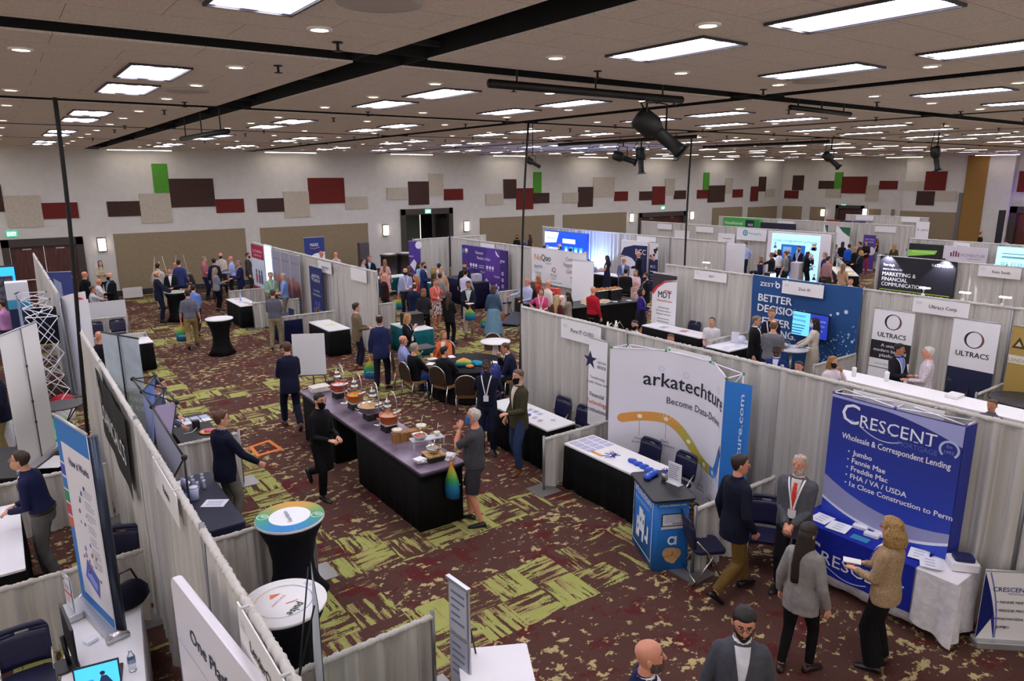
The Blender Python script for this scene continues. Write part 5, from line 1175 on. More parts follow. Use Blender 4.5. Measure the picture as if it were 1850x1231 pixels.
a, b = G(909, 597), G(944, 589); o = MB().box((0, 0, .004), ((b-a).length, .07, .006), mt('6fd05a', .6)).build('floor_tape'); o.location = (a+b)/2; o.rotation_euler = (0, 0, math.atan2(b.y-a.y, b.x-a.x)); tag(o, 'bright green tape strip on the carpet right of the denim-jacket woman', 'tape')
# -- round tables
cocktail(4.83, 20.98, 'black spandex cocktail table with bare white top standing alone in the aisle')
t = cocktail(4.85, 27.05, 'black spandex cocktail table with coloured top among the far-left standing group', topc='a9b7a8')
ct_ = cocktail(2.35, 7.75, 'tall round table with rainbow-edged printed top and navy stretch cover', cover='10111c', r=.40)
pr = Print(lambda u, v, d: (u, v, 1.072+d))
for i in range(48):
 a0, a1 = 7.5*i, 7.5*(i+1.1); k = .5+.5*math.sin(R(a0-330)); st_ = [(43, 140, 214), (70, 170, 120), (226, 170, 80)]; q = k*2; j = min(1, int(q)); f = q-j; c = tuple(int(st_[j][n]+(st_[j+1][n]-st_[j][n])*f) for n in range(3)); pr.circ(0, 0, .395, '%02x%02x%02x' % c, 1, 2, a0, a1, r2=.24)
pr.circ(0, 0, .245, 'f0f2f4', .6, 40); pr.text('Foundation', 0, .0, .085, '4a4a78', 2, 'c', 0, .3, rot=85);
for a in (-1, 1): pr.text('NEXT', a*.315*math.cos(R(30)), -a*.315*math.sin(R(30))-.02, .07, 'e4efe4', 2, 'c', .004, .10, rot=-60); pr.circ(a*.315*math.cos(R(30)), -a*.315*math.sin(R(30)), .068, 'e4efe4', 2, 20, r2=.058)
pr.build(ct_)
ct_ = cocktail(1.72, 6.08, 'tall round table with white printed top and navy stretch cover at lower left', cover='0e0f1a', r=.40)
pr = Print(lambda u, v, d: (u, v, 1.072+d));
for i in range(36): k = .5+.5*math.sin(R(10*i-60)); c = (int(40+190*k), int(140+20*k), int(220-130*k)); pr.circ(0, 0, .27, '%02x%02x%02x' % c, 1, 2, 10*i, 10*i+11, r2=.263)
pr.text('pulse', .03, -.16, .12, '1a1a22', 2, 'c', .012, .2, rot=215); pr.rect(.0, -.06, .12, -.05, 'c04a3a', 2); pr.poly([(-.10, .10), (.02, .14), (-.08, .17)], 'e0703a', 2); pr.text('ENACOMM', -.05, .04, .04, 'c0503a', 2, 'c', 0, rot=215); pr.text('NEXT', .28, .12, .05, '8aa0c8', 2, 'c', 0, rot=300); pr.build(ct_)
t = thing('banquet_table', 'round banquet table under a black cloth with seated diners', 'table', (8.52, 13.42, 0)); MB().lathe([(.88, .73), (.90, .74), (.90, .752), (.885, .762), (0, .762)], mt('1c1a1d', .75, 0, 'cloth'), 48).build('tabletop', t); MB().lathe([(.89, .735), (.90, .5), (.93, .05)], BLK, 64, fn=lambda a, z: 1+(.735-z)*.06*math.sin(a*14), cap=False).build('tablecloth', t)
BT = Vector((8.52, 13.42, .765))
for px, py, rz_, lb in ((868, 664, .4, 'green and orange printed tote bag crumpled on the round black table'),):
 t = thing('tote_bag', lb, 'bag', G(838, 661, .765), .5); MB().lathe([(.15, 0), (.19, .05), (.15, .13), (.06, .17), (0, .17)], tote_m, 22, fn=lambda a, z: 1+.18*math.sin(3*a)+.07*math.sin(7*a+z*30)).build('sack', t); MB().lathe([(.04, 0), (.09, .02), (.07, .06), (0, .07)], mt('e08a30', .6), 14, Matrix.Translation((-.08, -.2, 0)), fn=lambda a, z: 1+.2*math.sin(4*a)).build('drawstring_end', t)
t = thing('tote_bag', 'blue-teal tote bag lying flat on the round black table', 'bag', G(862, 659, .765), 1.0); MB().lathe([(.14, 0), (.16, .03), (.10, .08), (0, .09)], mt('1a86a8', .55, 0, 'cloth'), 20, fn=lambda a, z: 1+.2*math.sin(2*a)+.08*math.sin(7*a)).build('sack', t)
for i, (px, py) in enumerate(((781, 649), (778, 658), (815, 645), (893, 655))): o = MB().box((0, 0, .006), (.22, .16, .012), mt('f0eeea', .5), bev=.02).build('plate'); o.location = G(px, py, .766); o.rotation_euler = (0, 0, .7*i); tag(o, 'white square plate in front of a diner on the round black table', 'plate', 'plates on the round black table')
o = MB().lathe([(.03, 0), (.036, .11), (.032, .11), (.028, .01), (0, .01)], mt('d8a95a', .2), 16).build('drinking_glass'); o.location = G(780, 647, .766); tag(o, 'glass of amber drink on the round black table', 'glass')
def ch_at(px, py, label, face=None):
 P = G(px, py, .46); d = BT-P; f = math.degrees(math.atan2(d.x, d.y)) if face is None else face; return bchair(P.x, P.y, f, label)
ch_at(843, 712, 'empty brown banquet chair beside the man in navy polo'); ch_at(886, 640, 'brown banquet chair across the round table, partly behind the white post')
t = thing('pedestal_table', 'small white round pedestal table behind the black banquet table', 'table', (9.5, 13.75, 0)); MB().lathe([(.36, 1.05), (.37, 1.06), (.37, 1.075), (0, 1.078)], mt('f2f0ee', .4), 36).build('tabletop', t); MB().tube([(0, 0, .02), (0, 0, 1.05)], .03, mt('e4e2e0', .4), 12).build('column', t); MB().lathe([(.24, 0), (.24, .015), (.03, .03), (0, .03)], mt('cfccca', .4, .5), 28).build('foot', t)
for q in (-1, 1): MB().tube([(q*.05, 0, 1.0), (q*.10, 0, .5), (q*.07, 0, .03)], .014, mt('e9e7e5', .35), 8).build('rod', t)
t = thing('banner_case', 'tall ribbed dark blue carrying case by the drape end', 'case', (7.62, 11.2, 0), .5)
for q in (-1, 1): MB().loft([[(q*.125+.12*k*math.cos(2*math.pi*i/20), .16*k*math.sin(2*math.pi*i/20), z) for i in range(20)] for z, k in ((.02, .85), (.06, 1), (1.18, 1), (1.28, .8), (1.32, .4))], mt('1c2a78', .35)).build('shell_half', t)
for z in (.35, .7, 1.05): MB().box((0, -.02, z), (.51, .33, .025), mt('141a44', .5)).build('strap', t)
MB().tube([(-.08, 0, 1.3), (-.06, 0, 1.40), (.06, 0, 1.40), (.08, 0, 1.3)], .012, BLKM, 8).build('handle', t)
# -- aisle, middle-left booths
P = G(562, 617); skirted(7.52, 19.5, 1.6, .62, -math.pi/2, 'bare black-skirted table with white top left of the brown-blazer man')
paper(Vector((7.55, 19.5, .772)), .3, .2, .3, 'e9e0a0', 'pale yellow sheet on the bare white-topped table');
skirted(6.62, 25.2, 1.8, .6, -math.pi/2, 'far black-skirted table strewn with papers by the middle booths')
for i in range(8): paper(Vector((6.5+.25*random.random(), 24.5+.18*i, .772)), .15, .2, random.random()*3, random.choice(['d98a5a', 'e6e6ee', 'c9cfe6', 'e0b090']), 'coloured leaflet on the far papers table', group='leaflets on the far papers table')
o = MB().lathe([(.03, 0), (.03, .18), (.012, .22), (.012, .26), (0, .26)], mt('c9d6f0', .15), 14).build('spray_bottle'); o.location = (6.6, 25.3, .772); tag(o, 'clear bottle on the far papers table', 'bottle')
skirted(6.95, 21.6, 1.4, .55, -math.pi/2, 'navy-skirted table behind the man in grey polo', '1c2248', '141a3c')
t = thing('laptop', 'dark laptop on the navy-skirted table', 'laptop', (6.98, 21.5, .775), -1.4); MB().box((0, 0, .01), (.33, .23, .016), mt('1b1c2a', .4), bev=.01).build('keyboard_base', t); MB().box((0, .13, .12), (.33, .012, .22), mt('22305a', .3)).build('screen', t)
fchair(7.95, 21.9, 265, 'navy folding chair beside the dark blue roll-up');
easel(5.05, 14.35, R(-36+8), 'dark metal easel holding a blank white board in the aisle', ('dcdadb', 'blank white foam board on the aisle easel'))
for (px, py), lb in (((296, 543), 'light metal easel against the far wall, left of two'), ((334, 540), 'light metal easel against the far wall, right of two')):
 p = G(px, py); easel(p.x, min(p.y, 33.5), 0, lb, None, 1.85, 'b9b0a4', zb=1.1)
t, pr, w_, h = rollup_X(8.0, (453, 440), (475, 445), 'red and white roll-up banner at the far end of the middle row', back=False)
pr.rect(-w_/2, 1.95, w_/2, h, 'b01846'); pr.rect(-w_/2, .09, w_/2, .85, 'b01846'); pr.rect(-w_/2, .85, w_/2, 1.95, 'd9e6f4', .5); pr.text('LOAN', 0, 2.2, .14, 'f0e0e6', 2, 'c', .01, w_*.7); pr.text('SERVICES', 0, 2.05, .1, 'f0e0e6', 2, 'c', .01, w_*.6)
for a in (-.3, .05, .35): pr.circ(a, 1.45, .09, '3a4a7a', 2); pr.rect(a-.12, 1.0, a+.12, 1.36, '5a5c7a' if a > 0 else 'c05a5a', 2)
pr.build(t)
t, pr, w_, h = panel_X(8.28, (476, 440), (489, 446), .05, 'tall glowing white panel beside the red roll-up', 'lit_backdrop', 'display', 'dfeafc'); MB().box((0, -.006, h/2), (w_*.9, .006, h*.95), mt('cfe2ff', .5, 0, 'plain', .9)).build('lit_face', t)
A, B = on_X(8.2, (490, 447), (540, 460))
for i in range(3):
 w3 = abs(A.y-B.y)/3; t, pr = rollup(8.2, max(A.y, B.y)-w3*(i+.5), -math.pi/2, w3*.97, 0, 2.4, 'grey roll-up with a red mountain picture, %s of three' % ('left', 'middle', 'right')[i], back=False)
 pr.rect(-w3*.48, .1, w3*.48, 2.38, '9a98a6', .5); pr.rect(-w3*.48, .1, w3*.48, 1.15, '3a3646', 1); pr.poly([(-w3*.48, 1.0), (-w3*.48, 1.4+.05*i), (-w3*.25, 1.62), (-w3*.05, 1.42), (w3*.2, 1.6-.06*i), (w3*.48, 1.38), (w3*.48, 1.0)], '9a6a66', 1.5); pr.poly([(-w3*.48, .9), (-w3*.3, 1.28), (0, 1.12), (w3*.25, 1.34), (w3*.48, 1.1), (w3*.48, .9)], '6a3f44', 2)
 pr.text(('BUILT FOR', 'YOUR', 'LIFE IS GOOD')[i], 0, 2.05, .11, '6a4a5a', 2, 'c', 0, w3*.7); pr.greek(-w3*.3, .75, w3*.6, 3, .1, 'b9b6c4'); pr.build(t)
t, pr, w_, h = rollup_X(8.2, (558, 480), (581, 485), 'dark blue roll-up banner with an orange hexagon', back=False, panel='1c2c6c')
pr.rect(-w_/2+.01, .1, w_/2-.01, h-.02, '1b2a66', .5); pr.text('DIGITAL', .05, 1.82, .14, 'e9ecf6', 2, 'c', .012, w_*.55); pr.text('CHECK', .05, 1.68, .14, 'e9ecf6', 2, 'c', .012, w_*.55); pr.circ(-.32, 1.80, .09, 'e9ecf6', 2, 4, r2=.06); pr.text('Your Partner', 0, 1.35, .11, 'dfe6f6', 2, 'c', 0, w_*.5); pr.text('Everything Deposits', 0, 1.22, .10, 'dfe6f6', 2, 'c', 0, w_*.6)
for i in range(6): pr.circ(.27*math.cos(R(60*i)), .72+.27*math.sin(R(60*i)), .1, '3f62b8', 1.4, 6)
pr.circ(0, .72, .16, 'd08a3c', 2, 6); pr.build(t)
P = G(566, 540); pA, pB = atY(548, 430, 31), atY(585, 429, 31); t, pr = rollup((pA.x+pB.x)/2, 31, 0, abs(pB.x-pA.x), 0, pA.z, 'white and blue roll-up banner standing before the back wall', back=False); w_ = abs(pB.x-pA.x); h = pA.z
pr.rect(-w_/2, h*.72, w_/2, h, '20367c'); pr.poly([(-w_/2, h*.58), (0, h*.69), (w_/2, h*.72), (-w_/2, h*.72)], '20367c'); pr.text('MAXX', 0, h*.83, .2, 'e4e9f6', 2, 'c', .01, w_*.4); pr.band([(-.2, h*.80), (0, h*.785), (.25, h*.81)], .025, 'd88a3c', 2); pr.build(t)
o = MB().box((0, 0, .95), (.5, .3, 1.9), mt('4a4248', .5), bev=.02).build('speaker_column'); p = atY(657, 460, 32); o.location = (p.x, 32, 0); tag(o, 'tall dark narrow cabinet against the back wall', 'cabinet')
# -- left booths
t, pr = rollup(.057, 12.43, math.atan2(12.9-12.21, .36)+math.pi, 1.05, .765, 2.09, 'tall roll-up banner seen from its blank white back at far left', panel='e6e4e2')
skirted(-.35, 12.7, 1.3, 1.2, math.atan2(.69, .36), 'black-clothed table under the blank-backed white roll-up', '0b0a0c', '08080a')
paper(Vector((.25, 12.25, .772)), .3, .5, -.5, 'eceaea', 'white sheet on the black table by the blank-backed roll-up')
hx_, hy_ = .29, 7.3; hrz = R(-77)
t, pr = rollup(hx_, hy_, hrz, .86, .775, 2.04, 'tall blue-edged how-it-works roll-up on the foreground left table', back=False)
pr.rect(-.43, .09, .43, 2.02, '2f7fd0', .4); pr.rect(-.31, .2, .43, 1.80, 'eceaf2', 1); pr.text('How it Works', -.15, 1.60, .115, '4a4c66', 2, 'l', .002, .5)
for i, (z, c) in enumerate(((1.50, '4a50c8'), (1.36, '2f7fd0'), (1.22, '2a9a6a'), (1.08, 'd03a48'), (.94, 'd86a3a'))): pr.rect(-.43, z-.055, -.31, z+.055, c, 2); pr.rect(-.43, z+.055, -.31, z+.075, 'eceaf2', 2)
rr = random.Random(3)
for i in range(16): pr.circ(-.15+rr.uniform(0, .35), .55+rr.uniform(0, .9), rr.uniform(.012, .03), rr.choice(['5a66c8', '30325a', 'c05a5a', '8a8cc0']), 2, 8)
for i in range(7): pr.greek(.12, 1.42-.12*i, .24, 3, .03, 'a9a9bc', seed=i)
pr.poly([(-.18, .42), (.14, .30), (.20, .52), (-.08, .64)], '5a6ac8', 2); pr.poly([(-.12, .45), (.10, .36), (.14, .44), (-.06, .54)], '8fa0e8', 3)
for i in range(8): pr.circ(-.15+rr.uniform(0, .4), .5+rr.uniform(0, .25), .02, rr.choice(['d05a70', '4a60c8', '8a50b0']), 3, 6)
pr.build(t)
nx, ny = math.cos(hrz), math.sin(hrz)
MB().tube([(.40, .05, .05), (.40, .05, 2.0)], .05, mt('333b4c', .35, .6), 14).build('support_column', t)
for q in (-1, 1): MB().loft([[(q*.43+q*x, y, z) for y, z in ((-.10, .0), (.10, .0), (.10, .04), (.0, .10), (-.10, .04))] for x in (0, .05)], mt('c9c8cc', .3, .8)).build('end_cap', t)
FT = (.27, 6.95); skirted(.26, 6.75, .62, 2.2, -.12, 'white-clothed foreground table at bottom left with monitor and bottle', 'efeef4', 'e6e4ee')
t, pr = rollup(.08, 7.55, hrz, .24, .775, .44, 'small tabletop roll-up on the foreground left table', back=False, name='mini_banner')
pr.rect(-.12, .09, .12, .43, '3f86d0', .4); pr.rect(-.105, .095, .09, .42, 'f0eef4', 1); pr.circ(-.07, .385, .018, '205a66', 2); pr.greek(-.08, .34, .15, 3, .022, '5a62a0'); pr.rect(-.10, .24, .085, .27, 'e06a60', 2); pr.greek(-.08, .21, .15, 4, .022, 'b9a0a8')
for i, c in enumerate(('2f7fd0', '2a9a6a', '3a50c0', 'd03a48', 'd86a3a')): pr.rect(.095, .36-.035*i, .12, .385-.035*i, c, 2)
pr.build(t)
t = thing('monitor', 'black flat monitor seen edge-on on the foreground left table', 'monitor', (.02, 6.72, .775), R(95)); MB().box((0, 0, .30), (.54, .025, .36), mt('15151c', .35), bev=.01).build('screen_panel', t); MB().tube([(0, .03, .01), (0, .05, .30)], .02, BLKM, 8).build('stand', t); MB().box((0, .05, .008), (.22, .18, .015), BLKM, bev=.03).build('foot', t)
P = G(180, 1232, .80); t = thing('laptop', 'laptop with a bright blue screen at the bottom left corner', 'laptop', (P.x, P.y, .775), R(170)); MB().box((0, -.08, .01), (.34, .24, .018), mt('1c1c22', .4), bev=.01).build('keyboard_base', t); s = MB().box((0, .06, .13), (.34, .012, .23), mt('14141a', .4)).build('screen', t)
MB().box((0, .0685, .13), (.315, .004, .205), mt('3aa0e8', .4, 0, 'plain', .9)).build('display', s); pr = Print(lambda u, v, d: (-u, .071+d, v)); pr.rect(-.14, .06, -.03, .11, '1a78c8', 1, e=.5); pr.circ(.04, .15, .02, '30261f'); pr.poly([(.0, .04), (.03, .13), (.07, .12), (.11, .04)], '2a3a6a'); pr.build(s, 'screen_picture')
P = G(240, 1212, .775); t = thing('water_bottle', 'clear plastic water bottle on the foreground left table', 'bottle', (P.x, P.y, .775)); MB().lathe([(.03, 0), (.033, .01), (.03, .05), (.033, .09), (.033, .14), (.014, .18), (.014, .2), (0, .2)], mt('dfe6ee', .05, 0, 'glass'), 18).build('bottle_body', t); MB().lathe([(.0335, .085), (.0335, .125)], mt('8fa6c8', .4), 18, cap=False).build('label_band', t); MB().lathe([(.015, .2), (.015, .215), (0, .215)], mt('e9e9ee', .4), 12).build('cap', t)
o = MB().box((0, 0, .015), (.11, .08, .03), mt('e6eaf4', .5), bev=.01).build('card_holder'); o.location = (.18, 6.98, .775); o.rotation_euler = (0, 0, .5); tag(o, 'small white card holder beside the edge-on monitor', 'holder')
t = thing('handbag', 'black shoulder bag with a row of pearl studs behind the tall roll-up', 'bag', (.58, 7.42, .775), .4); MB().loft([[(a*math.cos(2*math.pi*i/18)*(1+.06*math.sin(3*i)), b*math.sin(2*math.pi*i/18), z) for i in range(18)] for z, a, b in ((0, .15, .09), (.05, .19, .12), (.15, .18, .11), (.22, .13, .07), (.26, .06, .03))], mt('121325', .6, 0, 'cloth')).build('bag_body', t); MB().tube([(-.1, 0, .22), (-.06, .03, .36), (.06, .03, .36), (.1, 0, .22)], .012, mt('14142a', .5), 8).build('strap', t)
for k in range(9): MB().ball((-.17, -.05, .02+.022*k), .009, mt('e9e4d8', .3), 8, 6).build('stud', t)
P = G(38, 1165, .70); fchair(P.x+.02, P.y-.27, 180, 'navy folding chair at the bottom left picture corner')
t = thing('backpack', 'black backpack leaning on the low drape behind the tall roll-up', 'bag', (.62, 9.35, 0), .3); MB().loft([[(a*math.cos(2*math.pi*i/18)*(1+.08*math.sin(4*i)), b*math.sin(2*math.pi*i/18), z) for i in range(18)] for z, a, b in ((.0, .16, .12), (.08, .20, .15), (.3, .19, .14), (.45, .14, .1), (.52, .06, .05))], mt('141417', .6, 0, 'cloth')).build('pack', t)
for q in (-1, 1): MB().tube([(q*.09, -.12, .06), (q*.10, -.19, .25), (q*.06, -.08, .48)], .016, mt('1c1c20', .6), 8).build('shoulder_strap', t)
fchair(.62, 8.85, 200, 'navy folding chair squeezed behind the tall blue-edged roll-up')
skirted(-.62, 9.9, .7, 2.0, 0, 'white-topped table at the left edge where the navy-shirt man works', 'eceaf0', '0a090b')
o = MB().box((0, 0, .3), (.34, .30, .6), mt('0e0d0f', .6), bev=.03).build('wheeled_case'); o.location = (.62, 12.2, 0); tag(o, 'black case under a kraft paper bag behind the left drape', 'case')
o = MB().loft([[(a*math.cos(2*math.pi*i/14)*(1+.1*math.sin(3*i)), b*math.sin(2*math.pi*i/14), z) for i in range(14)] for z, a, b in ((0, .15, .12), (.06, .17, .14), (.12, .12, .09), (.14, .04, .03))], mt('8a6a48', .8, 0, 'cloth')).build('paper_bag'); o.location = (.62, 12.2, .6); tag(o, 'crumpled kraft paper bag on the black case', 'bag')
t = thing('tray_stand', 'dark oval tray on a folding stand beside the left drape', 'tray', (.55, 15.3, 0)); MB().lathe([(.36, .80), (.38, .82), (.36, .825), (0, .815)], mt('3a3634', .5), 30).build('tray', t)
for q in (-1, 1): MB().tube([(q*.22, -.2, .01), (-q*.22, .2, .79)], .012, BLKM, 8).build('leg', t); MB().tube([(q*.22, .2, .01), (-q*.22, -.2, .79)], .012, BLKM, 8).build('leg', t)
o = MB().box((0, 0, .004), (.28, 2.6, .006), mt('4fe070', .6)).build('floor_tape'); o.location = (.5, 16.0, 0); tag(o, 'bright green strip on the floor under the oval tray', 'tape')  # flat slab in one plain bright green, lying on the carpet
pth = [(1.55, 20.15), (1.25, 19.9), (1.02, 19.55), (.99, 19.15), (1.1, 18.86), (1.3, 18.74), (1.48, 18.78)]
t = thing('curved_display', 'curved white fabric display with a red dot at far left', 'display', (1.0, 19.2, 0))
def pp_(u):
 q = u*(len(pth)-1); i = min(len(pth)-2, int(q)); f = q-i; return pth[i][0]+(pth[i+1][0]-pth[i][0])*f-1.0, pth[i][1]+(pth[i+1][1]-pth[i][1])*f-19.2
o = MB(); o.grid(lambda u, v: Vector((*pp_(u), .03+2.25*v)), 30, 2, mt('e4e2e6', .6)); o.grid(lambda u, v: Vector((pp_(1-u)[0]+.015, pp_(1-u)[1]-.02, .03+2.25*v)), 30, 2, mt('e4e2e6', .6)); o.build('fabric_panel', t)
o = MB(); o.lathe([(.17, 0), (.17, .006), (0, .006)], mt('c8202c', .6), 24, Matrix.Translation((.40, .76, 2.0)) @ Matrix.Rotation(R(-38), 4, 'Z') @ Matrix.Rotation(R(90), 4, 'X')); o.build('red_dot', t)
t = thing('lattice_display', 'white lattice pop-up frame seen from behind, with a pale blue print', 'display', (.45, 18.6, 0)); fr = MB()
for k in range(4):
 y0 = -2.0+1.3*k; a, b = Vector((.32, y0, 2.3)), Vector((-.25, y0+.2, 2.3))
 fr.tube([a, b], .010, wt, 6); fr.ball(a, .022, BLKM, 8, 6); fr.ball(b, .022, BLKM, 8, 6)
 for j in range(3):
  z0, z1 = 2.3-.76*j, 2.3-.76*(j+1); fr.tube([a-Vector((0, 0, 2.3-z0)), b-Vector((0, 0, 2.3-z1))], .009, wt, 6); fr.tube([b-Vector((0, 0, 2.3-z0)), a-Vector((0, 0, 2.3-z1))], .009, wt, 6)
 if k < 3:
  for z in (2.3, .78): fr.tube([a-Vector((0, 0, 2.3-z)), Vector((-.25, y0+1.5, z))], .009, wt, 6); fr.tube([b-Vector((0, 0, 2.3-z)), Vector((.32, y0+1.3, z))], .009, wt, 6)
fr.build('lattice', t); MB().grid(lambda u, v: Vector((-.30+.05*math.sin(u*3), -2.05+4.2*u, .05+2.25*v)), 12, 2, mt('8a9cc0', .6)).build('print_panel', t)
pA = atY(0, 472, 19.0); pB = atY(27, 470, 19.0)
t = thing('backdrop', 'dark grey water-textured backdrop at the left picture edge', 'display', (atY(26, 520, 24.6).x-.9, 24.6, 0)); m, nt, b = speck_mat('water_print', '4a4a52', 9, .35, 2.0); MB().box((0, 0, 1.15), (1.8, .05, 2.3), m).build('panel', t)
t = thing('monitor', 'bright blue lit screen above the left-edge backdrop', 'screen', (-.35, 25.5, 0)); MB().tube([(0, .04, .01), (0, .04, 2.0)], .03, BLKM, 10).build('stand', t); MB().box((0, 0, 2.15), (1.3, .06, .72), mt('101014', .4), bev=.02).build('housing', t); MB().box((0, -.034, 2.15), (1.22, .006, .64), mt('2a94f0', .4, 0, 'plain', .9)).build('lit_face', t)
t = thing('tower_display', 'tall white, cyan and navy box display at far left', 'display', (.22, 22.6, 0)); MB().box((0, 0, .95), (.48, .4, 1.9), mt('18204a', .5), bev=.02).build('tower', t); MB().box((0, 0, 2.13), (.5, .42, .46), mt('dfe2ea', .5), bev=.02).build('white_head', t); MB().box((0, 0, 1.78), (.5, .42, .24), mt('3a9ac4', .5)).build('cyan_band', t)
for z in (1.1, .8, .45): MB().box((0, -.205, z), (.4, .02, .12), mt('2a7ac0', .5)).build('blue_stripe', t)
pr = Print(flatfn((0, -.212, 0))); pr.band([(-.08, 2.06), (.02, 2.10), (.10, 2.06)], .03, '30265a', 1); pr.build(t)
o = MB().box((0, 0, 1.5), (.62, .05, .9), mt('0e1020', .5)).build('screen'); o.location = (.62, 20.3, 0); o.rotation_euler = (0, 0, -.3); tag(o, 'dark screen leaning beside the lattice frames at far left', 'screen')
t, pr = rollup(1.35, 26.6, R(-20), .85, 0, 2.1, 'slate blue roll-up banner before the wooden double doors', back=False, panel='3f4a8a'); pr.poly([(-.1, 1.2), (.1, 1.3), (.1, 1.75), (-.1, 1.9)], 'a9b4d0'); pr.build(t)
fchair(1.95, 23.4, 180, 'navy folding chair behind the far-left low rail, left of two'); fchair(2.55, 23.45, 180, 'navy folding chair behind the far-left low rail, right of two')
skirted(2.2, 25.2, 1.5, .6, 0, 'dark table at which the two men in white shirts sit', '1a181c', '0c0b0d')
o = MB().box((0, 0, .25), (1.25, .02, .5), mt('c9c8cc', .5)).build('poster_board'); o.location = (2.35, 24.85, .775); o.rotation_euler = (-.15, 0, 0); tag(o, 'grey board leaning on the table of the two seated men', 'board')
P = G(238, 525, .3); o = MB().box((0, 0, .22), (.75, .03, .44), mt('d9d6d2', .4)).build('poster_board'); o.location = (P.x, 33.6, .02); o.rotation_euler = (.1, 0, 0); tag(o, 'small wrapped white board leaning on the back wall baseboard', 'board')
skirted(2.7, 20.75, .5, .9, 0, 'small black-skirted table with white top left of the walking couple', 'f0eef0', '08080a')
mx, my = (1.35+1.84)/2, (15.33+14.25)/2
t = thing('landscape_banner', 'pale see-through landscape banner seen from behind, with mirrored lettering', 'banner', (mx, my, 0), R(114));
m, nt, b = speck_mat('landscape_print', 'b9c4ce', 4, .9, 1.06); MB().box((0, 0, 1.12), (1.18, .006, 2.0), m).build('panel', t)
pr = Print(lambda u, v, d: (u, .0035+d, v)); pr.poly([(-.59, .12), (.59, .12), (.59, 1.05), (.3, 1.15), (0, 1.0), (-.3, 1.08), (-.59, .95)], '8f9a98', .5);
for i, s in enumerate(('INSPIRED TO', 'PLAN A COURSE', 'FOR SUCCESS')): pr.text(s, -.5, 1.02-.17*i, .14, 'c9cdd0', 2, 'l', .008, .95)
pr.build(t); MB().tube([(-.6, 0, 2.12), (.6, 0, 2.12)], .016, BLKM, 8).build('top_bar', t); MB().tube([(0, .03, .02), (0, .03, 2.12)], .014, BLKM, 8).build('pole', t); MB().box((0, .0, .04), (1.2, .16, .07), BLKM, bev=.02).build('base', t)
t = thing('tube_display', 'black tube frame display with pale blue fabric triangles beside the left drape', 'display', (1.5, 10, 0)); fr = MB(); o_ = Vector((1.5, 10, 0))
Bk = [G(240, 685, 2.15)-o_, G(257, 708, 2.15)-o_, G(275, 735, 2.15)-o_, G(333, 827, 2.0)-o_]; Fr = [G(280, 680, 2.1)-o_, G(297, 703, 2.1)-o_, G(319, 727, 2.1)-o_]; Lo = [Vector((p.x, p.y, .9)) for p in Bk]; Lf = [Vector((p.x, p.y, .8)) for p in Fr]
for a, b in zip(Bk, Bk[1:]): fr.tube([a, b], .014, BLKM, 8)
for a, b in zip(Fr, Fr[1:]): fr.tube([a, b], .012, BLKM, 8)
for a, b in ((Bk[0], Fr[0]), (Bk[0], Fr[1]), (Bk[1], Fr[0]), (Bk[1], Fr[2]), (Bk[2], Fr[1]), (Fr[2], Lo[2]), (Fr[1], Lo[1]), (Fr[0], Lo[0]), (Bk[3], Lo[3]), (Lo[3], Lf[2]), (Bk[3], Lf[2]), (Lo[2], Bk[3]), (Lo[3], Lo[2]), (Lo[2], Lo[1]), (Lo[1], Lo[0])): fr.tube([a, b], .010, BLKM, 8)
for p in Bk+Fr+[Lo[3]]: fr.ball(p, .035, BLKM, 10, 8)
for p in (Lo[0], Lo[2], Lo[3]): fr.tube([p, Vector((p.x, p.y, .01))], .012, BLKM, 8)
fr.build('tube_frame', t)
for a, b, c, cl_ in ((Bk[1], Fr[0], Lo[1], '6a8ad8'), (Bk[1], Bk[2], Lo[1], 'a9b4e0'), (Bk[2], Fr[2], Lo[2], 'b4a8c8'), (Bk[2], Bk[3], Lo[2], 'b9bcd4'), (Lo[2], Lo[3], Lf[2], '4a5aa8')):
 n_ = (b-a).cross(c-a).normalized()*.004; MB().add([a, b, c, a+n_, b+n_, c+n_], [(0, 1, 2), (5, 4, 3), (0, 3, 4, 1), (1, 4, 5, 2), (2, 5, 3, 0)], mt(cl_, .7)).build('fabric_triangle', t)
skirted(2.28, 12.6, .62, 1.5, 0, 'black-clothed table with printed photos before the grey-suited man', '17171b', '0c0c0e')
DT = (2.28, 12.6)
for i in range(4):
 for j in range(2): paper(Vector((2.1+.16*i, 13.1-.2*j, .772)), .14, .18, .1, ('e0c890', 'd9dbe6', 'c9d0e0', 'e4e4ea', 'b0b8cc', 'd0d0d8', 'a9b8d8', 'e6e6e6')[i*2+j], 'photo print in the grid on the black-clothed table', group='photo prints on the black-clothed table')
P = Vector((2.45, 12.2, .772)); t = thing('snack_plate', 'plate of pink and orange snacks on the black-clothed table', 'plate', P); MB().lathe([(.12, .0), (.15, .02), (.11, .012), (0, .012)], mt('d9905a', .4), 24).build('plate', t); MB().ball((0, 0, .03), (.07, .06, .03), mt('d86a8a', .6, 0, 'cloth')).build('snacks', t)
t = thing('phone_charger', 'black device with white cables on the black-clothed table', 'device', (2.33, 12.55, .772)); MB().box((0, 0, .07), (.12, .10, .14), mt('16161c', .4), bev=.02).build('device_body', t); MB().tube([(0, -.06, .02), (-.1, -.2, .006), (-.25, -.22, .006)], .005, WHT, 6).build('cable', t)
P0, P1 = G(310, 849, .76), G(393, 931, .76); skirted(1.72, 9.5, .62, 1.9, 0, 'navy-clothed table with glass trinkets below the black tube frame', '20223a', '191b30')
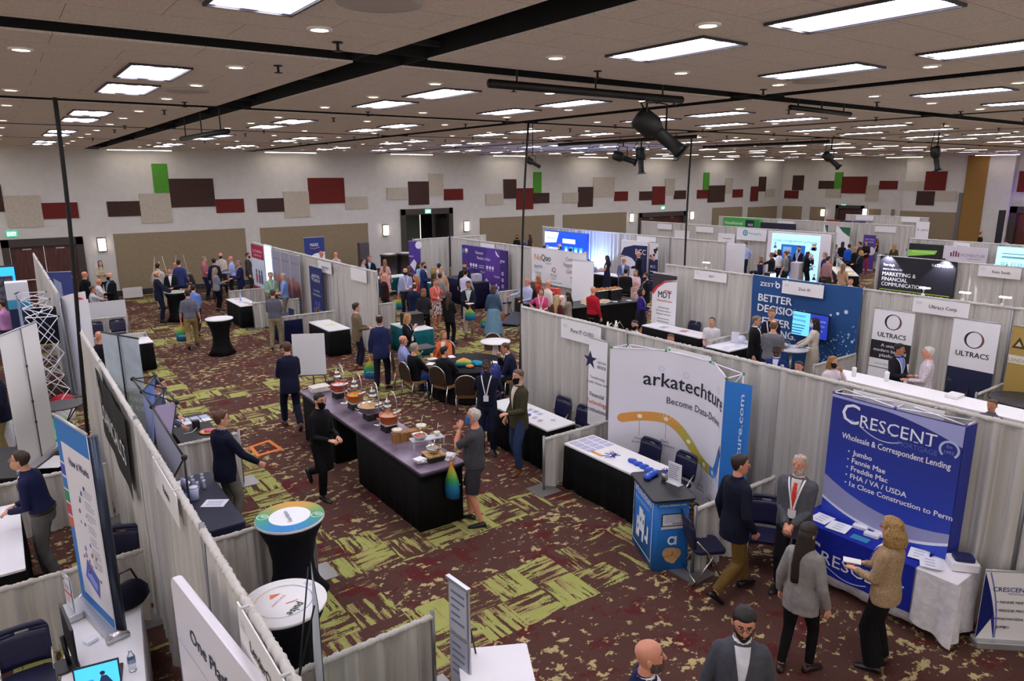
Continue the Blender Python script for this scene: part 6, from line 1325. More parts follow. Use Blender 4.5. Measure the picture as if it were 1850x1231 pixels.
for i in range(12): o = MB().lathe([(.022, 0), (.03, .05), (.02, .1), (.028, .13), (0, .13)], mt('c9cfe6', .1, .3), 10).build('trinket'); o.location = (1.5+.12*(i % 4)+random.uniform(-.02, .02), 10.1-.12*(i//4), .772); tag(o, 'small shiny trinket in the cluster on the navy-clothed table', 'trinket', 'trinkets on the navy-clothed table')
paper(Vector((1.85, 9.3, .772)), .3, .22, -.6, 'eef0f6', 'white sheet on the navy-clothed table', pr=lambda o, th: lines_on(o, th, .2, .15, 3, 'a9acc4'))
paper(Vector((1.6, 10.25, .772)), .25, .2, .2, 'eceef4', 'white sheet under the trinkets on the navy-clothed table'); t = thing('acrylic_jar', 'clear jar of blue sweets on the navy-clothed table', 'jar', (1.66, 9.6, .772)); MB().lathe([(.06, 0), (.065, .14), (.05, .16), (0, .16)], mt('cfd6f0', .1), 18).build('jar', t); MB().lathe([(.055, .16), (.055, .18), (0, .18)], mt('e6e6ee', .4), 18).build('lid', t)
t = thing('tote_bag', 'red and white bag on the floor inside the white lattice frame', 'bag', (.62, 16.9, 0), .3); MB().loft([[(a*math.cos(2*math.pi*i/14), b*math.sin(2*math.pi*i/14), z) for i in range(14)] for z, a, b in ((0, .2, .12), (.2, .22, .14), (.4, .18, .08))], mt('dcd6d6', .6, 0, 'cloth')).build('sack', t); MB().lathe([(.2, .4), (.22, .5), (.12, .58), (0, .6)], mt('b01c26', .5, 0, 'cloth'), 14).build('red_cloth', t)
t = thing('cable_coil', 'cream cable coil on the floor by the white lattice frame', 'cable', (.55, 16.2, 0)); MB().tube([(.16*math.cos(.5*k), .16*math.sin(.5*k), .015+.002*k) for k in range(40)], .010, mt('d9d2b8', .5), 6).build('coil', t)
skirted(-.75, 15.9, .9, 1.5, 0, 'white-clothed table with a laptop at the left picture edge', 'eceaf2', 'e2e0ea'); t = thing('laptop', 'small screen on the white-clothed table at the left picture edge', 'laptop', (-.45, 16.2, .775), .3); MB().box((0, 0, .01), (.32, .22, .016), mt('24242c', .4), bev=.01).build('keyboard_base', t); MB().box((0, .12, .13), (.32, .012, .22), mt('dfe2ea', .4)).build('screen', t)
t = thing('platform_panel', 'large white round-cornered panel with lettering in the left foreground', 'display', (.75, 4.4, 0), math.atan2(3.66-5.19, .83-.67))
def rp(w_, h, r): return [(-w_/2, .02), (w_/2, .02)]+[(w_/2-r+r*math.cos(R(9*k)), h-r+r*math.sin(R(9*k))) for k in range(11)]+[(-w_/2+r-r*math.sin(R(9*k)), h-r+r*math.cos(R(9*k))) for k in range(11)]
Tp = Matrix(((1, 0, 0, 0), (0, 0, 1, 0), (0, 1, 0, 0), (0, 0, 0, 1)))
MB().prism(rp(2.4, 2.2, .10)[::-1], 0, .06, mt('e9e6ee', .5), T=Tp @ Matrix.Translation((.42, 0, 0)), ch=.012).build('panel', t)
pr = Print(flatfn((.42, 0, 0), .002)); pr.text('One Platform', -.84, 1.84, .155, '2a3550', 1, 'l', .006, 1.0); pr.text('Multiple Solutions', -.90, 1.36, .155, '2a3550', 1, 'l', .006, 1.4)
for z in (1.68, 1.22): pr.rect(-1.18, z, 1.18, z+.006, 'b4b0c0')
pr.build(t)
P = Vector((1.95, 4.95, 0)); t = thing('x_banner', 'thin landscape-print banner on a cross stand, seen edge-on at lower left', 'banner', (1.72, 5.15, 0), R(74)); m, nt, b = speck_mat('hill_print', '6a9aa0', 3, .6, 1.5)
MB().grid(lambda u, v: Vector((-.35+.7*u, .05*math.sin(3.1*u)*math.sin(3.1*v), .15+1.6*v)), 8, 8, m).grid(lambda u, v: Vector((.35-.7*u, .006+.05*math.sin(3.1*u)*math.sin(3.1*v), .15+1.6*v)), 8, 8, mt('d9e0e6', .6)).build('print_panel', t)
MB().tube([(-.3, .35, .01), (.3, .03, 1.72)], .008, BLKM, 6).build('cross_pole', t); MB().tube([(.3, .35, .01), (-.3, .03, 1.72)], .008, BLKM, 6).build('cross_pole', t); MB().box((0, .1, .02), (.6, .3, .03), BLKM).build('foot', t)
t = thing('literature_stand', 'slim silver literature stand with three grey posters at the bottom centre', 'stand', (2.78, 4.63, 0), R(-85)); MB().box((0, .01, .8), (.29, .015, 1.6), mt('bdbec6', .4, .4)).build('back_panel', t); MB().box((0, .1, .015), (.3, .36, .03), mt('a9aab0', .4, .6)).build('foot', t); MB().box((0, .0, 1.6), (.31, .04, .03), mt('c9cacf', .3, .7)).build('top_rail', t)
pr = Print(flatfn((0, 0, 0), .003))
for i in range(3): pr.rect(-.125, .08+.51*i, .125, .08+.51*i+.47, 'b4b5c4' if i % 2 else 'c4c5d0'); pr.greek(-.1, .46+.51*i, .2, 5, .07, '7a7c98', seed=i)
pr.build(t); MB().tube([(-.1, .40, .01), (0, .03, 1.56)], .008, BLKM, 6).build('prop_pole', t)
skirted(2.93, 4.25, .62, 1.0, -.5, 'white-topped table cut by the bottom picture edge', 'f2f0f4', '17171b')
# -- middle booths beyond the first drape
t = thing('pop_up_display', 'large purple pop-up display with white icons and diamond card', 'display', (15.72, 23.75, 0), -math.pi/2); W3, H3 = 2.85, 2.22
MB().box((0, .06, H3/2), (W3, .12, H3), mt('432b82', .6), bev=.03).build('panel', t); MB().box((W3/2+.22, .0, H3/2), (.40, .14, H3), mt('3a2470', .6), bev=.03).build('end_panel', t)
pr = Print(flatfn((0, 0, 0), .002)); pr.poly([(.0, 0), (W3/2, 0), (W3/2, H3), (.5, H3)], '5c3796', .5); pr.poly([(-.5, 0), (.1, 0), (-.1, 1.2), (-.6, 1.5)], '2e1f5c', .8)
pr.text('Reinvent', -.35, 1.93, .17, 'e9e2f6', 2, 'l', .01, .55); pr.text('Members, Online', -.25, 1.72, .17, 'e9e2f6', 2, 'l', .01, .95)
for i in range(3): pr.circ(-.72+.20*i, 1.45, .075, 'efe9f8', 2); pr.circ(.48+.20*i, 1.45, .075, 'efe9f8', 2); pr.rect(-.78+.2*i, 1.32, -.66+.2*i, 1.345, 'cfc2ea', 2); pr.rect(.42+.2*i, 1.32, .54+.2*i, 1.345, 'cfc2ea', 2)
pr.greek(-.12, 1.46, .42, 2, .08, 'd9cfee'); pr.poly([(.05, .62), (.42, 1.02), (.80, .70), (.44, .30)], 'dcd6e6', 2); pr.poly([(.14, .64), (.42, .93), (.70, .70), (.43, .40)], 'c2bccd', 2.5); pr.text('CU', .42, .62, .18, '8a84a0', 3, 'c', .01)
pr.circ(1.30, H3-.05, .24, 'e9e4f2', 1, 16, 180, 290); pr.text('gro', 1.25, 2.02, .08, '5c3796', 3, 'c', .01); pr.text('WorldLink', .95, 1.1, .12, 'e4daf4', 2, 'l', .008, .42); pr.text('Virtual', -.02, 1.2, .1, 'e4daf4', 2, 'l', .006, .3); pr.text('New Name', -1.25, 1.25, .09, 'e4daf4', 2, 'l'); pr.circ(-1.28, 1.98, .1, '3a86b0', 2); pr.circ(-1.05, 1.98, .11, 'd86a5a', 2); pr.rect(-1.15, 1.96, -.95, 2.09, 'f0e9f0', 3)
for i, (a, b_) in enumerate(((0, 0), (.14, .08), (.28, .0), (.07, -.13), (.21, -.13), (.14, -.24), (.40, -.2))): pr.circ(.98+a, .72+b_, .062, 'efe9f8', 2, 12)
pr.build(t); pr = Print(flatfn((W3/2+.22, -.07, 0), .002)); pr.text('grow', 0, 1.75, .2, 'efe9f8', 2, 'c', .012, .3, rot=0)
for i in range(6): pr.circ(0, 1.32-.25*i, .075, 'e4daf4', 2, 14); pr.circ(0, 1.32-.25*i, .04, '3a2470', 3, 10)
pr.build(t, 'end_graphic')
A, B = atY(738, 434, 26.35), atY(759, 437, 26.35)
t, pr = rollup((A.x+B.x)/2, 26.35, 0, abs(B.x-A.x), 0, (A.z+B.z)/2, 'purple roll-up banner beside the open doorway', back=False, panel='4a2f8c'); w_ = abs(B.x-A.x)
pr.circ(w_*.35, 2.2, .16, 'e9e4f2', 1); pr.text('Moves', -.18, 1.72, .12, 'e4daf4', 2, 'c', .01, w_*.4); pr.poly([(-.25, 1.4), (-.05, 1.62), (.26, 1.2), (.06, 1.0)], 'd9d2e6', 2); pr.text('Welcome', 0, .62, .12, 'e4daf4', 2, 'c', .01, w_*.5); pr.build(t)
skirted(14.9, 23.6, 2.4, .62, -math.pi/2, 'dark navy counter before the purple pop-up', '1a1634', '181430', h=1.0)
o = MB().box((0, 0, .14), (.34, .3, .28), mt('c9c2d0', .5), bev=.01).build('carton'); o.location = (14.95, 22.9, 1.012); tag(o, 'white carton on the dark navy counter', 'box')
t = thing('vinyl_banner', 'white vinyl banner with orange and red company logos hung on the drape', 'banner', (15.93, 19.12, 0), -math.pi/2); MB().grid(lambda u, v: Vector((-1.5+3.0*u, .012*math.sin(u*9+v*5)-.01, 1.18+1.24*v)), 24, 6, mt('e9e7e8', .5)).build('sheet', t)
pr = Print(flatfn((0, -.026, 0))); pr.text('Nu', -1.30, 2.02, .32, 'e08a3a', 1, 'l', .004, .38); pr.text('Quo', -.90, 2.02, .32, '3a3c46', 1, 'l', .002, .55); pr.text('GROUP', -.62, 1.90, .09, '8a8c96', 1, 'l', 0, .3)
pr.text('Contract', .48, 2.12, .2, '55575f', 1, 'l', 0, .62); pr.text('Negotiators', .36, 1.92, .2, '55575f', 1, 'l', 0, .82)
pr.text('iGoCATS', -1.32, 1.74, .13, '2f4f9a', 1, 'l', .006, .5); pr.text('iQ', -.18, 1.66, .24, 'b03038', 1, 'c', .012, .22); pr.text('CLACKAMAS', .50, 1.70, .15, 'c03030', 1, 'l', .008, .82)
for x in (-1.07, -.18, .9): pr.text('40% Savings', x, 1.52, .09, '6a6c76', 1, 'c', .002, .36); pr.greek(x, 1.46, .3, 2, .06, 'a0a2aa', al='c')
pr.text('Any, cut it with results', -.18, 1.27, .085, '7a7c86', 1, 'c', .002, .9); pr.build(t)
P = atX(1074, 474, 15.6); t, pr = rollup(15.5, 17.3, R(-75), .85, 0, 2.28, 'plain white roll-up banner right of the vinyl banner', back=False); pr.greek(.0, .9, .12, 2, .05, 'b03030'); pr.build(t)
t = thing('catering_counter', 'second black buffet counter loaded with trays, beside the red-shirted man', 'table', (15.8, 16.75, 0), R(-8)); MB().box((0, 0, .93), (2.8, 1.1, .03), mt('17161a', .35), bev=.02).build('countertop', t); MB().box((0, 0, .46), (2.74, 1.04, .90), BLK, bev=.01).build('skirt', t)
BP = Vector((16.0, 16.75, 0))
for i, (u, v, c, lb) in enumerate(((-.5, .15, 'd9c4a0', 'tray of sandwiches'), (-.7, -.1, 'e0cfa8', 'tray of wraps'), (-.15, -.15, 'c9b890', 'tray of rolls'))):
 t = thing('food_tray', lb+' on the second buffet', 'tray', on_table(BP, R(-8), u, v, .95), .2*i); MB().box((0, 0, .015), (.5, .34, .03), mt('e6e4e2', .4), bev=.02).build('tray', t)
 for k in range(6): MB().box((-.18+.07*k, .0, .05), (.05, .26, .04), mt(c, .7, 0, 'cloth')).build('sandwich', t)
for i, (u, v) in enumerate(((.0, .3), (.55, .3))):
 t = thing('display_riser', 'black box riser topped with pastries, %s of two on the second buffet' % ('left', 'right')[i], 'riser', on_table(BP, R(-8), u, v, .945)); MB().box((0, 0, .16), (.5, .36, .32), mt('111013', .4), bev=.01).build('box', t); MB().box((0, 0, .33), (.52, .38, .02), mt('e0ddda', .4)).build('shelf', t)
 for k in range(9): MB().ball((-.18+.06*(k % 3)*3, -.1+.1*(k//3), .365), (.07, .045, .03), mt('b9783c', .6, 0, 'cloth'), 8, 6).build('pastry', t)
for i, (u, v) in enumerate(((.2, -.3), (.75, -.35), (-.9, -.35))): o = MB().lathe([(.06, 0), (.11, .02), (.09, .012), (0, .01)], mt('eeecea', .4), 20).build('plate_stack'); o.location = on_table(BP, R(-8), u, v, .947); tag(o, 'white plate near the front edge of the second buffet', 'plate', 'plates on the second buffet')
skirted(13.95, 17.05, .9, .8, -.1, 'teal-skirted corner table left of the red-shirted man', '14494e', '0b4a52', h=.9)
t = thing('prize_box', 'white boxed game set with black discs on the teal table by the vinyl banner', 'box', (14.05, 17.1, .91), -1.3); MB().box((0, 0, .2), (.95, .3, .4), mt('e4e2e2', .5)).build('carton', t); pr = Print(flatfn((0, -.15, .2), .002)); pr.circ(.3, 0, .12, '2a2a30', 1); pr.circ(-.25, .02, .09, '8a8c96', 1, r2=.07); pr.text('O.K.', -.25, -.12, .12, '44464e', 1, 'c'); pr.build(t)
t = thing('prize_box', 'small red and blue boxed item on top of the white boxed game set', 'box', (14.05, 17.1, 1.315), -1.3); MB().box((0, 0, .11), (.5, .2, .22), mt('c8382e', .5)).build('carton', t); pr = Print(flatfn((0, -.1, .11), .002)); pr.circ(-.12, 0, .07, '2f4fa8', 1); pr.text('#1', .1, -.05, .12, 'f0dada', 1, 'c', .01); pr.build(t)
skirted(15.1, 12.85, 2.1, .6, -math.pi/2, 'black table with white printed top before the seated man in white tee', 'efedf0', '0a090b'); fchair(15.72, 12.95, 270, 'dark chair beside the seated man in a white tee');
paper(Vector((15.1, 12.6, .772)), .3, .2, .3, 'd8a0a0', 'reddish leaflet on the table of the seated man in white'); paper(Vector((15.05, 13.3, .772)), .3, .2, .1, 'cfcfda', 'grey printed sheet on the table of the seated man in white', pr=lambda o, th: lines_on(o, th, .2, .15, 3))
skirted(14.85, 10.75, .7, 1.3, math.pi/2, 'black-skirted table with white top left of the standing group at the blue banner', 'efedf2', '09090b')
for i in range(6): paper(Vector((14.3+.22*i, 10.6+.1*(i % 2), .772)), .13, .18, .3*i, 'dcdcea', 'flyer on the table left of the standing group', group='flyers left of the standing group')
t = thing('tabletop_display', 'small white standing display with a round disc on the flyer table', 'display', (15.1, 10.85, .775), -1.0); MB().box((-.05, 0, .14), (.2, .02, .28), mt('e2e0ea', .5)).build('card', t); MB().lathe([(.10, 0), (.10, .02), (0, .02)], mt('d9dcf0', .4), 20, Matrix.Translation((.12, -.05, .12)) @ Matrix.Rotation(R(90), 4, 'X')).build('disc', t); MB().box((.05, 0, .008), (.4, .14, .015), mt('c9c8d2', .4)).build('foot', t)
t, pr, w_, h = rollup_X(15.5, (1180, 492), (1224, 497), 'white roll-up banner with a red swoosh and MDT logo', back=False)
pr.poly([(-w_/2, h-.03), (w_/2, h-.03), (w_/2, h-.14), (0, h-.22), (-w_/2*.7, h-.42), (-w_/2, h-.62)], '3a3038', 1); pr.band([(-w_/2+.02, h-.62), (-w_/2*.6, h-.42), (0, h-.25), (w_/2-.01, h-.17)], [.10, .07, .04, .02], 'c83038', 2)
pr.text('MDT', .02, 1.52, .26, '26262c', 2, 'c', .02, .50); pr.rect(.0, 1.72, .28, 1.745, 'c83038', 3); pr.text('MemberDriven', .02, 1.40, .10, 'c05050', 2, 'c', .004, .56)
for i, s in enumerate(('Credit Union Owned', 'Full Service Provider of', 'Technology for Credit Unions')): pr.text(s, 0, 1.2-.095*i, .072, '33343c', 2, 'c', .004, .56 if i else .42)
pr.greek(0, .88, .5, 7, .085, 'a9a9b2', al='c'); pr.build(t)
t = thing('cloth_banner', 'big blue cloth banner about better decisions with white dot pattern', 'banner', (15.93, 9.62, 0), -math.pi/2); MB().grid(lambda u, v: Vector((-1.46+2.92*u, .014*math.sin(u*11+v*4)+.01*math.sin(u*5-v*9), .05+2.40*v)), 40, 12, mt('1b4c86', .75)).build('cloth', t)
pr = Print(flatfn((0, -.030, 0))); pr.text('ZEST', -1.22, 2.20, .14, 'f2f4f8', 1, 'l', .014, .42); pr.circ(-.70, 2.25, .07, 'f2f4f8', 1, 16, r2=.035); pr.rect(-.77, 2.3, -.74, 2.36, 'f2f4f8')
for i, (s, wd, v) in enumerate((('BETTER', .98, 1.80), ('DECISIONS.', 1.44, 1.53), ('BETTER', .98, 1.20), ('LENDING.', 1.16, .93))): pr.text(s, -1.24, v, .27, 'e9eef6', 1, 'l', .024, wd)
pr.text('LENDING', -.55, .68, .12, 'c9d8ec', 1, 'l', .008, .5)
rr = random.Random(11)
for i in range(150):
 k = rr.random(); u = .45+rr.random()*.98; v = .35+1.25*rr.random()**1.4*(.4+.6*(u-.4)); pr.circ(u, v, rr.choice([.006, .008, .012, .02]) if rr.random() < .95 else .035, rr.choice(['9fc4e8', 'd9e8f6', '6a9cd0', 'bcd6f0']), 1, 8)
for u, v, r in ((.52, 1.58, .045), (.95, 1.78, .04), (1.15, 1.85, .05), (.78, 1.72, .03)): pr.circ(u, v, r, 'cfe0f4', 1, 12)
for i in range(10): u = .5+.09*i; pr.band([(u, .1), (u-.18, .45)], .006, '5a8cc8', 1)
pr.build(t)
P = atX(1460, 566, 15.2); t = thing('tv_screen', 'flat TV screen with a blue presentation before the blue cloth banner', 'screen', (15.75, 9.25, 0), -math.pi/2-.05); MB().tube([(0, .06, .01), (0, .06, 1.5)], .025, BLKM, 10).build('stand', t); MB().box((0, .06, .01), (.7, .5, .02), BLKM, bev=.05).build('foot', t); MB().box((0, 0, 1.42), (1.0, .05, .62), mt('0c0d14', .4), bev=.02).build('housing', t)
pr = Print(flatfn((0, -.027, 1.42))); pr.rect(-.48, -.29, .0, .29, '62b8ea', 1, e=.7); pr.rect(.0, -.29, .48, .29, '1f2f9a', 1, e=.6); pr.text('Automated', -.48, .17, .09, '1b3a78', 2, 'l', .006, .34); pr.text('Decisioning', -.48, .06, .09, '1b3a78', 2, 'l', .006, .36); pr.greek(-.48, -.05, .38, 4, .07, '3a78b0'); pr.greek(.08, .12, .36, 3, .12, '8fa8ee'); pr.build(t, 'screen_picture')
t = thing('pedestal_table', 'grey round high table with a fishbowl in the group by the blue banner', 'table', (14.62, 9.0, 0)); MB().lathe([(.37, 1.03), (.38, 1.04), (.38, 1.06), (0, 1.062)], mt('c4c3c8', .4), 32).build('tabletop', t); MB().tube([(0, 0, .02), (0, 0, 1.04)], .03, CHR, 12).build('column', t); MB().lathe([(.26, 0), (.26, .02), (.04, .05), (0, .05)], CHR, 28).build('foot', t)
t = thing('fishbowl', 'clear glass bowl of cards on the grey high table', 'bowl', (14.5, 9.12, 1.065)); MB().lathe([(.07, 0), (.13, .05), (.14, .11), (.10, .19), (.11, .2), (.095, .19), (.13, .11), (.12, .055), (0, .01)], mt('e6ecf0', .05, 0, 'glass'), 24).build('bowl_body', t); MB().ball((0, 0, .06), (.10, .10, .05), mt('e6e2e4', .6, 0, 'print'), 12, 8).build('cards', t)
for i in range(4): paper(Vector((14.72+.06*i, 8.95-.05*i, 1.066)), .12, .16, .5*i, 'e6e8ee', 'leaflet beside the fishbowl on the grey high table', group='leaflets on the grey high table')
def ringlogo(pr, v, s):
 for a0 in range(0, 360, 12):
  k = a0/360; wd = .024*s*(1.0-.8*math.cos(R(a0-75))**2)+.006; c = '%02x%02x%02x' % ((30, 28, 58) if math.cos(R(a0)) < 0 else (120, 84, 84)); pr.circ(0, v, .17*s+wd*.5, c, 2, 2, a0, a0+13, r2=.17*s-wd)
 pr.text('ULTRACS', 0, v-.36*s, .15*s, '15151c', 2, 'c', .018, .62*s)
t, pr, w_, h = rollup_X(15.8, (1581, 556), (1654, 566), 'white and black roll-up with ring logo, behind the man with a drink', back=False)
ringlogo(pr, 1.80, 1.0); pr.rect(-w_/2, .93, w_/2, 1.35, '16151e')
for i, s in enumerate(('A unique', 'modern banking', 'platform')): pr.text(s, 0, 1.22-.115*i, .10, 'eeeef2', 2, 'c', .010, (.42, .72, .44)[i])
pr.text('www.ultracs.com', -.05, .80, .07, '8a9aac', 2, 'c', 0, .5); pr.rect(-w_/2, .72, w_/2, .735, '16151e'); pr.build(t)
t, pr, w_, h = rollup_X(15.8, (1724, 575), (1809, 584), 'white over navy roll-up with ring logo, right of the plaid-shirted man', back=False); ringlogo(pr, 1.70, 1.0); pr.rect(-w_/2, .09, w_/2, 1.08, '1a1f42'); pr.build(t)
t, pr, w_, h = rollup_X(15.6, (1831, 588), (1900, 597), 'gold roll-up banner at the right picture edge', back=False, panel='b0924a'); pr.rect(-w_/2+.004, .09, w_/2-.004, h-.02, 'b0924a', .5); pr.poly([(-.28, 1.72), (-.05, 1.72), (-.165, 1.94)], '3a3028', 2); pr.poly([(-.22, 1.76), (-.11, 1.76), (-.165, 1.86)], 'd9c48a', 3); pr.rect(-w_/2, 1.42, w_/2, 1.58, 'e2ddd0', 2); pr.text('LENDING', -.30, 1.45, .10, '9a8a5a', 3, 'l'); pr.build(t)
skirted(13.5, 5.0, 4.6, .68, -math.pi/2, 'long white counter in front of the two men with the ring-logo banners', 'f2f0f2', 'dcdad8', h=1.04)
for P, lb in ((Vector((13.5, 6.9, 1.052)), 'white tumbler at the far end of the long white counter'), (Vector((13.7, 6.35, 1.052)), 'white tumbler by the man with a drink on the long white counter')): o = MB().lathe([(.04, 0), (.045, .17), (.048, .18), (.03, .19), (0, .19)], mt('f0eeee', .4), 16).build('tumbler'); o.location = P; tag(o, lb, 'cup')
o = MB().box((0, 0, .03), (.3, .22, .06), mt('eceaea', .5), bev=.01).build('carton'); o.location = (13.65, 5.1, 1.052); tag(o, 'shallow white box on the long white counter', 'box'); fchair(15.55, 5.85, 265, 'dark chair behind the plaid-shirted man')
t = cocktail(14.85, 4.4, 'dark round table beside the gold banner', h=.95, r=.55, topc='2a282c')
# -- far rows
t, pr, w_, h = panel_X(22.6, (985, 415), (1061, 424), .0, 'bright blue lit backdrop with white tiles in the far middle', 'lit_backdrop', 'display', '1d3fae', .12); MB().box((0, -.006, h/2), (w_-.02, .008, h-.02), mt('1a48c8', .5, 0, 'plain', .7)).build('lit_face', t)
pr = Print(flatfn((0, 0, 0), .012)); pr.poly([(-w_/2, h-.05), (-w_/2+1.1, h-.05), (-w_/2+.9, h-.55), (-w_/2, h-.62)], 'd9e9fa', 1, e=.8); pr.text('eltropy', -w_/2+.2, h-.42, .22, '2a62b8', 2, 'l', .01, .62); pr.text('Communicate', -w_/2+.15, 1.42, .22, 'e9f2fc', 1, 'l', .016, 1.05, e=.8); pr.text('Digitally', -w_/2+.15, 1.16, .22, 'e9f2fc', 1, 'l', .016, .65, e=.8); pr.rect(-.2, h-.55, .75, h-.33, 'd0e4fa', 1, e=.7)
for i in range(4):
 for j in range(2): pr.rect(-.05+.36*i, 1.25-.55*j, .22+.36*i, 1.62-.55*j, '3a9ae8', 1, e=.8); pr.circ(.085+.36*i, 1.45-.55*j, .07, 'dff0ff', 2, e=.8)
pr.text('eltropy', w_/2-.16, .75, .3, 'e0ecfa', 1, 'c', .012, .9, rot=90, e=.7); pr.build(t)
P = (22.9, 24.7); t = thing('uplight', 'small floor uplight throwing blue light on the far drape', 'lamp', (22.75, 24.6, 0)); MB().lathe([(.09, 0), (.1, .12), (.09, .14), (0, .14)], BLKM, 16).build('housing', t); MB().lathe([(.075, .141), (0, .143)], mt('4a7aff', .4, 0, 'plain', 6), 14).build('lens', t)
la = bpy.data.lights.new('blue_wash', 'SPOT'); la.energy = 500; la.color = (.25, .4, 1); la.spot_size = R(110); la.shadow_soft_size = .08; lo_ = bpy.data.objects.new('blue_wash_light', la); C.objects.link(lo_); lo_.parent = t; lo_.location = (0, 0, .16); lo_.rotation_euler = (R(172), R(-6), 0)
t, pr, w_, h = panel_X(22.8, (1122, 434), (1170, 437), 0, 'navy and white arched pop-up with BCC lettering', 'pop_up_display', 'display', 'e6e4ea', .1, .03)
pr.poly([(-w_/2, 1.5), (-w_/2+.2, 1.85), (.0, 2.0), (w_/2, 2.02), (w_/2, 0), (w_*.25, 0), (w_*.25, 1.0), (-.1, 1.42), (-.5, 1.5)], '1f2250', 1); pr.text('BCC', .42, 1.62, .32, 'eceaf2', 2, 'c', .008, .62); pr.band([(-w_/2, 1.42), (-.35, 1.52), (0, 1.38), (.3, 1.1)], .03, '1f2250', 2); pr.build(t)
t, pr, w_, h = rollup_X(22.7, (1174, 436), (1190, 440), 'navy roll-up with a photo of faces beside the BCC pop-up', back=False, panel='20244e'); pr.rect(-w_/2, 1.5, w_/2, h-.02, 'dcd6da', 1); rr = random.Random(2)
for i in range(9): pr.circ(rr.uniform(-.2, .2), rr.uniform(1.4, 2.0), .07, rr.choice(['c08a70', '8a4a40', '2a2228', 'd9b8a8']), 2, 10)
pr.rect(-w_/2, .1, w_/2, 1.36, '20244e', 3); pr.text('BCC', 0, 1.12, .16, 'e6e4ee', 4, 'c', .006); pr.rect(-.18, .95, .18, .985, 'e6e4ee', 4); pr.greek(-.15, .78, .3, 3, .12, '8a8cb0', l=4); pr.build(t)
skirted(21.6, 22.1, 2.0, .6, -math.pi/2, 'black table with white top under the BCC pop-up', 'efedf0', '09090b')
t, pr, w_, h = panel_X(23.08, (1591, 463), (1729, 473), 0, 'wide black marketing banner wall with white headline and green rule', 'banner_wall', 'display', '1b1a26', .08);
pr.text('Your single', -w_/2+.12, 2.13, .11, 'dcdce4', 1, 'l', .006, .36); pr.text('source solution for', -w_/2+.12, 2.00, .11, 'dcdce4', 1, 'l', .006, .62)
for i, (s, wd) in enumerate((('MARKETING &', 1.04), ('FINANCIAL', .80), ('COMMUNICATIONS', 1.38))): pr.text(s, -w_/2+.12, 1.82-.165*i, .17, 'f2f2f4', 1, 'l', .018, wd)
pr.text('KATE+SMITH', w_/2-.1, 2.24, .12, 'f2f2f4', 1, 'r', .016, .58); pr.rect(-w_/2+.08, 1.36, w_/2-.08, 1.385, '9ac03a', 1); pr.greek(-.1, 1.2, .9, 1, .08, '8a8c94'); pr.build(t)
for px, py, lb in ((1606, 463, 'small clip-on lamp at the left of the black marketing banner wall'), (1710, 470, 'small clip-on lamp at the right of the black marketing banner wall')):
 P = atX(px, py, 23.1); P.z = 2.42; t = thing('clip_lamp', lb, 'lamp', P, -math.pi/2); MB().box((0, -.02, .02), (.06, .06, .05), BLKM).build('clamp', t); MB().tube([(0, -.03, .03), (0, -.18, .10)], .010, BLKM, 6).build('arm', t); MB().lathe([(.03, .02), (.05, -.03), (0, -.02)], BLKM, 12, Matrix.Translation((0, -.2, .10))).build('lamp_head', t)
 la = bpy.data.lights.new('clip_lamp_light', 'SPOT'); la.energy = 40; la.spot_size = R(95); la.shadow_soft_size = .03; la.color = (.85, .85, 1); lo_ = bpy.data.objects.new('clip_lamp_light', la); C.objects.link(lo_); lo_.parent = t; lo_.location = (0, -.2, .05); lo_.rotation_euler = (R(32), 0, 0)
for px, py, X, lb in ((1668, 527, XC-.05, 'white clip-on lamp above the first ring-logo banner'), (1740, 534, XC-.05, 'white clip-on lamp right of the ring-logo sign'), (1812, 542, XC-.05, 'white clip-on lamp nearest the right picture edge'), (1276, 477, XC-.05, 'glowing clip-on lamp right of the thin hanging cable')):
 P = atX(px, py, X); t = thing('clip_lamp', lb, 'lamp', (P.x, P.y, 2.44), -math.pi/2); m = mt('e6e4e6', .4); MB().box((0, 0, .02), (.05, .06, .05), m).build('clamp', t); MB().tube([(0, 0, .03), (.03, -.05, .17)], .008, m, 6).build('arm', t); MB().box((.06, -.08, .185), (.20, .10, .025), mt('f4f2f8', .4, 0, 'plain', 1.2), bev=.01).build('lamp_head', t)
P = atX(1362, 485, XC+.5); t = thing('light_fixture', 'small floodlight glowing blue-white above the blue banner corner', 'lamp', (18.5, 12.3, 0)); MB().tube([(0, 0, .01), (0, 0, 1.95)], .02, BLKM, 8).build('stand', t); MB().box((0, 0, 2.05), (.32, .2, .24), BLKM, bev=.03).build('housing', t); MB().box((0, -.105, 2.05), (.26, .01, .18), mt('a9c0ff', .4, 0, 'plain', 9)).build('lens', t); MB().lathe([(.3, 0), (.3, .02), (0, .03)], BLKM, 16).build('foot', t)
t, pr, w_, h = panel_X(30.4, (1332, 411), (1385, 416), 1.82, 'white hanging banner with a teal bubble logo on the far drape', 'cloth_banner', 'banner', 'eae8ee', .01); pr.circ(-.35, .36, .15, '3aa0a8', 1); pr.circ(-.35, .36, .08, 'dff0f0', 2, r2=.05); pr.text('MessagePay', -.14, .30, .15, '55a0a8', 1, 'l', .004, .72); pr.build(t)
t, pr, w_, h = panel_X(30.2, (1388, 418), (1500, 424), 0, 'huge lit portrait-photo backdrop in a white frame, far right of centre', 'lit_backdrop', 'display', 'e6dfe6', .14); MB().box((-.1, -.012, h/2-.02), (w_*.78, .02, h*.94), mt('9ad4f4', .5, 0, 'plain', .75)).build('lit_face', t)
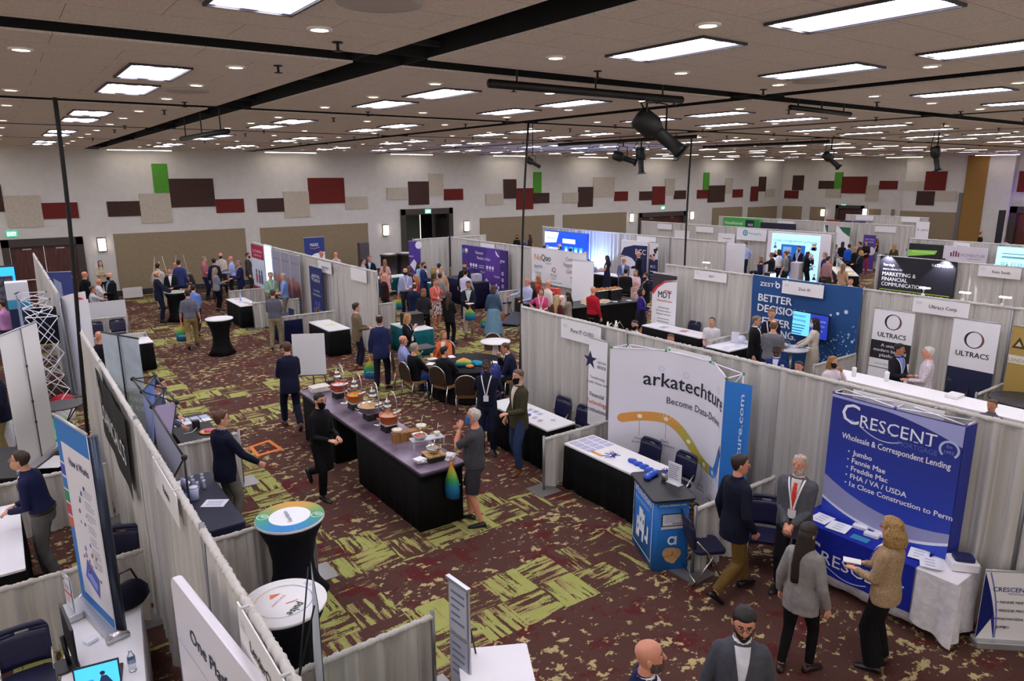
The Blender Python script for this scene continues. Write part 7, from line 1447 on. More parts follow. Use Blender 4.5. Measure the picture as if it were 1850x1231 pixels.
pr = Print(flatfn((-.1, -.02, 0), .004)); pr.text('It is okay to be Happy with your Card Processor', 0, 1.92, .17, '2a6a9a', 1, 'c', .002, 2.25, shear=.25); pr.rect(-.7, .3, .55, 1.80, '1a5cae', 1, e=.4); pr.rect(-.6, 1.42, -.15, 1.7, '5a98d8', 2, e=.4); pr.text('BLACKBOX', -.56, 1.60, .08, 'e0ecf8', 3, 'l', .006); pr.greek(-.5, 1.3, .4, 4, .1, '6aa0d8', l=3); pr.rect(.12, .5, .32, 1.6, 'a9d0f0', 2, e=.4); rr = random.Random(8)
for i in range(26):
 side = rr.choice([-1, 1]); u = side*rr.uniform(.72, 1.18); v = .3+.45*(i % 4)+rr.uniform(0, .1); pr.circ(u, v+.12, .055, 'cfa898', 2, 10, e=.3); pr.circ(u, v+.15, .05, '2a2430', 3, 8, 0, 180); pr.poly([(u-.1, v-.08), (u-.05, v+.06), (u+.05, v+.06), (u+.1, v-.08)], rr.choice(['2a3050', '8aa8d8', '6a70b0']), 2)
pr.build(t)
o = MB().box((0, 0, .6), (.45, .45, 1.2), mt('dcd4dc', .5), bev=.02).build('pedestal'); P = G(1441, 474, 1.2); o.location = (P.x, P.y, 0); tag(o, 'white square pedestal before the lit portrait backdrop', 'pedestal')
o = MB().box((0, 0, 1.12), (1.1, .06, 2.24), mt('e4e2e8', .5)).build('partition_panel'); P = atX(1322, 440, 24.6); o.location = (24.6, P.y, 0); o.rotation_euler = (0, 0, R(-60)); tag(o, 'narrow white partition panel left of the light-blue-shirted man', 'panel')
skirted(25.6, 16.2, 1.8, .7, -math.pi/2, 'white-clothed table with lettering before the light-blue-shirted man', 'efeef2', 'e6e4ea')
t, pr, w_, h = panel_X(30.3, (1705, 443), (1785, 450), 0, 'white arched display panel with maroon bars logo and TV', 'banner_wall', 'display', 'd9d2dc', .1, .04)
for i, (a, b_) in enumerate(((-.5, .16), (-.41, .22), (-.32, .22), (-.23, .16))): pr.rect(a, 1.84, a+.055, 1.84+b_, '8a2f3c' if i % 2 else '4a2a3a', 1)
pr.text('MOMENTUM', -.12, 1.86, .17, '8a8296', 1, 'l', .004, .82); pr.greek(.1, 1.78, .5, 1, .06, 'b07a86'); pr.rect(-.42, 1.05, .45, 1.66, '12131c', 1); pr.rect(-.1, 1.08, .2, 1.62, '3aa8e0', 2, e=.8); pr.rect(.2, 1.08, .42, 1.62, '1a2f9a', 2, e=.5); pr.build(t)
t, pr, w_, h = panel_X(30.3, (1643, 440), (1704, 443), 0, 'black and green lit display panel left of the arched white panel', 'banner_wall', 'display', '1c1a1e', .1); pr.poly([(-w_/2, 1.72), (w_*.3, 1.86), (w_*.36, 2.02), (-w_/2, 1.98)], '6a9a3a', 1, e=.4); pr.greek(-.5, 1.9, .9, 1, .1, 'c4dca0', l=2); pr.poly([(-w_/2, 0), (w_/2, 0), (w_/2, 1.2), (-w_/2, 1.55)], 'a9968e', 1); rr = random.Random(1)
for i in range(8): pr.circ(-.3+.12*i, 1.0+rr.uniform(-.1, .15), .07, '2a2428', 2, 10)
pr.build(t)
t, pr, w_, h = panel_X(30.2, (1802, 445), (1890, 451), 0, 'pale blue lit panel reading BUSINESS at the right picture edge', 'lit_backdrop', 'display', 'bfe4f2', .1); MB().box((0, -.006, h/2), (w_-.04, .01, h-.04), mt('a6def2', .5, 0, 'plain', .7)).build('lit_face', t); pr = Print(flatfn((0, -.012, 0), .002)); pr.text('BUSINESS', -w_/2+.2, 1.62, .26, '62b4cc', 1, 'l', .01, 1.3, e=.5); pr.greek(-w_/2+.2, 2.1, .8, 1, .08, '5a90a8'); pr.greek(-w_/2+.2, 1.95, 1.2, 1, .2, '8accdc'); pr.poly([(.0, .8), (w_/2, .8), (w_/2, 1.35), (-.2, 1.35)], '4ab8d8', 1, e=.5); pr.build(t)
t, pr, w_, h = panel_X(37.5, (1307, 392), (1372, 396), 0, 'distant green and navy box display', 'pop_up_display', 'display', '4fae56', .3); pr.rect(.35, 0, w_/2-.35, h-.1, '14303c', 1); pr.rect(w_/2-.35, 0, w_/2, h-.1, '2f8a46', 1); pr.text('MutualNational', -w_/2+.15, 2.0, .26, 'dff2dc', 1, 'l', .012, 1.3); pr.text('RISE', .55, 1.95, .2, 'e0eaf0', 2, 'l', .012); pr.build(t)
t, pr, w_, h = panel_X(37.5, (1374, 401), (1437, 406), 0, 'distant plain dark navy panel', 'banner_wall', 'display', '1a1f36', .1)
for X, a, b_, lb in ((37.6, (1489, 405), (1497, 406), 'distant roll-up with green corner, left of the pair'), (37.6, (1511, 408), (1537, 411), 'distant roll-up with green corner, right of the pair')):
 t, pr, w_, h = rollup_X(X, a, b_, lb, back=False); pr.poly([(-w_/2*.6, h-.03), (w_/2, h-.03), (w_/2, h-.55), (0, h-.3)], '2f6a4c', 1); pr.text('alkami', 0, .95, .15, '5a8a72', 1, 'c', .004, w_*.6); pr.build(t)
t, pr, w_, h = rollup_X(37.3, (1561, 424), (1583, 425), 'purple poster roll-up behind the far buffet crowd', back=False, panel='4f3a8e'); pr.text('CREDIT UNION', 0, 1.62, .11, 'd9d0ee', 2, 'c', .006, .5); pr.text('FUNDRAISER', 0, 1.48, .11, 'd9d0ee', 2, 'c', .006, .5); pr.circ(.15, 1.05, .22, 'd8d0d4', 2); pr.build(t)
for i, (a, b_, c, lb) in enumerate(((1493, 1517, '8a3238', 'dark red'), (1519, 1539, '3a3052', 'dark violet'), (1541, 1563, '4a2f6a', 'purple'))): t, pr, w_, h = panel_X(45, (a, 396+i*1.5), (b_, 398+i*1.5), 0, 'most distant %s banner near the right-wall doors' % lb, 'cloth_banner', 'banner', c, .05); pr.greek(-w_*.3, 1.9, w_*.6, 2, .2, 'b0a0b0'); pr.build(t)
t, pr, w_, h = rollup_X(45, (1656, 399), (1680, 402), 'tall white roll-up on the most distant drape row', back=False); pr.circ(-.22, 1.75, .07, '7a7c90', 1, 3); pr.text('AMCS', -.08, 1.68, .16, '5a5c70', 1, 'l', .01, .42); pr.greek(-.25, .95, .5, 3, .12, 'a0a2b0'); pr.build(t)
FB = Vector((29.3, 15.9, 0)); skirted(FB.x, FB.y, 2.9, .8, R(35), 'far black buffet with cream trays amid the crowd right of the lit backdrop', 'e6e0d4', '0a090b', h=.95)
for i in range(6): P = on_table(FB, R(35), -1.1+.42*i, .22, .955); heat = thing('heat_lamp', 'tiny chrome heat lamp on the far crowded buffet', 'lamp', P, 0, 'heat lamps on the far buffet'); MB().tube([(0, 0, 0), (0, 0, .4), (.1, 0, .48), (.2, 0, .42)], .014, CHR, 6).build('arm', heat); MB().lathe([(.03, .42), (.1, .26), (0, .3)], CHR, 12, Matrix.Translation((.2, 0, 0))).build('lamp_shade', heat)
for i in range(5): P = on_table(FB, R(35), -1.1+.55*i, -.15, .955); o = MB().box((0, 0, .03), (.4, .26, .05), mt(('e6dcc8', 'd9b98a', 'eae6e0')[i % 3], .6), bev=.02).build('food_tray'); o.location = P; tag(o, 'pale serving tray on the far crowded buffet', 'tray', 'serving trays on the far buffet')
for (x, y), L_, lb in (((13.4, 27.8), 2.0, 'teal-skirted table with white cloth left of the open doorway crowd'), ((14.4, 25.2), 1.6, 'teal-skirted table left of the purple pop-up'), ((9.4, 17.9), 1.3, 'teal-skirted table behind the drape end beside the blond woman')): skirted(x, y, L_, .7, 0 if L_ > 1.9 else -math.pi/2, lb, 'dfe6e6', '0d5a62')
for i, (px, py, lb) in enumerate(((706, 482, 'black drinks urn on the wall station, left'), (724, 484, 'black drinks urn on the wall station, right'))): P = atY(px+(8 if i else -3), py, 31.5); t = thing('drink_station', lb, 'station', (P.x, 31.5, 0)); MB().lathe([(.42, .0), (.42, .05), (.40, .06), (.40, 1.2), (.44, 1.24), (.44, 1.28), (0, 1.29)], mt('3a3432', .4, .3), 20).build('drum', t); MB().lathe([(.3, 1.29), (.32, 1.33), (0, 1.36)], mt('d9d6d2', .3), 16).build('lid', t)
o = MB().box((0, 0, .18), (.55, .45, .36), mt('121114', .5), bev=.02).build('equipment_case'); o.location = (9.45, 17.95, .78); tag(o, 'black box with white tag on the teal table beside the drape end', 'case')
t = thing('folding_tray_table', 'dark folding tray table on crossed chrome legs left of the light-blue diner', 'table', (8.0, 14.9, 0)); MB().box((0, 0, .9), (.75, .5, .03), mt('262428', .5), bev=.02).build('tabletop', t)
for q in (-1, 1): MB().tube([(-.34, q*.22, .01), (.34, q*.22, .885)], .014, CHR, 8).build('leg', t); MB().tube([(.34, q*.22, .01), (-.34, q*.22, .885)], .014, CHR, 8).build('leg', t)
t = thing('cornhole_board', 'slanted orange-edged cornhole board on the carpet left of the drape end', 'game board', (14.2, 19.3, 0), R(-60)); MB().box((0, 0, .17), (.62, 1.1, .05), mt('1f2038', .5), T=Matrix.Rotation(.2, 4, 'X')).build('playing_face', t); o = MB()
for q in (-1, 1): o.box((q*.31, 0, .15), (.03, 1.12, .09), mt('a05a3c', .6), T=Matrix.Rotation(.2, 4, 'X'))
o.build('side_board', t); MB().box((0, .52, .15), (.6, .04, .3), mt('a05a3c', .6)).build('rear_leg', t)
fchair(14.9, 20.9, 200, 'dark folding chair right of the denim-jacket woman'); o = MB().box((0, 0, .36), (.75, .6, .72), mt('141316', .5), bev=.02).build('equipment_case'); o.location = (15.2, 19.9, 0); tag(o, 'black waist-high case beside the low rail of the vinyl banner booth', 'case')
for px, py, lb in ((1098, 585, 'chrome heat lamp pair peeking over the front drape, left'), (1113, 583, 'chrome heat lamp pair peeking over the front drape, right')):
 P = G(px, py, 1.5); t = thing('heat_lamp', lb, 'lamp', (P.x, P.y, 0)); MB().tube([(.25, 0, .95), (.25, 0, 1.35), (.12, 0, 1.5), (0, 0, 1.42)], .014, CHR, 8).build('arm', t); MB().lathe([(.02, 1.55), (.03, 1.46), (.06, 1.43), (.06, 1.38), (.1, 1.25), (0, 1.28)], CHR, 18).build('lamp_shade', t); MB().box((.2, 0, .47), (.26, .3, .94), BLK, bev=.02).build('pedestal', t)
t = thing('line_array_speaker', 'tall black column speaker by the gold wall column', 'speaker', (48.5, 17.0, 0)); MB().box((0, 0, 1.9), (.25, .3, 2.0), mt('0c0b0d', .5), bev=.02).build('column', t); MB().box((0, 0, .45), (.5, .5, .9), mt('0e0d10', .5), bev=.02).build('subwoofer', t)
t = thing('uplight', 'floor uplight throwing purple light on the doors at far right', 'lamp', (50.6, 14.0, 0)); MB().lathe([(.1, 0), (.1, .16), (0, .16)], BLKM, 14).build('housing', t); MB().lathe([(.08, .161), (0, .165)], mt('6a3aff', .4, 0, 'plain', 5), 14).build('lens', t)
la = bpy.data.lights.new('purple_wash', 'SPOT'); la.energy = 350; la.color = (.35, .15, 1); la.spot_size = R(120); la.shadow_soft_size = .1; lo_ = bpy.data.objects.new('purple_wash_light', la); C.objects.link(lo_); lo_.parent = t; lo_.location = (0, 0, .2); lo_.rotation_euler = (R(180), R(35), 0)
# -- hanging cables, pipes and stage lights
def cable(top, bot, label, r=.03, bow=.06):
 a, b = Vector(top), Vector(bot); o = MB().tube([a.lerp(b, k/12)+Vector((bow*math.sin(k/12*math.pi*1.6), 0, 0)) for k in range(13)], r, mt('0b0a0a', .7), 8).build('hanging_cable'); return tag(o, label, 'cable')
P = G(147, 186, CZ); cable((.98, 12.9, CZ+.3), (.86, 14.55, .02), 'thick black cable dropping from the ceiling at left', .032, .03)
T_ = G(955, 218, CZ); cable((T_.x, T_.y, CZ), (T_.x-.1, T_.y+.3, .02), 'black cable dropping from the ceiling in the middle', .025, -.04)
T_ = G(1250, 245, CZ); cable((T_.x, T_.y, CZ), (T_.x-.05, T_.y, .02), 'thin black cable dropping from the ceiling at right of centre', .03, -.03)
def pipe(a, b, label, r=.05):
 a, b = Vector(a), Vector(b); t = thing('lighting_pipe', label, 'pipe', a); MB().tube([(0, 0, 0), tuple(b-a)], r, mt('151312', .5, .3), 10).build('pipe', t)
 for k in (.12, .5, .88): q = (b-a)*k; MB().tube([tuple(q), (q.x, q.y, CZ+.56-a.z)], .012, mt('1a1817', .5), 6).build('hanger', t)
pipe((4.74, 6.93, 6.03), (8.0, 6.93, 6.03), 'long black lighting pipe carrying the big spotlight')
pipe((10.75, 7.02, 6.08), (12.6, 7.02, 6.05), 'short grey lighting pipe below the ceiling at right', .04)
pipe((3.6, 17.4, 5.85), (3.6, 13.6, 5.82), 'short black pipe below the long slot at left', .05)
pipe((16.4, 19.7, 6.08), (16.4, 13.6, 6.08), 'black lighting pipe above the two small spotlights', .05)
pipe((22.75, 18.5, 6.08), (22.75, 13.3, 6.08), 'far black lighting pipe right of the spotlights', .05)
def spotlight(P, sc_, pitch, head, label, hang):
 P = Vector(P); z = P.z; t = thing('stage_spotlight', label, 'spotlight', P, 0); T = Matrix.Rotation(R(-head), 4, 'Z') @ Matrix.Rotation(R(pitch), 4, 'X') @ Matrix.Diagonal((sc_, sc_, sc_, 1)); m = mt('070707', .6, 0)
 Tm = T @ Matrix.Rotation(R(90), 4, 'X')
 MB().lathe([(0, -.34), (.12, -.33), (.15, -.28), (.155, -.06), (.13, -.02), (.10, .02)], m, 20, Tm).build('lamp_house', t)
 MB().lathe([(.10, .02), (.085, .05), (.085, .36), (.10, .37), (.10, .42), (.09, .42), (.08, .38), (0, .38)], m, 20, Tm).build('lens_tube', t)
 MB().box((0, 0, 0), (.26*sc_, .26*sc_, .02), m, T=T @ Matrix.Translation((0, -.44, 0)) @ Matrix.Rotation(R(90), 4, 'X')).build('colour_frame', t)
 y_ = MB(); hh = hang-z
 for q in (-1, 1): y_.tube([(q*.19*sc_, 0, 0), (q*.19*sc_, 0, .34*sc_), (0, 0, .36*sc_)], .014*sc_, m, 6)
 y_.build('yoke', t); MB().tube([(0, 0, .34*sc_), (0, 0, hh)], .022*sc_, m, 8).build('clamp', t)
 MB().tube([(0, .1, .1), (-.2*sc_, .1, .35*sc_), (-.16*sc_, 0, hh*.9), (.05, 0, hh)], .012, m, 6).build('power_cable', t)
 MB().ball((.16*sc_, 0, 0), .03*sc_, m, 8, 6).build('knob', t)
spotlight((7.53, 6.95, 5.60), 1.05, 38, -54, 'large black stage spotlight hanging from the long pipe', 6.03)
spotlight((16.4, 16.5, 5.56), 1.0, 18, -54, 'small black spotlight hanging left below the far pipe', 6.08)
spotlight((16.4, 15.72, 5.5), 1.0, 85, -54, 'black spotlight pointing straight down below the far pipe', 6.08)
spotlight((22.75, 13.2, 5.5), .9, 40, -54, 'distant black spotlight under the ceiling, left of two at right', CZ+.56)
spotlight((22.75, 9.9, 5.5), .9, 75, -54, 'distant black spotlight under the ceiling, right of two at right', CZ+.56)
spotlight((9.95, 12.85, 5.3), .45, 30, -54, 'small black fixture clamped beside the middle hanging cable', CZ+.56)
# -- people, placed by the top of the head; facing: 0 = away from the camera, 90 = to the right, 180 = towards it
def J(c, sh='e6e6ea'): return dict(top=('jacket', c), shirt=sh)
BK = '101012'; NV = '151b38'
# ---- left edge
p = person(38, 816, 1.80, 292, 'man in navy shirt and grey trousers with a lanyard, looking down at the left edge', top=('shirt', '1c2145'), bot=('pants', '5f5e5c'), hair=('short', '3a261a'), L='waist', Rr='waist', legs='step', lean=12, hp=-22, lany='eeeef2', badge=False, glasses=True, w=1.06, shoes='3a1f14')
p = person(2, 543, 1.78, 300, 'man in pink shirt and sunglasses with folded arms at the left edge', top=('shirt', 'c98fc4'), bot=('pants', '24222a'), hair=('short', '3a2a20'), L='cross', Rr='cross', glasses=True)
p = person(-14, 662, 1.78, 280, 'man in dark jacket and khaki trousers, headless at the left picture edge', **J('151830'), bot=('pants', '8a7a50'), hair=('short', '2a1d15'))
# ---- far left group by the doors
person(152, 491, 1.80, 55, 'bald man in black suit right of the wooden doors, partly behind the cable', **J('131316'), bot=('pants', '131316'), hair=('bald', None), skin='p')
person(180, 471, 1.68, 175, 'woman with long dark hair and cream cardigan against the wall, reading her phone', top=('sweater', 'b9ad95'), bot=('pants', BK), hair=('long', '1c120e'), fem=1, L='phone', Rr='phone', hp=-15)
person(197, 493, 1.86, 250, 'bald man in black jacket with a black mask and blue shirt', **J('0f0f11', '3a7ab0'), bot=('pants', BK), hair=('bald', None), mask='111114', L='waist', Rr='down', lany='d8dce6', w=1.12, belly=.03)
person(177, 504, 1.78, 95, 'bald man in a white shirt seated at the dark table', top=('shirt', 'd9d6d8'), bot=('pants', '3a3632'), hair=('bald', None), skin='p', sit=True, L='table', Rr='table')
person(166, 517, 1.78, 80, 'grey-haired man in white polo seated with one arm stretched out', top=('polo', 'd6d4d6'), bot=('pants', '4a4232'), hair=('short', '5a5450'), skin='p', sit=True, L='table', Rr='point')
person(178, 599, 1.74, 330, 'man in a dark top behind the hanging landscape banner', top=('sweater', '14151e'), bot=('pants', '1a1a22'), hair=('bald', None), skin='p')
# ---- cocktail group
person(280, 491, 1.82, 95, 'man in navy suit writing at the far cocktail table', **J('1a2138'), bot=('pants', '171c30'), hair=('fringe', '6a4a34'), L='table', Rr='table', hp=-22)
person(284, 476, 1.80, 25, 'dark-haired man in pale shirt, back turned, behind the far cocktail table', top=('shirt', 'b7b2a6'), bot=('pants', 'a59a84'), hair=('short', '1a1410'))
person(306, 484, 1.82, 190, 'man in black jacket and white shirt facing us at the far cocktail table', **J('15151a', 'eceaea'), bot=('pants', '15151a'), hair=('short', '8a5c3a'), L='waist', Rr='waist')
person(322, 470, 1.84, 15, 'man in bright navy-blue suit, back turned, before the left easel pair', **J('303c6e'), bot=('pants', '2a3256'), hair=('short', '2a1c14'))
person(316, 474, 1.70, 185, 'man with a flushed face mostly hidden behind the blue suit', top=('shirt', 'd9b0b4'), bot=('pants', '2a2a30'), hair=('fringe', '6a5040'), skin='p', L='phone')
person(343, 496, 1.62, 285, 'woman with long black hair and bare arms gesturing at the far cocktail table', top=('tank', '2a1f20'), bot=('pants', BK), hair=('long', '100c0b'), fem=1, L='phone', Rr='phone', skin='t')
pk = person(338, 524, 1.78, 8, 'man in grey polo and khaki trousers walking away with a tote bag', top=('polo', '6a6a78'), bot=('pants', '94804f'), hair=('short', '2e2118'), L='bag', legs='walk', w=1.08, shoes='2a1a12')
person(348, 515, 1.66, 12, 'person in blue patterned shirt walking away beside the khaki-trousered man', top=('polo', '5a78b8', 'check'), bot=('pants', '14141c'), hair=('short', '1c1410'), Rr='waist', legs='walk2')
# ---- right of it
person(368, 464, 1.80, 105, 'man in dusty pink polo at the left of the chatting group', top=('polo', 'a8646a'), bot=('pants', '1a1f38'), hair=('short', '8a7a70'), L='waist', Rr='waist', belly=.03)
person(386, 467, 1.80, 15, 'dark-haired man in navy suit with his back turned in the chatting group', **J('1c2346'), bot=('pants', '181d38'), hair=('short', '15100e'), Rr='waist')
person(398, 457, 1.84, 195, 'tall man in cream shirt and dark mask in the chatting group', top=('shirt', 'c2b6ae'), bot=('pants', '26242a'), hair=('fringe', '8a8078'), mask='18181c', L='waist', Rr='waist')
person(416, 463, 1.80, 275, 'bald man in light blue shirt in the chatting group', top=('shirt', 'a4b0e0'), bot=('pants', '16161c'), hair=('bald', None), skin='p', L='waist', Rr='waist')
person(431, 471, 1.80, 262, 'grey-haired man in blue suit at the right of the chatting group', **J('1d2452'), bot=('pants', '1a2046'), hair=('short', '8a8686'), skin='p', L='waist', Rr='waist', glasses=True)
person(447, 457, 1.82, 95, 'man in dark grey suit beside the red and white roll-up', **J('3a3a3e'), bot=('pants', '2c2c30'), hair=('short', '4a3a30'), mask='222226')
person(388, 484, 1.66, 70, 'blond woman in grey top with a black bag, eating', top=('sweater', '8a8890'), bot=('pants', BK), hair=('long', 'a98c66'), hl=.22, fem=1, L='waist', Rr='phone', slim=1)
person(488, 492, 1.80, 165, 'man in green shirt with lanyard before the mountain panels', top=('shirt', '8aa890'), bot=('pants', '6a645a'), hair=('short', '7a7470'), L='waist', Rr='waist', lany='cfe0d2', belly=.04, w=1.08)
person(511, 494, 1.80, 275, 'grey-haired man in light blue polo before the mountain panels', top=('polo', '7a9ad2'), bot=('pants', '7a7464'), hair=('short', 'b0a498'), skin='p', L='waist', Rr='waist')
person(492, 523, 1.80, 12, 'man in grey polo and khakis with his back turned at the navy table', top=('polo', '5f606c'), bot=('pants', '8f8468'), hair=('short', '4a3a2e'), L='waist', Rr='waist', legs='step', w=1.05)
person(287, 683, 1.80, 105, 'man in grey-blue suit reaching over the photo table behind the black tube frame', top=('jacket', '4a5068'), shirt='c9cce0', bot=('pants', '3a3f52'), hair=('short', '17110e'), L='waist', Rr='table', lean=8)
person(398, 743, 1.80, 62, 'man in navy blazer and grey trousers by the low rail, looking right', top=('jacket', '11142a'), shirt='8a94b8', bot=('pants', '6f6c64'), hair=('thick', '5a3820'), L='waist', Rr=(.34, .34, .95), glasses=True, hy=15, shoes='3a2218', w=1.08)
# ---- middle aisle
person(517, 618, 1.83, 345, 'man in dark navy suit walking away alone in the aisle', **J('161a30'), bot=('pants', '161a30'), hair=('short', '5a3520'), L='waist', Rr='waist', legs='walk2', shoes='3a1c12')
person(643, 548, 1.78, 80, 'man in brown tweed blazer and navy trousers with long dark hair', top=('jacket', '70604c', 'weave'), shirt='dcdcdc', bot=('pants', '171a2c'), hair=('thick', '2e1e16'), L='waist', Rr='waist', shoes='7a4a2c')
pt = person(685, 569, 1.84, 12, 'man in navy blue suit with a tote bag, back turned, beside the brown blazer', **J('232a52'), bot=('pants', '151826'), hair=('buzz', '2a1e18'), skin='t', L='bag', Rr='waist', legs='step')
ps_ = person(577, 711, 1.76, 138, 'waiter in black uniform and black mask walking along the buffet', top=('shirt', '0e0e10'), bot=('pants', '0d0d0f'), apron='0d0d0f', hair=('short', '1a120e'), mask='0c0c0e', L='waist', Rr='waist', legs='run', lean=4, glasses=True)
q_ = person(728, 607, 1.78, 95, 'bald man in light blue shirt seated at the round table', top=('shirt', '98a2d6'), bot=('pants', '3a4468'), hair=('fringe', '8a7060'), skin='p', sit=True, L='table', Rr='table'); bchair(q_['base'].x, q_['base'].y, -math.degrees(q_['rz']), 'brown banquet chair under the man in a light blue shirt')
q_ = person(748, 620, 1.78, 58, 'grey-haired diner in black sweater and jeans, back to us at the round table', top=('sweater', '0d0d10'), bot=('jeans', '26386e'), shoes='d9d4cf', hair=('short', '9a9280'), sit=True, L='table', Rr='table', w=1.08); bchair(q_['base'].x, q_['base'].y, -math.degrees(q_['rz']), 'brown banquet chair under the grey-haired diner in black')
q_ = person(803, 626, 1.78, 40, 'dark-haired diner in dark jacket, back to us at the round table', top=('jacket', '141417'), bot=('pants', '1c2030'), hair=('short', '100d0c'), sit=True, L='table', Rr='table', hy=35, w=1.08); bchair(q_['base'].x, q_['base'].y, -math.degrees(q_['rz']), 'brown banquet chair behind the diner in a dark jacket')
q_ = person(801, 598, 1.68, 192, 'blond woman in orange jacket and white top seated across the round table', top=('jacket', 'b8481c', 'batik'), shirt='e6dfdc', bot=('pants', '2a2a30'), hair=('bob', 'a9783f'), fem=1, sit=True, L='table', Rr='table', hy=-40); bchair(q_['base'].x, q_['base'].y, -math.degrees(q_['rz']), 'brown banquet chair under the woman in orange')
q_ = person(912, 620, 1.78, 268, 'man in navy jacket seated at the right of the round table, eating', **J('181e38'), bot=('pants', '181a28'), hair=('short', '5a3f30'), skin='p', sit=True, L='table', Rr='face', lean=14, w=1.1); bchair(q_['base'].x, q_['base'].y, -math.degrees(q_['rz']), 'brown banquet chair under the diner in navy jacket')
pb = person(736, 567, 1.66, 125, 'blond smiling woman in black top with lanyard and tote bag', top=('sweater', '131318'), bot=('pants', '15151a'), hair=('long', 'b98a4a'), hl=.16, fem=1, L='bag', Rr='chin', lany='dfe4ea')
person(879, 650, 1.80, 188, 'man in navy polo with white lanyard, hands behind his back', top=('polo', '12172a'), bot=('pants', '171c30'), hair=('buzz', '0c0a09'), skin='d', L='behind', Rr='behind', lany='f2f2f4', hp=-8)
person(936, 668, 1.82, 232, 'man in olive jacket and jeans with a black mask by the services table', top=('jacket', '3f3c2a'), shirt='d6c8b8', bot=('jeans', '2c3c5c'), shoes='7a3f1f', hair=('short', '6a5240'), mask='0f0f11', L='waist', Rr='pocket', legs='lean')
po_ = person(858, 739, 1.78, 283, 'white-haired man in grey tee and shorts touching his blue face scarf', top=('tee', '434348'), bot=('shorts', '35333a'), hair=('short', 'cdc5bc'), mask='2f74c8', L='face', Rr='chin', skin='p', belly=.06, w=1.15, glasses=True, hp=-12, shoes='17171a', legs='step')
# ---- crowd at the middle
person(656, 467, 1.76, 100, 'dark-haired man in grey shirt mostly behind the middle drape end', top=('shirt', '9a9a9c'), bot=('pants', '2a2a30'), hair=('short', '2a2624'))
person(667, 462, 1.82, 185, 'man in dark suit and pale blue shirt behind the middle drape end', **J('191c28', 'b9c8e8'), bot=('pants', '191c28'), hair=('buzz', '6a5648'), skin='p')
person(695, 469, 1.68, 15, 'woman in pale pink dress with long brown hair, back turned', top=('dress', 'd6a8a4'), bot=('dress', 'd6a8a4'), hair=('long', '8a6640'), hl=.40, fem=1, shoes='c0a090')
person(694, 495, 1.80, 65, 'bald man in maroon polo with folded arms by the drape end', top=('polo', '34161c'), bot=('pants', '1a1618'), hair=('bald', None), skin='p', L='cross', Rr='cross', belly=.04)
pq = person(732, 485, 1.80, 178, 'man in light blue shirt with black mask, lanyard and tote bag', top=('shirt', 'a2a8cc'), bot=('pants', '23262f'), hair=('fringe', '6a4a34'), mask='121216', L='waist', Rr='bag', lany='e9eaf0', belly=.04, w=1.1)
person(739, 481, 1.66, 5, 'brown-haired woman with her back turned behind the masked man', top=('blouse', '4a3a44'), bot=('pants', '1a1a20'), hair=('bob', '4f3422'), fem=1)
person(751, 496, 1.66, 285, 'blond woman in red dress talking to the masked man', top=('dress', 'b03228'), bot=('dress', 'b03228'), hair=('long', 'b98a55'), hl=.2, fem=1)
person(765, 474, 1.82, 105, 'man in blue blazer with black mask facing right', **J('27325c'), bot=('pants', '1d2440'), hair=('short', '4a3526'), mask='101014', L='waist', Rr='waist')
person(757, 473, 1.70, 100, 'dark-haired woman in pale blue behind the blue blazer', top=('blouse', '8ab0d6'), bot=('pants', '1a1a20'), hair=('long', '1e1614'), fem=1)
person(784, 483, 1.66, 60, 'woman with curly blond hair and dark patterned top', top=('blouse', '4a3d38', 'leopard'), bot=('pants', '15151a'), hair=('curly', '9a7a44'), fem=1, L='waist')
person(793, 476, 1.72, 20, 'dark-haired man in white shirt with his back turned near the teal table', top=('shirt', 'd9d4d0'), bot=('pants', '20222c'), hair=('short', '15100e'))
person(797, 483, 1.76, 200, 'blond person behind the woman with a hair bun', top=('blouse', 'c09a7a'), bot=('pants', '2a2a30'), hair=('short', 'a8865a'), fem=1)
person(795, 494, 1.66, 25, 'woman in grey top with a dark hair bun', top=('sweater', '8d8a8a'), bot=('pants', '1a1a1e'), hair=('bun', '3a2a20'), fem=1, lany='eeeef0', badge=False)
person(786, 504, 1.68, 140, 'woman in coral cardigan over a black floral dress, hand at her face', top=('sweater', 'd8695a'), bot=('dress', '1a1618', 'print'), hair=('short', '6a4a30'), fem=1, L='chin', Rr='waist', w=1.14, lany='eeeef0', skin='p', shoes='c07a6a')
person(749, 511, 1.78, 15, 'man in navy hooded jacket with his back turned', top=('jacket', '1a2344'), bot=('pants', '14182a'), hair=('buzz', '5a463a'), L='waist', Rr='waist', w=1.1)
person(765, 522, 1.66, 10, 'woman in dark shirt and black trousers with a brown bob, back turned', top=('polo', '2a282c'), bot=('pants', '0f0f12'), hair=('bob', '8a5c2e'), fem=1, w=1.08, shoes='d0b8a0')
person(811, 528, 1.62, 30, 'woman in black with very long dark brown hair, back turned', top=('jacket', '141214'), bot=('pants', '100f11'), hair=('long', '33200f'), fem=1, hl=.48, L='waist', Rr='waist')
person(839, 475, 1.80, 180, 'bearded man in black behind the dark navy counter', top=('shirt', '121116'), bot=('pants', '121116'), hair=('short', '1e1512'), beard='1e1512', L='table')
person(841, 487, 1.78, 15, 'dark-haired man in white shirt leaning at the dark navy counter', top=('shirt', 'c9cbe0'), bot=('pants', '1a1c2e'), hair=('thick', '15100e'), L='table', Rr='table', lean=8)
pw = person(846, 508, 1.78, 185, 'man in dark blazer and khakis walking towards us while eating', top=('jacket', '1a1f2e'), shirt='b9c4bc', bot=('pants', 'b0a48e'), hair=('short', '14100e'), skin='t', L='waist', Rr='phone', legs='walk', shoes='4a2a1c', lany='e6e6ea', badge=False)
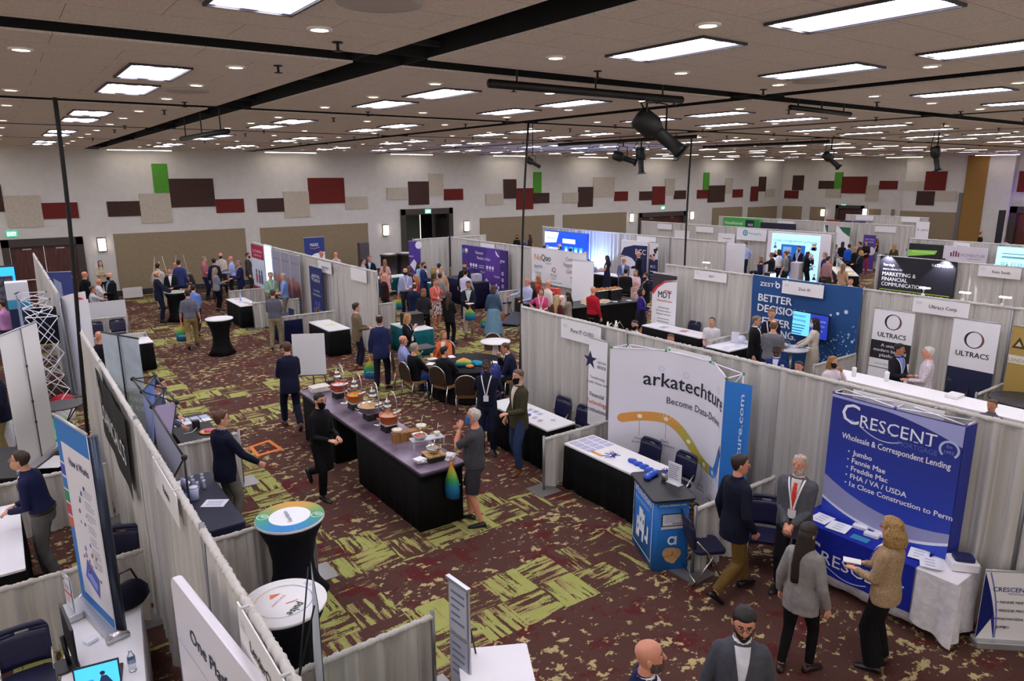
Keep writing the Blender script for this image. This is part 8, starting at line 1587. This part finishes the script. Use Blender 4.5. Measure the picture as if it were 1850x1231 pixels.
pd = person(891, 516, 1.66, 5, 'woman in denim jacket and long pale blue skirt, back turned', top=('jacket', '42566e'), bot=('long', '6f93a8'), hair=('bob', '4a2f22'), fem=1, L='bag', Rr='bag', flare=.16, shoes='c09070')
person(953, 503, 1.80, 230, 'balding man in pale blue shirt at the left of the vinyl banner', top=('shirt', 'b0b6d8'), bot=('pants', '23252e'), hair=('fringe', '9a8274'), skin='p', L='waist', Rr='out')
person(962, 509, 1.66, 290, 'woman in black with brown hair left of the pink-shirted woman', top=('sweater', '17161a'), bot=('pants', '17161a'), hair=('long', '5a4028'), hl=.2, fem=1)
person(972, 499, 1.68, 280, 'blond woman in red top before the vinyl banner', top=('blouse', 'c23028'), bot=('pants', '1e1e24'), hair=('long', 'a06a38'), hl=.2, fem=1, L='waist')
person(990, 507, 1.80, 50, 'bald man in cream shirt with his back turned before the vinyl banner', top=('shirt', 'd9d0c4'), bot=('pants', '4a4438'), hair=('bald', None), skin='p')
person(978, 521, 1.66, 185, 'woman in bright pink tee with a white lanyard', top=('tee', 'cf4a7c'), bot=('pants', '23232b'), hair=('long', '4a2a20'), hl=.12, fem=1, L='waist', Rr='hip', lany='f2f2f4', w=1.1)
person(1006, 533, 1.64, 15, 'woman with long straight blond hair, back turned behind the front drape', top=('blouse', '5a2a2a'), bot=('pants', '1e1a1e'), hair=('long', 'c0a878'), hl=.42, fem=1)
person(1026, 528, 1.64, 275, 'dark-haired woman in beige cardigan eating behind the front drape', top=('sweater', '9a8c80'), bot=('pants', '1e1e22'), hair=('long', '1a1210'), hl=.36, fem=1, L='face', Rr='chin')
person(1072, 518, 1.80, 35, 'bald man in red shirt with his back turned at the second buffet', top=('shirt', 'b01c2c'), bot=('pants', '131215'), hair=('bald', None), skin='p', L='waist', w=1.08)
person(1097, 462, 1.70, 285, 'woman in navy dress with long black hair right of the plain white roll-up', top=('dress', '191d34'), bot=('long', '191d34'), hair=('long', '120e0d'), fem=1, L='waist', Rr='waist', slv=0, flare=.08)
person(1127, 466, 1.80, 190, 'man in blue-grey suit and glasses before the BCC pop-up', top=('jacket', '5a6486'), shirt='c4d0f0', bot=('pants', '4a5270'), hair=('fringe', 'a87a50'), skin='p', L='waist', Rr='waist', glasses=True, w=1.1, belly=.04)
person(1154, 455, 1.80, 275, 'bald man in dark suit against the BCC pop-up', **J('17192a'), bot=('pants', '17192a'), hair=('bald', None), skin='p', L='waist', Rr='waist')
person(1131, 485, 1.76, 10, 'man in black shirt with dark hair, back turned at the second buffet', top=('tee', '18181b'), bot=('pants', '141416'), hair=('short', '0f0d0c'), slv=.8, w=1.12, L='waist', Rr='waist')
person(1149, 488, 1.60, 195, 'woman with brown hair in pale pink floral dress', top=('dress', 'd8b0b8', 'print'), bot=('dress', 'd8b0b8', 'print'), hair=('long', '8a6040'), hl=.24, fem=1, L='waist', Rr='waist')
person(1168, 493, 1.80, 265, 'bearded man in black jacket with white lanyard behind the MDT roll-up', top=('jacket', '141418'), bot=('jeans', '20283e'), hair=('short', '2e1f18'), beard='2e1f18', lany='f0f0f2', L='waist', Rr='waist')
person(1158, 521, 1.66, 105, 'woman in purple top with dark ponytail hair by the second buffet', top=('blouse', '35247e'), bot=('skirt', '1c1b26'), hair=('bob', '1c1412'), fem=1, L='waist', Rr='waist', hp=-14, lany='e4e4ee', badge=False)
person(1147, 579, 1.72, 200, 'man with dark hair and black mask peeking over the front drape', top=('shirt', 'd9d6d8'), bot=('pants', '1e2028'), hair=('short', '1e1714'), mask='141418')
person(1212, 604, 1.62, 190, 'brown-haired person whose head just shows over the front drape', top=('shirt', '8a7a70'), bot=('pants', '2a2a30'), hair=('short', '6a4030'), skin='p')
person(1287, 574, 1.78, 192, 'man in white tee seated, looking down at his table', top=('tee', 'e6e2e6'), bot=('jeans', '2a3450'), hair=('short', '2e2018'), sit=True, L='lap', Rr='lap', hp=-24, lean=10, w=1.08)
person(1367, 571, 1.78, 100, 'grey-haired man in black suit left of the blue banner group', **J('131316'), bot=('pants', '121215'), hair=('short', '7a6e62'), glasses=True, L='waist')
person(1395, 559, 1.84, 188, 'young man in dark tee with white lanyard facing us at the blue banner', top=('tee', '1a1626'), bot=('pants', '1a1c2a'), hair=('thick', '8a6238'), lany='f0f0f4', badge=False, L='waist', Rr='waist')
person(1399, 579, 1.84, 12, 'man in heather grey tee with thinning hair, back turned', top=('tee', '6e6e76'), bot=('pants', '23242c'), hair=('buzz', '7a5c46'), L='waist', Rr='waist', w=1.14)
person(1473, 575, 1.72, 272, 'woman in cream dress with white mask and black hair', top=('dress', 'cdc3b4'), bot=('long', 'c4baa8'), hair=('long', '15100f'), hl=.24, fem=1, L='table', Rr='table', mask='ecebee', slv=.95)
person(1404, 624, 1.72, 185, 'man in bright navy suit looking over the front drape', top=('jacket', '1f2a6a'), shirt='c9cfe6', bot=('pants', '1a2048'), hair=('buzz', '120e0c'), skin='d')
person(1444, 653, 1.60, 200, 'person with dark hair and pale forehead just above the front drape', top=('shirt', '5a5a64'), bot=('pants', '222228'), hair=('short', '2e221c'), skin='p')
person(1505, 644, 1.64, 130, 'blond woman in white patterned top covering her nose behind the front drape', top=('blouse', 'd9d6e4', 'print'), bot=('pants', '2a2c3a'), hair=('long', 'a07a4a'), hl=.2, fem=1, L='face', mask='2a1e1c')
person(1626, 622, 1.70, 130, 'man in dark suit and blue shirt holding a drink at the long white counter', top=('jacket', '1a1a22'), shirt='7a92dc', bot=('pants', '1a1a22'), hair=('thick', '100d0c'), skin='t', L='waist', Rr='phone', lany='e6e8ee', hy=-20)
person(1679, 627, 1.76, 265, 'white-haired man in pale checked shirt at the long white counter', top=('shirt', 'b4a8ae', 'check'), bot=('jeans', '3a4460'), hair=('short', 'd6cfc8'), skin='p', L='waist', Rr='waist')
person(1794, 722, 1.50, 200, 'person with brown hair barely visible beyond the long white counter', top=('shirt', '6a6470'), bot=('pants', '2a2a30'), hair=('short', '6a4c3c'), skin='p')
# ---- right foreground
person(1338, 822, 1.84, 48, 'man in navy blazer and olive trousers walking past, looking right', top=('jacket', '14172a'), bot=('pants', '6a5228'), hair=('short', '2a1a12'), legs='walk2', L='down', Rr='pocket', hy=25, shirt=None, shoes='121013', skin='p')
person(1446, 822, 1.80, 192, 'white-haired bearded man in grey suit and red tie with a lanyard, hands clasped', top=('jacket', '58585f'), shirt='dcd0cc', tie='c0301c', bot=('pants', '1c1b20'), hair=('buzz', 'b9a89c'), beard='cfc6bc', skin='p', lany='f2f3f6', L='clasp', Rr='clasp', w=1.06, belly=.03, hy=8)
person(1462, 946, 1.66, 22, 'woman in grey blazer and black trousers with long dark hair, back turned', top=('jacket', '8a8684'), bot=('pants', '0d0d0f'), hair=('long', '26160f'), hl=.52, fem=1, slim=1, hem=1, shoes='2a1a16', legs='step', hy=20)
pl_ = person(1614, 937, 1.68, 288, 'blond curly-haired woman in tan lace sweater and black trousers holding papers', top=('sweater', 'a58b6c', 'weave'), bot=('wide', '0c0c0e'), hair=('curly', 'a98650'), fem=1, L='waist', Rr='waist', lany='f2f2f5', glasses=True, shoes='141214', w=1.06, slv=.95)
person(1170, 1160, 1.80, 82, 'bald bearded man in navy suit at the bottom picture edge', **J('1a1f4a'), bot=('pants', '171a38'), hair=('bald', None), skin='p', beard='5a4a40', hp=-8)
person(1346, 1104, 1.80, 172, 'smiling bearded man in grey blazer and glasses at the bottom picture edge', top=('jacket', '4c4d56'), shirt='dcdce6', bot=('pants', '2a2a30'), hair=('thick', '17110f'), beard='1e1512', glasses=True, skin='p', L='down', Rr='down', hp=8)
# ---- far rows
person(1347, 438, 1.80, 200, 'man in light blue shirt standing by the white-clothed lettered table', top=('shirt', 'a9b0e4'), bot=('pants', '1c1e30'), hair=('short', '2a1f1c'), L='behind', Rr='behind', hy=30)
person(1375, 463, 1.68, 275, 'blond person seated left of the black-polo man', top=('jacket', '1c2040'), bot=('pants', '1c2040'), hair=('bob', '9a7a50'), fem=1, sit=True)
person(1395, 456, 1.80, 285, 'man in black polo pointing before the lit backdrop', top=('polo', '17171c'), bot=('jeans', '2a3a5a'), hair=('buzz', '5a4030'), skin='t', L='point', w=1.12)
person(1408, 451, 1.76, 300, 'dark-haired person in white shirt before the lit backdrop', top=('shirt', 'e0dce6'), bot=('pants', '1c1c22'), hair=('bob', '2a2020'))
person(1420, 454, 1.78, 290, 'man in grey tee holding papers before the lit backdrop', top=('tee', '7a7a74'), bot=('pants', '1e1e24'), hair=('short', '5a4a40'), Rr='waist')
person(1424, 451, 1.76, 300, 'balding man in blue suit before the lit backdrop', **J('3a4668'), bot=('pants', '2c3450'), hair=('fringe', '7a6a60'), skin='p')
person(1444, 445, 1.84, 205, 'man in dark suit with white lanyard at the white pedestal', **J('181a2a', '8a90c0'), bot=('pants', '16182a'), hair=('short', '2a1e1a'), beard='3a2a22', lany='f0f0f4', L='waist', Rr='waist')
person(1460, 455, 1.70, 75, 'woman in black with long dark hair drinking before the lit backdrop', top=('sweater', '0e0e12'), bot=('pants', '0d0d10'), hair=('long', '100c0e'), fem=1, L='waist', Rr='face')
person(1491, 456, 1.80, 280, 'grey-haired man in navy jacket right of the lit backdrop', **J('20264a'), bot=('pants', '1c2038'), hair=('short', '8a807a'), skin='p')
person(1497, 463, 1.80, 45, 'man in pinkish plaid shirt with his back turned at the far buffet', top=('shirt', '8a6468', 'check'), bot=('pants', '3a3428'), hair=('short', '1c1512'), w=1.08)
for hx, hy_, H, a, lb, tk, tc, bc, hs, hc, fm in ((1510, 442, 1.66, 95, 'woman in grey top at the left of the far buffet', 'blouse', '8a8084', '1a1a1e', 'bob', '2a1d1a', 1), (1523, 437, 1.68, 10, 'woman in black with piled black hair beyond the far buffet', 'blouse', '17151a', '17151a', 'long', '100d0d', 1), (1535, 441, 1.74, 10, 'man in bright blue shirt beyond the far buffet', 'polo', '1f5cc8', '1c1e28', 'short', '100d0d', 0), (1545, 446, 1.66, 60, 'woman in black with long blond hair at the far buffet', 'sweater', '16141a', '15141a', 'long', 'b08a58', 1), (1556, 453, 1.64, 265, 'blond woman with lanyard and brown handbag at the far buffet', 'jacket', '181a2a', '1c2038', 'bob', 'c09a5a', 1), (1554, 437, 1.78, 280, 'dark-haired man in dark shirt at the back of the far buffet', 'shirt', '2a2a2c', '1a1a1e', 'short', '2a1c18', 0), (1566, 435, 1.68, 190, 'woman in black and red with dark hair behind the blond woman', 'sweater', '201418', 'a02a30', 'long', '1c1210', 1), (1584, 431, 1.70, 270, 'woman in black tank top and grey skirt beside the purple poster', 'tank', '15141a', '6a6a7c', 'long', '7a5238', 1)):
 person(hx, hy_, H, a, lb, top=(tk, tc), bot=('skirt' if 'skirt' in lb else 'pants', bc), hair=(hs, hc), fem=fm, L='waist', Rr='waist', hl=.22, lany='eeeef2' if 'lanyard' in lb or 'tank' in lb else None)
person(1617, 441, 1.60, 20, 'blond woman in olive top with her back turned above the black banner wall', top=('blouse', '4a4030'), bot=('pants', '1e1c1c'), hair=('long', 'a5834e'), hl=.34, fem=1)
person(1524, 477, 1.62, 15, 'long-haired woman in tan top at the near side of the far buffet', top=('blouse', 'b08f74'), bot=('pants', '55565e'), hair=('long', '8a6438'), hl=.3, fem=1, L='waist')
person(1538, 504, 1.60, 190, 'person with brown hair just visible above the blue cloth banner', top=('shirt', 'd9d2d0'), bot=('pants', '2a2a30'), hair=('buzz', '5a4034'), skin='p', hp=-20)
person(1643, 445, 1.60, 90, 'dark-haired person at the left of the green and black panel', top=('shirt', 'c9c4c8'), bot=('pants', '2a2a30'), hair=('bob', '2a1e1a'))
person(1772, 419, 1.78, 95, 'camera operator in black tee at the far right wall', top=('tee', '121116'), bot=('pants', '141418'), hair=('short', '5a3c2a'), L='waist', Rr='waist', hp=-18)
person(1818, 430, 1.78, 200, 'seated person in pale top under purple light at far right', top=('shirt', 'b4a8c0'), bot=('pants', '2a2a30'), hair=('short', '1c1412'), skin='d', sit=True)
for hx, hy_, H, a, lb, tc, hs, hc, mk in ((934, 425, 1.66, 185, 'masked dark-haired woman in black before the back wall', '1a181c', 'long', '1c1412', '141418'), (947, 429, 1.66, 240, 'light-haired woman in blue patterned top before the back wall', '3a4a8a', 'bob', '8a6a4a', None), (957, 424, 1.70, 280, 'brown-haired person behind the middle hanging cable', '3a2a2a', 'long', '3a2418', None), (1011, 441, 1.80, 100, 'bald man with dark mask before the blue lit backdrop', '23284a', 'bald', None, '14161e'), (1031, 449, 1.70, 10, 'dark-haired person before the blue lit backdrop, back turned', '1c1a22', 'short', '120e0e', None), (984, 444, 1.68, 90, 'brown-haired person at the left of the blue lit backdrop', '5a2a30', 'bob', '4a2e20', None)):
 person(hx, hy_, H, a, lb, top=('blouse' if hs in ('long', 'bob') else 'shirt', tc), bot=('pants', '1a1a20'), hair=(hs, hc), mask=mk, L='waist')
person(1057, 455, 1.80, 10, 'bald man in navy jacket right of the blue lit backdrop', **J('1c2448'), bot=('pants', '1a2040'), hair=('bald', None), skin='p')
person(580, 454, 1.80, 110, 'bald man before the white and blue roll-up', top=('shirt', '9a7a80'), bot=('pants', '2a2a30'), hair=('bald', None), skin='p')
person(606, 456, 1.78, 10, 'bald man in pale pink shirt behind the middle drape', top=('shirt', 'c2a6ac'), bot=('pants', '3a3a40'), hair=('bald', None), skin='p')
# ---- things held
for q, hd, lb, h in ((pk, 'L', 'green and blue tote bag carried by the man in grey polo', .50), (pt, 'L', 'green and teal tote bag carried by the man in navy blue suit', .50), (pb, 'L', 'tote bag on the arm of the blond woman in black', .36), (pq, 'R', 'green tote bag held by the masked man in light blue', .40), (pd, 'L', 'teal tote bag held by the woman in denim jacket', .40)):
 v = q[hd]; tote(Vector((v.x, v.y, v.z-.09)), q['rz'], lb, h)
v = po_['L']; tote(Vector((po_['base'].x, po_['base'].y, 0)) + (Matrix.Rotation(po_['rz'], 3, 'Z') @ Vector((-.20, .30, 1.02))), po_['rz']+1.2, 'long orange, green and blue tote bag hanging from the white-haired man', .55, .24)
v = pw['L']; tote(Vector((v.x, v.y, v.z-.09)), pw['rz'], 'green and teal tote bag held by the man walking while eating', .42); o = MB().box((0, 0, 0), (.24, .2, .015), mt('f0eeea', .5), bev=.03).build('plate'); o.location = (v.x, v.y, v.z+.03); tag(o, 'white plate carried by the man walking while eating', 'plate')
v = pd['R']; o = MB().loft([[(a*math.cos(2*math.pi*i/12), b*math.sin(2*math.pi*i/12), z) for i in range(12)] for z, a, b in ((-.24, .07, .03), (-.2, .09, .04), (-.06, .08, .035), (-.02, .03, .02))], mt('a8603a', .5)).build('handbag'); o.location = v; tag(o, 'small tan purse held by the woman in denim jacket', 'bag')
v = (pl_['L']+pl_['R'])/2; paper(Vector((v.x, v.y, v.z+.03)), .10, .17, pl_['rz']+.4, 'f2f0ee', 'folded white papers in the hands of the blond curly-haired woman', th=.012)
bake_people()
